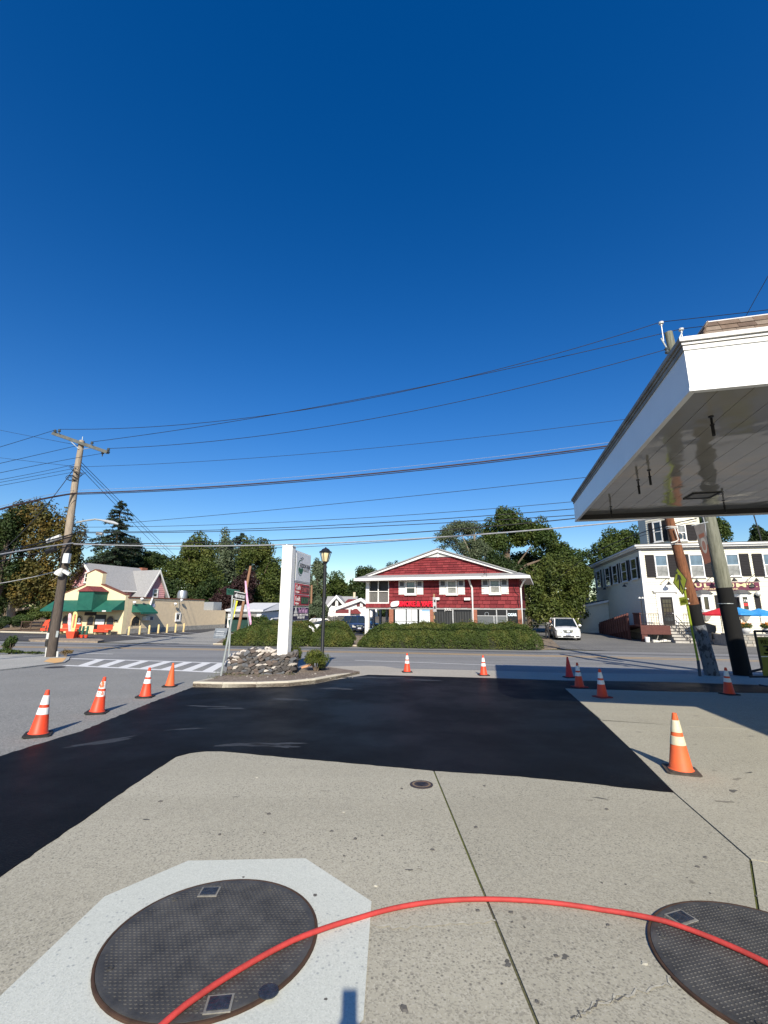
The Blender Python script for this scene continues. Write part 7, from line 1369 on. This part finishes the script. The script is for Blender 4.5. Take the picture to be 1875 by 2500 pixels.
# ================================================================== HEDGES AND PLANTS
def hedge(name, label, foot_px, Yback, top, n, seed, m=leaf_hedge, group='clipped hedges along the road'):
    """rounded clipped mass over a footprint; top(u) in 0..1 gives its height"""
    rng = np.random.default_rng(seed); A, B = gp(*foot_px[0]), gp(*foot_px[1]); t = Vector((B.x - A.x, B.y - A.y)); L = t.length; t /= L; nn = Vector((-t.y, t.x)); D = Yback
    root = thing(name, label, 'hedge', A, math.atan2(t.y, t.x), group)
    def surf(u, v):                       # u along 0..1, v around the cross-section 0..1
        hgt = np.interp(u, [q[0] for q in top], [q[1] for q in top]); e = np.minimum(1, np.minimum(u, 1 - u) * L / 1.1); r = np.sqrt(np.clip(1 - (1 - e) ** 2, 0, 1)); hgt = hgt * (.35 + .65 * r)
        a = v * math.pi; y = D / 2 - np.sign(np.cos(a)) * np.abs(np.cos(a)) ** .55 * D / 2 * (.6 + .4 * r); z = np.abs(np.sin(a)) ** .6 * hgt
        return np.stack([u * L, y, z], -1)
    nu, nv = 40, 14; uu, vv = np.meshgrid(np.linspace(0.005, .995, nu), np.linspace(0, 1, nv), indexing='ij'); S = surf(uu.ravel(), vv.ravel()); c0 = np.array([L / 2, D / 2, .2]); S = S * .96 + np.array([0, D / 2, 0]) * .04; S[:, 2] -= .08
    fs = [(i * nv + j, (i + 1) * nv + j, (i + 1) * nv + j + 1, i * nv + j + 1) for i in range(nu - 1) for j in range(nv - 1)]
    MB().add(S.tolist(), fs).build('twig_core', mat('hedge_core', (.02, .024, .01), .95, .3, 6, .6), root, True)
    u = rng.uniform(0, 1, n); v = rng.uniform(.0, .78, n); P = surf(u, v); e = 1e-3; du = surf(np.clip(u + e, 0, 1), v) - P; dv = surf(u, v + e) - P; N = np.cross(du, dv); N /= np.linalg.norm(N, axis=1, keepdims=True) + 1e-12; N = np.where((N[:, 2:3] < -.2), -N, N); N[:, 1] = np.where(v < .3, -np.abs(N[:, 1]), N[:, 1])
    lump = np.sin(P[:, 0] * 2.1 + seed) * .07 + np.sin(P[:, 0] * 5.3 + P[:, 1] * 3.1) * .045 + np.sin(P[:, 0] * 9 + P[:, 2] * 7) * .03
    P = P + N * (lump + rng.normal(0, .035, n) + .02)[:, None]; P[:, 2] = np.maximum(P[:, 2], .05)
    sh = rng.random(n) < .035; P[sh] += (N[sh] + np.array([0, 0, .5])) * rng.uniform(.04, .2, (sh.sum(), 1))
    kb = rng.random(n) < np.where(P[:, 2] > .8 * P[:, 2].max(), np.clip(np.sin(P[:, 0] * 1.7 + seed) * np.sin(P[:, 0] * .63 + P[:, 1] * 2.1) * .5, .03, .4), .004)
    link('foliage', quads_mesh('foliage', leaves(P[~kb], N[~kb], .055, rng, .45, .8), m), root)
    if kb.sum() > 3: link('dead_sprigs', quads_mesh('dead_sprigs', leaves(P[kb] + N[kb] * .03, N[kb], .05, rng, .45, .8), leaf_brown), root)
    return root
hedge('hedge', 'long low hedge in front of the garage at left of the price sign', ((540, 1577), (748, 1580)), 4.2, [(0, .75), (.25, 1.35), (.5, 1.62), (.8, 1.66), (1, 1.5)], 26000, 21)
hedge('hedge', 'short rounded hedge behind the lamp post', ((752, 1580), (857, 1581)), 4.0, [(0, 1.3), (.3, 1.66), (.7, 1.58), (1, .95)], 17000, 22)
hedge('hedge', 'long clipped hedge in front of the red smoke shop', ((870, 1581), (1334, 1589)), 3.6, [(0, .8), (.12, 1.42), (.3, 1.55), (.6, 1.55), (.85, 1.62), (1, 1.3)], 50000, 23)
# small plants at left
c = gp(*zl(310, 1262)); shrub('clipped_shrub', 'round dark green shrub left of the brown fence', c + Vector((0, .6, 0)), (1.25, 1.0, 1.05), 6000, .09, leaf_green, 31, stems=False, asp=.5)
c = gp(*zl(40, 1275)); shrub('clipped_shrub', 'dark shrub cut by the left edge of the photo', c + Vector((0, .6, 0)), (1.2, 1.0, .9), 5000, .09, leaf_dark, 32, stems=False, asp=.5)
c = at(*zl(860, 1020), 56); shrub('slope_shrub', 'light green shrub on the slope behind the fence', Vector((c.x, 56, gz(50) + .2)), (2.2, 1.5, 1.5), 5000, .12, leaf_olive, 33, stems=False, asp=.5)
c = gp(*zl(170, 1730)); shrub('weed_clump', 'tall weed clump on the corner sidewalk at left edge', c + Vector((0, 0, .05)), (.35, .3, .55), 1400, .07, leaf_green, 34, asp=.4); c = gp(*zl(60, 1735)); shrub('weed_clump', 'low weeds spreading along the corner kerb', c + Vector((0, 0, .05)), (1.1, .3, .16), 1500, .06, leaf_green, 35, stems=False, asp=.4)
c = gp(*zl(1230, 1780)); shrub('weed_clump', 'dry weeds at the right foot of the utility pole', c + Vector((.1, 0, .04)), (.4, .2, .22), 420, .05, leaf_brown, 36, asp=.3)
c = gp(*zl(520, 1735)); shrub('weed_clump', 'thin strip of weeds between kerb and utility pole', c + Vector((0, 0, .03)), (1.2, .15, .1), 900, .05, leaf_olive, 37, stems=False, asp=.3)
c = at(*z2(808, 840), 45); shrub('ball_shrub', 'small round shrub behind the left hedge near the garage', Vector((c.x, 45, gz(50))), (1.1, 1.0, 1.15), 4000, .1, leaf_green, 38, stems=False, asp=.5)
# ================================================================== TREES
def tree(name, label, base, crowns, n, size, m, seed, trunk_h, tr=.35, lumps=26, bm_=bark, asp=.6, limbs=9, shell=.45):
    """base on the ground; crowns: ellipsoids (dx, dy, z, rx, ry, rz) relative to base"""
    rng = np.random.default_rng(seed); root = thing(name, label, 'tree', base, 0, 'trees in the background'); L = []
    for c in crowns: L += sublumps(c[:3], c[3:], lumps, rng, (.26, .44), (.4, .88))
    P, N = crown_points(int(n * 1.7), L, rng, shell); N[:, 2] += .35; link('crown', quads_mesh('crown', leaves(P, N, size * .74, rng, asp, .8), m), root)
    top = max(c[2] for c in crowns); mb = MB(); mb.tube([(0, 0, -.3), (rng.normal(0, .15), 0, trunk_h * .5), (rng.normal(0, .3), rng.normal(0, .3), trunk_h), (0, 0, top)], [tr * 1.25, tr, tr * .8, tr * .25], 9)
    mb.build('trunk', bm_, root, True); lm = MB()
    for i in range(limbs):
        c = L[rng.integers(len(L))]; z0 = rng.uniform(.5, 1.) * trunk_h; lm.tube([(0, 0, z0), (c[0] * .4, c[1] * .4, z0 + (c[2] - z0) * .55), (c[0], c[1], c[2])], [tr * .4, tr * .26, tr * .08], 6)
    lm.build('limbs', bm_, root, True); return root
def tpx(name, label, Y, boxes, n, size, m, seed, gx=None, **k):
    """crown ellipsoids measured on the photo: (x centre, y top, y bottom, half width)"""
    zg = gz(60); X = [at(b[0], 1480, Y).x for b in boxes]; bx = at(gx, 1480, Y).x if gx else X[0]; cr = []
    for b, x in zip(boxes, X):
        zt, zb = at(b[0], b[1], Y).z, at(b[0], b[2], Y).z; rx = b[3] * Y / FPX * 1.02; cr.append((x - bx, (hash(b) % 7 - 3) * .25, (zt + zb) / 2 - zg, rx, rx * .85, (zt - zb) / 2))
    return tree(name, label, (bx, Y, zg), cr, n, size, m, seed, max(1.5, min(c[2] for c in cr) * .7), **k)
tpx('maple_tree', 'large golden brown maple at left behind the utility pole', 60, [(45, 1190, 1400, 62), (110, 1205, 1440, 62), (150, 1265, 1470, 40), (60, 1330, 1500, 66), (120, 1380, 1510, 45)], 15000, .24, leaf_gold, 1, gx=30, tr=.5, bm_=pale_bark, limbs=14)
tpx('maple_tree', 'dark green tree cut off by the left edge', 57, [(-20, 1190, 1450, 40), (-30, 1300, 1520, 60)], 8000, .22, leaf_dark, 2, gx=-10, tr=.4)
tpx('maple_tree', 'dark tree filling the space below the golden maple', 72, [(20, 1380, 1520, 70), (110, 1400, 1520, 60)], 9000, .26, leaf_dark, 3, tr=.4)
tpx('broadleaf_tree', 'yellow green tree above the pink house roof', 84, [(210, 1355, 1460, 50), (260, 1330, 1440, 46), (170, 1390, 1480, 40)], 10000, .28, leaf_green, 4)
tpx('broadleaf_tree', 'dark tree right of the spruce top', 90, [(320, 1312, 1450, 48), (365, 1325, 1440, 40)], 9000, .3, leaf_dark, 5)
tpx('broadleaf_tree', 'tall dense tree in the middle of the left woods', 82, [(465, 1288, 1430, 52), (430, 1330, 1480, 55), (490, 1340, 1490, 52)], 15000, .27, leaf_olive, 6)
tpx('broadleaf_tree', 'wispy lighter tree top between the two tallest left trees', 95, [(545, 1290, 1420, 34), (540, 1330, 1470, 45)], 7000, .3, leaf_silver, 7, shell=.2)
tpx('broadleaf_tree', 'broad green tree just left of the price sign', 80, [(615, 1297, 1430, 46), (650, 1330, 1470, 38), (675, 1370, 1500, 42), (620, 1400, 1530, 48)], 14000, .26, leaf_olive, 8)
tpx('purple_tree', 'dark purple leaved tree behind the one way sign', 74, [(600, 1370, 1500, 36), (575, 1410, 1520, 40), (545, 1430, 1530, 35)], 9000, .24, leaf_purple, 9)
tpx('broadleaf_tree', 'shadowy tree behind the cafe roof vents', 78, [(420, 1400, 1500, 48), (480, 1420, 1530, 48), (520, 1390, 1520, 40), (380, 1420, 1490, 30)], 11000, .26, leaf_dark, 10)
tpx('broadleaf_tree', 'slim green tree right behind the price sign', 84, [(770, 1345, 1460, 26), (755, 1390, 1530, 34), (735, 1440, 1540, 30)], 9000, .25, leaf_silver, 11)
tpx('small_tree', 'pale bushy small tree between price sign and lamp post', 58, [(775, 1452, 1525, 26), (752, 1470, 1530, 18)], 5000, .16, leaf_silver, 12)
tpx('broadleaf_tree', 'rounded green tree between lamp post and shop', 95, [(825, 1386, 1500, 38), (860, 1410, 1510, 30), (790, 1420, 1510, 26)], 9000, .28, leaf_green, 13)
tpx('broadleaf_tree', 'dark tree behind the left roof slope of the shop', 92, [(900, 1362, 1480, 40), (955, 1362, 1470, 30), (870, 1410, 1500, 30)], 9000, .28, leaf_dark, 14)
tpx('broadleaf_tree', 'tallest tree behind the shop at right', 66, [(1235, 1220, 1340, 52), (1210, 1265, 1400, 45), (1290, 1250, 1370, 45), (1335, 1262, 1370, 40), (1370, 1300, 1420, 40)], 17000, .23, leaf_green, 15, gx=1240, tr=.5)
tpx('silver_tree', 'airy grey green tree over the right roof slope of the shop', 62, [(1120, 1255, 1330, 42), (1095, 1290, 1345, 34), (1150, 1300, 1370, 38), (1165, 1260, 1330, 30), (1180, 1310, 1390, 40)], 10500, .15, leaf_silver, 16, gx=1165, shell=.15, lumps=34, limbs=16, bm_=pale_bark)
tpx('broadleaf_tree', 'dark dome shaped tree directly behind the shop gable', 60, [(1215, 1318, 1470, 55), (1165, 1350, 1450, 36), (1260, 1350, 1500, 44)], 13000, .2, leaf_dark, 17)
tpx('broadleaf_tree', 'dark full tree filling the gap behind the right roof end', 70, [(1290, 1318, 1470, 55), (1340, 1340, 1480, 50), (1240, 1350, 1490, 50), (1180, 1370, 1480, 45)], 15000, .24, leaf_dark, 25)
tpx('broadleaf_tree', 'big bushy tree between the shop and the restaurant', 56, [(1360, 1325, 1500, 60), (1310, 1370, 1530, 46), (1415, 1350, 1520, 52), (1350, 1430, 1560, 70)], 20000, .19, leaf_olive, 18, gx=1350, bm_=pale_bark, tr=.22, limbs=18)
tpx('broadleaf_tree', 'tree rising behind the restaurant roof left of the cupola', 76, [(1540, 1268, 1400, 50), (1490, 1300, 1420, 40), (1440, 1330, 1440, 40), (1595, 1290, 1400, 36)], 14000, .25, leaf_green, 19)
tpx('broadleaf_tree', 'tree seen between the green pole and the canopy', 72, [(1765, 1240, 1360, 40), (1720, 1250, 1360, 30)], 8000, .24, leaf_green, 20)
tpx('broadleaf_tree', 'tree at the right edge above the restaurant roof', 72, [(1890, 1270, 1390, 34)], 5000, .24, leaf_dark, 24)
# spruce: tiers of drooping boughs
def spruce(label, px_, Y, top, bot, seed):
    rng = np.random.default_rng(seed); zg = gz(60); b = at(px_, 1480, Y); root = thing('spruce_tree', label, 'tree', (b.x, Y, zg), 0, 'trees in the background'); zt = at(px_, top, Y).z - zg; zb = at(px_, bot, Y).z - zg; Pn = []; Nn = []; mb = MB(); Rm = 62 * Y / FPX
    for i in range(150):
        t = rng.random() ** .8; z = zt - (zt - zb) * t; prof = Rm * np.interp(t, [0, .12, .27, .33, .42, .6, 1], [.05, .42, .62, .40, .85, .98, 1.]); a = rng.uniform(0, 6.28); ln = prof * rng.uniform(.75, 1.08); d = np.array([math.cos(a), math.sin(a), 0]); k = int(60 + 130 * t)
        s = rng.uniform(.03, 1, k) ** .8; p = d * (s * ln)[:, None] + np.array([0, 0, z]) + np.stack([rng.normal(0, .13, k), rng.normal(0, .13, k), -s ** 1.5 * ln * .16 + rng.normal(0, .10, k)], 1); p += np.cross(d, [0, 0, 1]) * (rng.normal(0, .22, k) * s * ln * .3)[:, None]
        Pn.append(p); Nn.append(np.tile([d[0] * .3, d[1] * .3, .8], (k, 1))); mb.tube([(0, 0, z), tuple(d * ln * .95 + np.array([0, 0, z - ln * .15]))], [.07, .02], 4, False)
    link('crown', quads_mesh('crown', leaves(np.concatenate(Pn), np.concatenate(Nn), .2, rng, .4, .5), leaf_spruce), root); mb.tube([(0, 0, -.2), (0, 0, zt)], [.4, .04], 8); mb.build('trunk', bark, root)
spruce('tall dark spruce with tiered boughs right of the utility pole', 263, 78, 1222, 1420, 51)
spruce('small dark spruce tip above the left woods', 575, 100, 1300, 1420, 52)
# far wooded hillside that closes the view
rng = np.random.default_rng(90); P = []; 
for i in range(150):
    x = rng.uniform(-95, 95); y = rng.uniform(96, 125); h = rng.uniform(5, 8.5) * (1.0 if x < -5 else .8); k = 260; d = rng.normal(size=(k, 3)); d /= np.linalg.norm(d, axis=1, keepdims=True); P.append(np.array([x, y, h * .5]) + d * np.array([4.5, 4, h * .55]) * rng.uniform(.7, 1, (k, 1)))
P = np.concatenate(P); N = np.tile([0, -.4, .6], (len(P), 1)); link('far_wood', quads_mesh('far_wood', leaves(P, N, .5, rng, .7, .9), leaf_dark), None, 'distant wood behind the houses reading as one mass', 'wood', kind='stuff')
print('objects', len(bpy.data.objects))

# ================================================================== THE PHOTOGRAPHER, just behind the lens: only the shadow reaches the frame
ph_ = thing('person', 'person holding up a phone, only the shadow falls on the pale pad', 'person', (.02, -.52, 0), 0)
def pv(x, y, z): return (x - .02, y + .52, z)
Jp = [(*pv(.02, -.5, .98), .15, .11), (*pv(.02, -.5, 1.2), .145, .1), (*pv(.02, -.48, 1.42), .17, .10), (*pv(.02, -.46, 1.5), .07), (*pv(.02, -.44, 1.56), .055), (*pv(-.09, -.5, .9), .10), (*pv(-.10, -.48, .5), .07), (*pv(-.11, -.5, .10), .05), (*pv(-.11, -.36, .05), .045), (*pv(.13, -.5, .9), .10), (*pv(.14, -.48, .5), .07), (*pv(.15, -.5, .10), .05), (*pv(.15, -.36, .05), .045), (*pv(-.18, -.47, 1.42), .06), (*pv(-.22, -.30, 1.34), .046), (*pv(-.05, -.10, 1.60), .034), (*pv(.22, -.47, 1.42), .06), (*pv(.24, -.30, 1.36), .047), (*pv(.05, -.10, 1.62), .034)]
skin_body('body', Jp, Ed, jeans, ph_, 1)
hd = MB().sphere(pv(.02, -.42, 1.66), (.078, .10, .115), 14, 10).build('head', skin_m, ph_, True); MB().sphere(pv(.02, -.45, 1.70), (.084, .098, .095), 12, 8).build('hair', mat('hair_dark', (.03, .02, .015), .8), hd); MB().sphere(pv(.02, -.315, 1.65), (.016, .02, .025), 6, 5).build('nose', skin_m, hd); MB().box(*[v for p in zip(pv(-.01, -.335, 1.60), pv(.05, -.325, 1.612)) for v in p]).build('mouth', mat('lips', (.35, .13, .11), .6), hd)
for s in (-1, 1): MB().sphere(pv(.02 + s * .08, -.43, 1.65), (.014, .025, .033), 6, 5).build('ear', skin_m, hd); MB().sphere(pv(.02 + s * .03, -.335, 1.675), (.012, .01, .009), 6, 4).build('eye', black, hd)
hn = MB().sphere(pv(.03, -.075, 1.70), (.042, .022, .055), 10, 8).build('hand', skin_m, ph_, True)
for k, (z, l) in enumerate(((1.735, .030), (1.715, .034), (1.695, .032), (1.675, .026))): MB().tube([pv(.055, -.07, z), pv(.062, -.045, z), pv(.055, -.022, z), pv(.055 - l, -.018, z)], [.0105, .010, .009, .007], 8).build('finger', skin_m, hn)
MB().tube([pv(.0, -.07, 1.70), pv(-.035, -.05, 1.735), pv(-.045, -.028, 1.76)], [.013, .011, .008], 8).build('thumb', skin_m, hn)
h2 = MB().sphere(pv(-.045, -.075, 1.675), (.040, .022, .055), 10, 8).build('hand', skin_m, ph_, True)
for k, (z, l) in enumerate(((1.70, .028), (1.68, .032), (1.66, .030), (1.642, .024))): MB().tube([pv(-.062, -.07, z), pv(-.07, -.045, z), pv(-.06, -.022, z), pv(-.06 + l, -.018, z)], [.0105, .010, .009, .007], 8).build('finger', skin_m, h2)
MB().tube([pv(-.02, -.07, 1.68), pv(.0, -.05, 1.70), pv(.01, -.042, 1.725)], [.013, .011, .008], 8).build('thumb', skin_m, h2)
phone = thing('phone', 'dark phone held upright above the pad, seen only as shadow', 'phone', (0, -.03, 1.80)); MB().box(-.038, .038, -.004, .004, -.065, .10 - .02).build('phone_body', black, phone)
MB().box(-.035, .035, -.0048, -.0041, -.06, .075).build('screen', glass, phone)
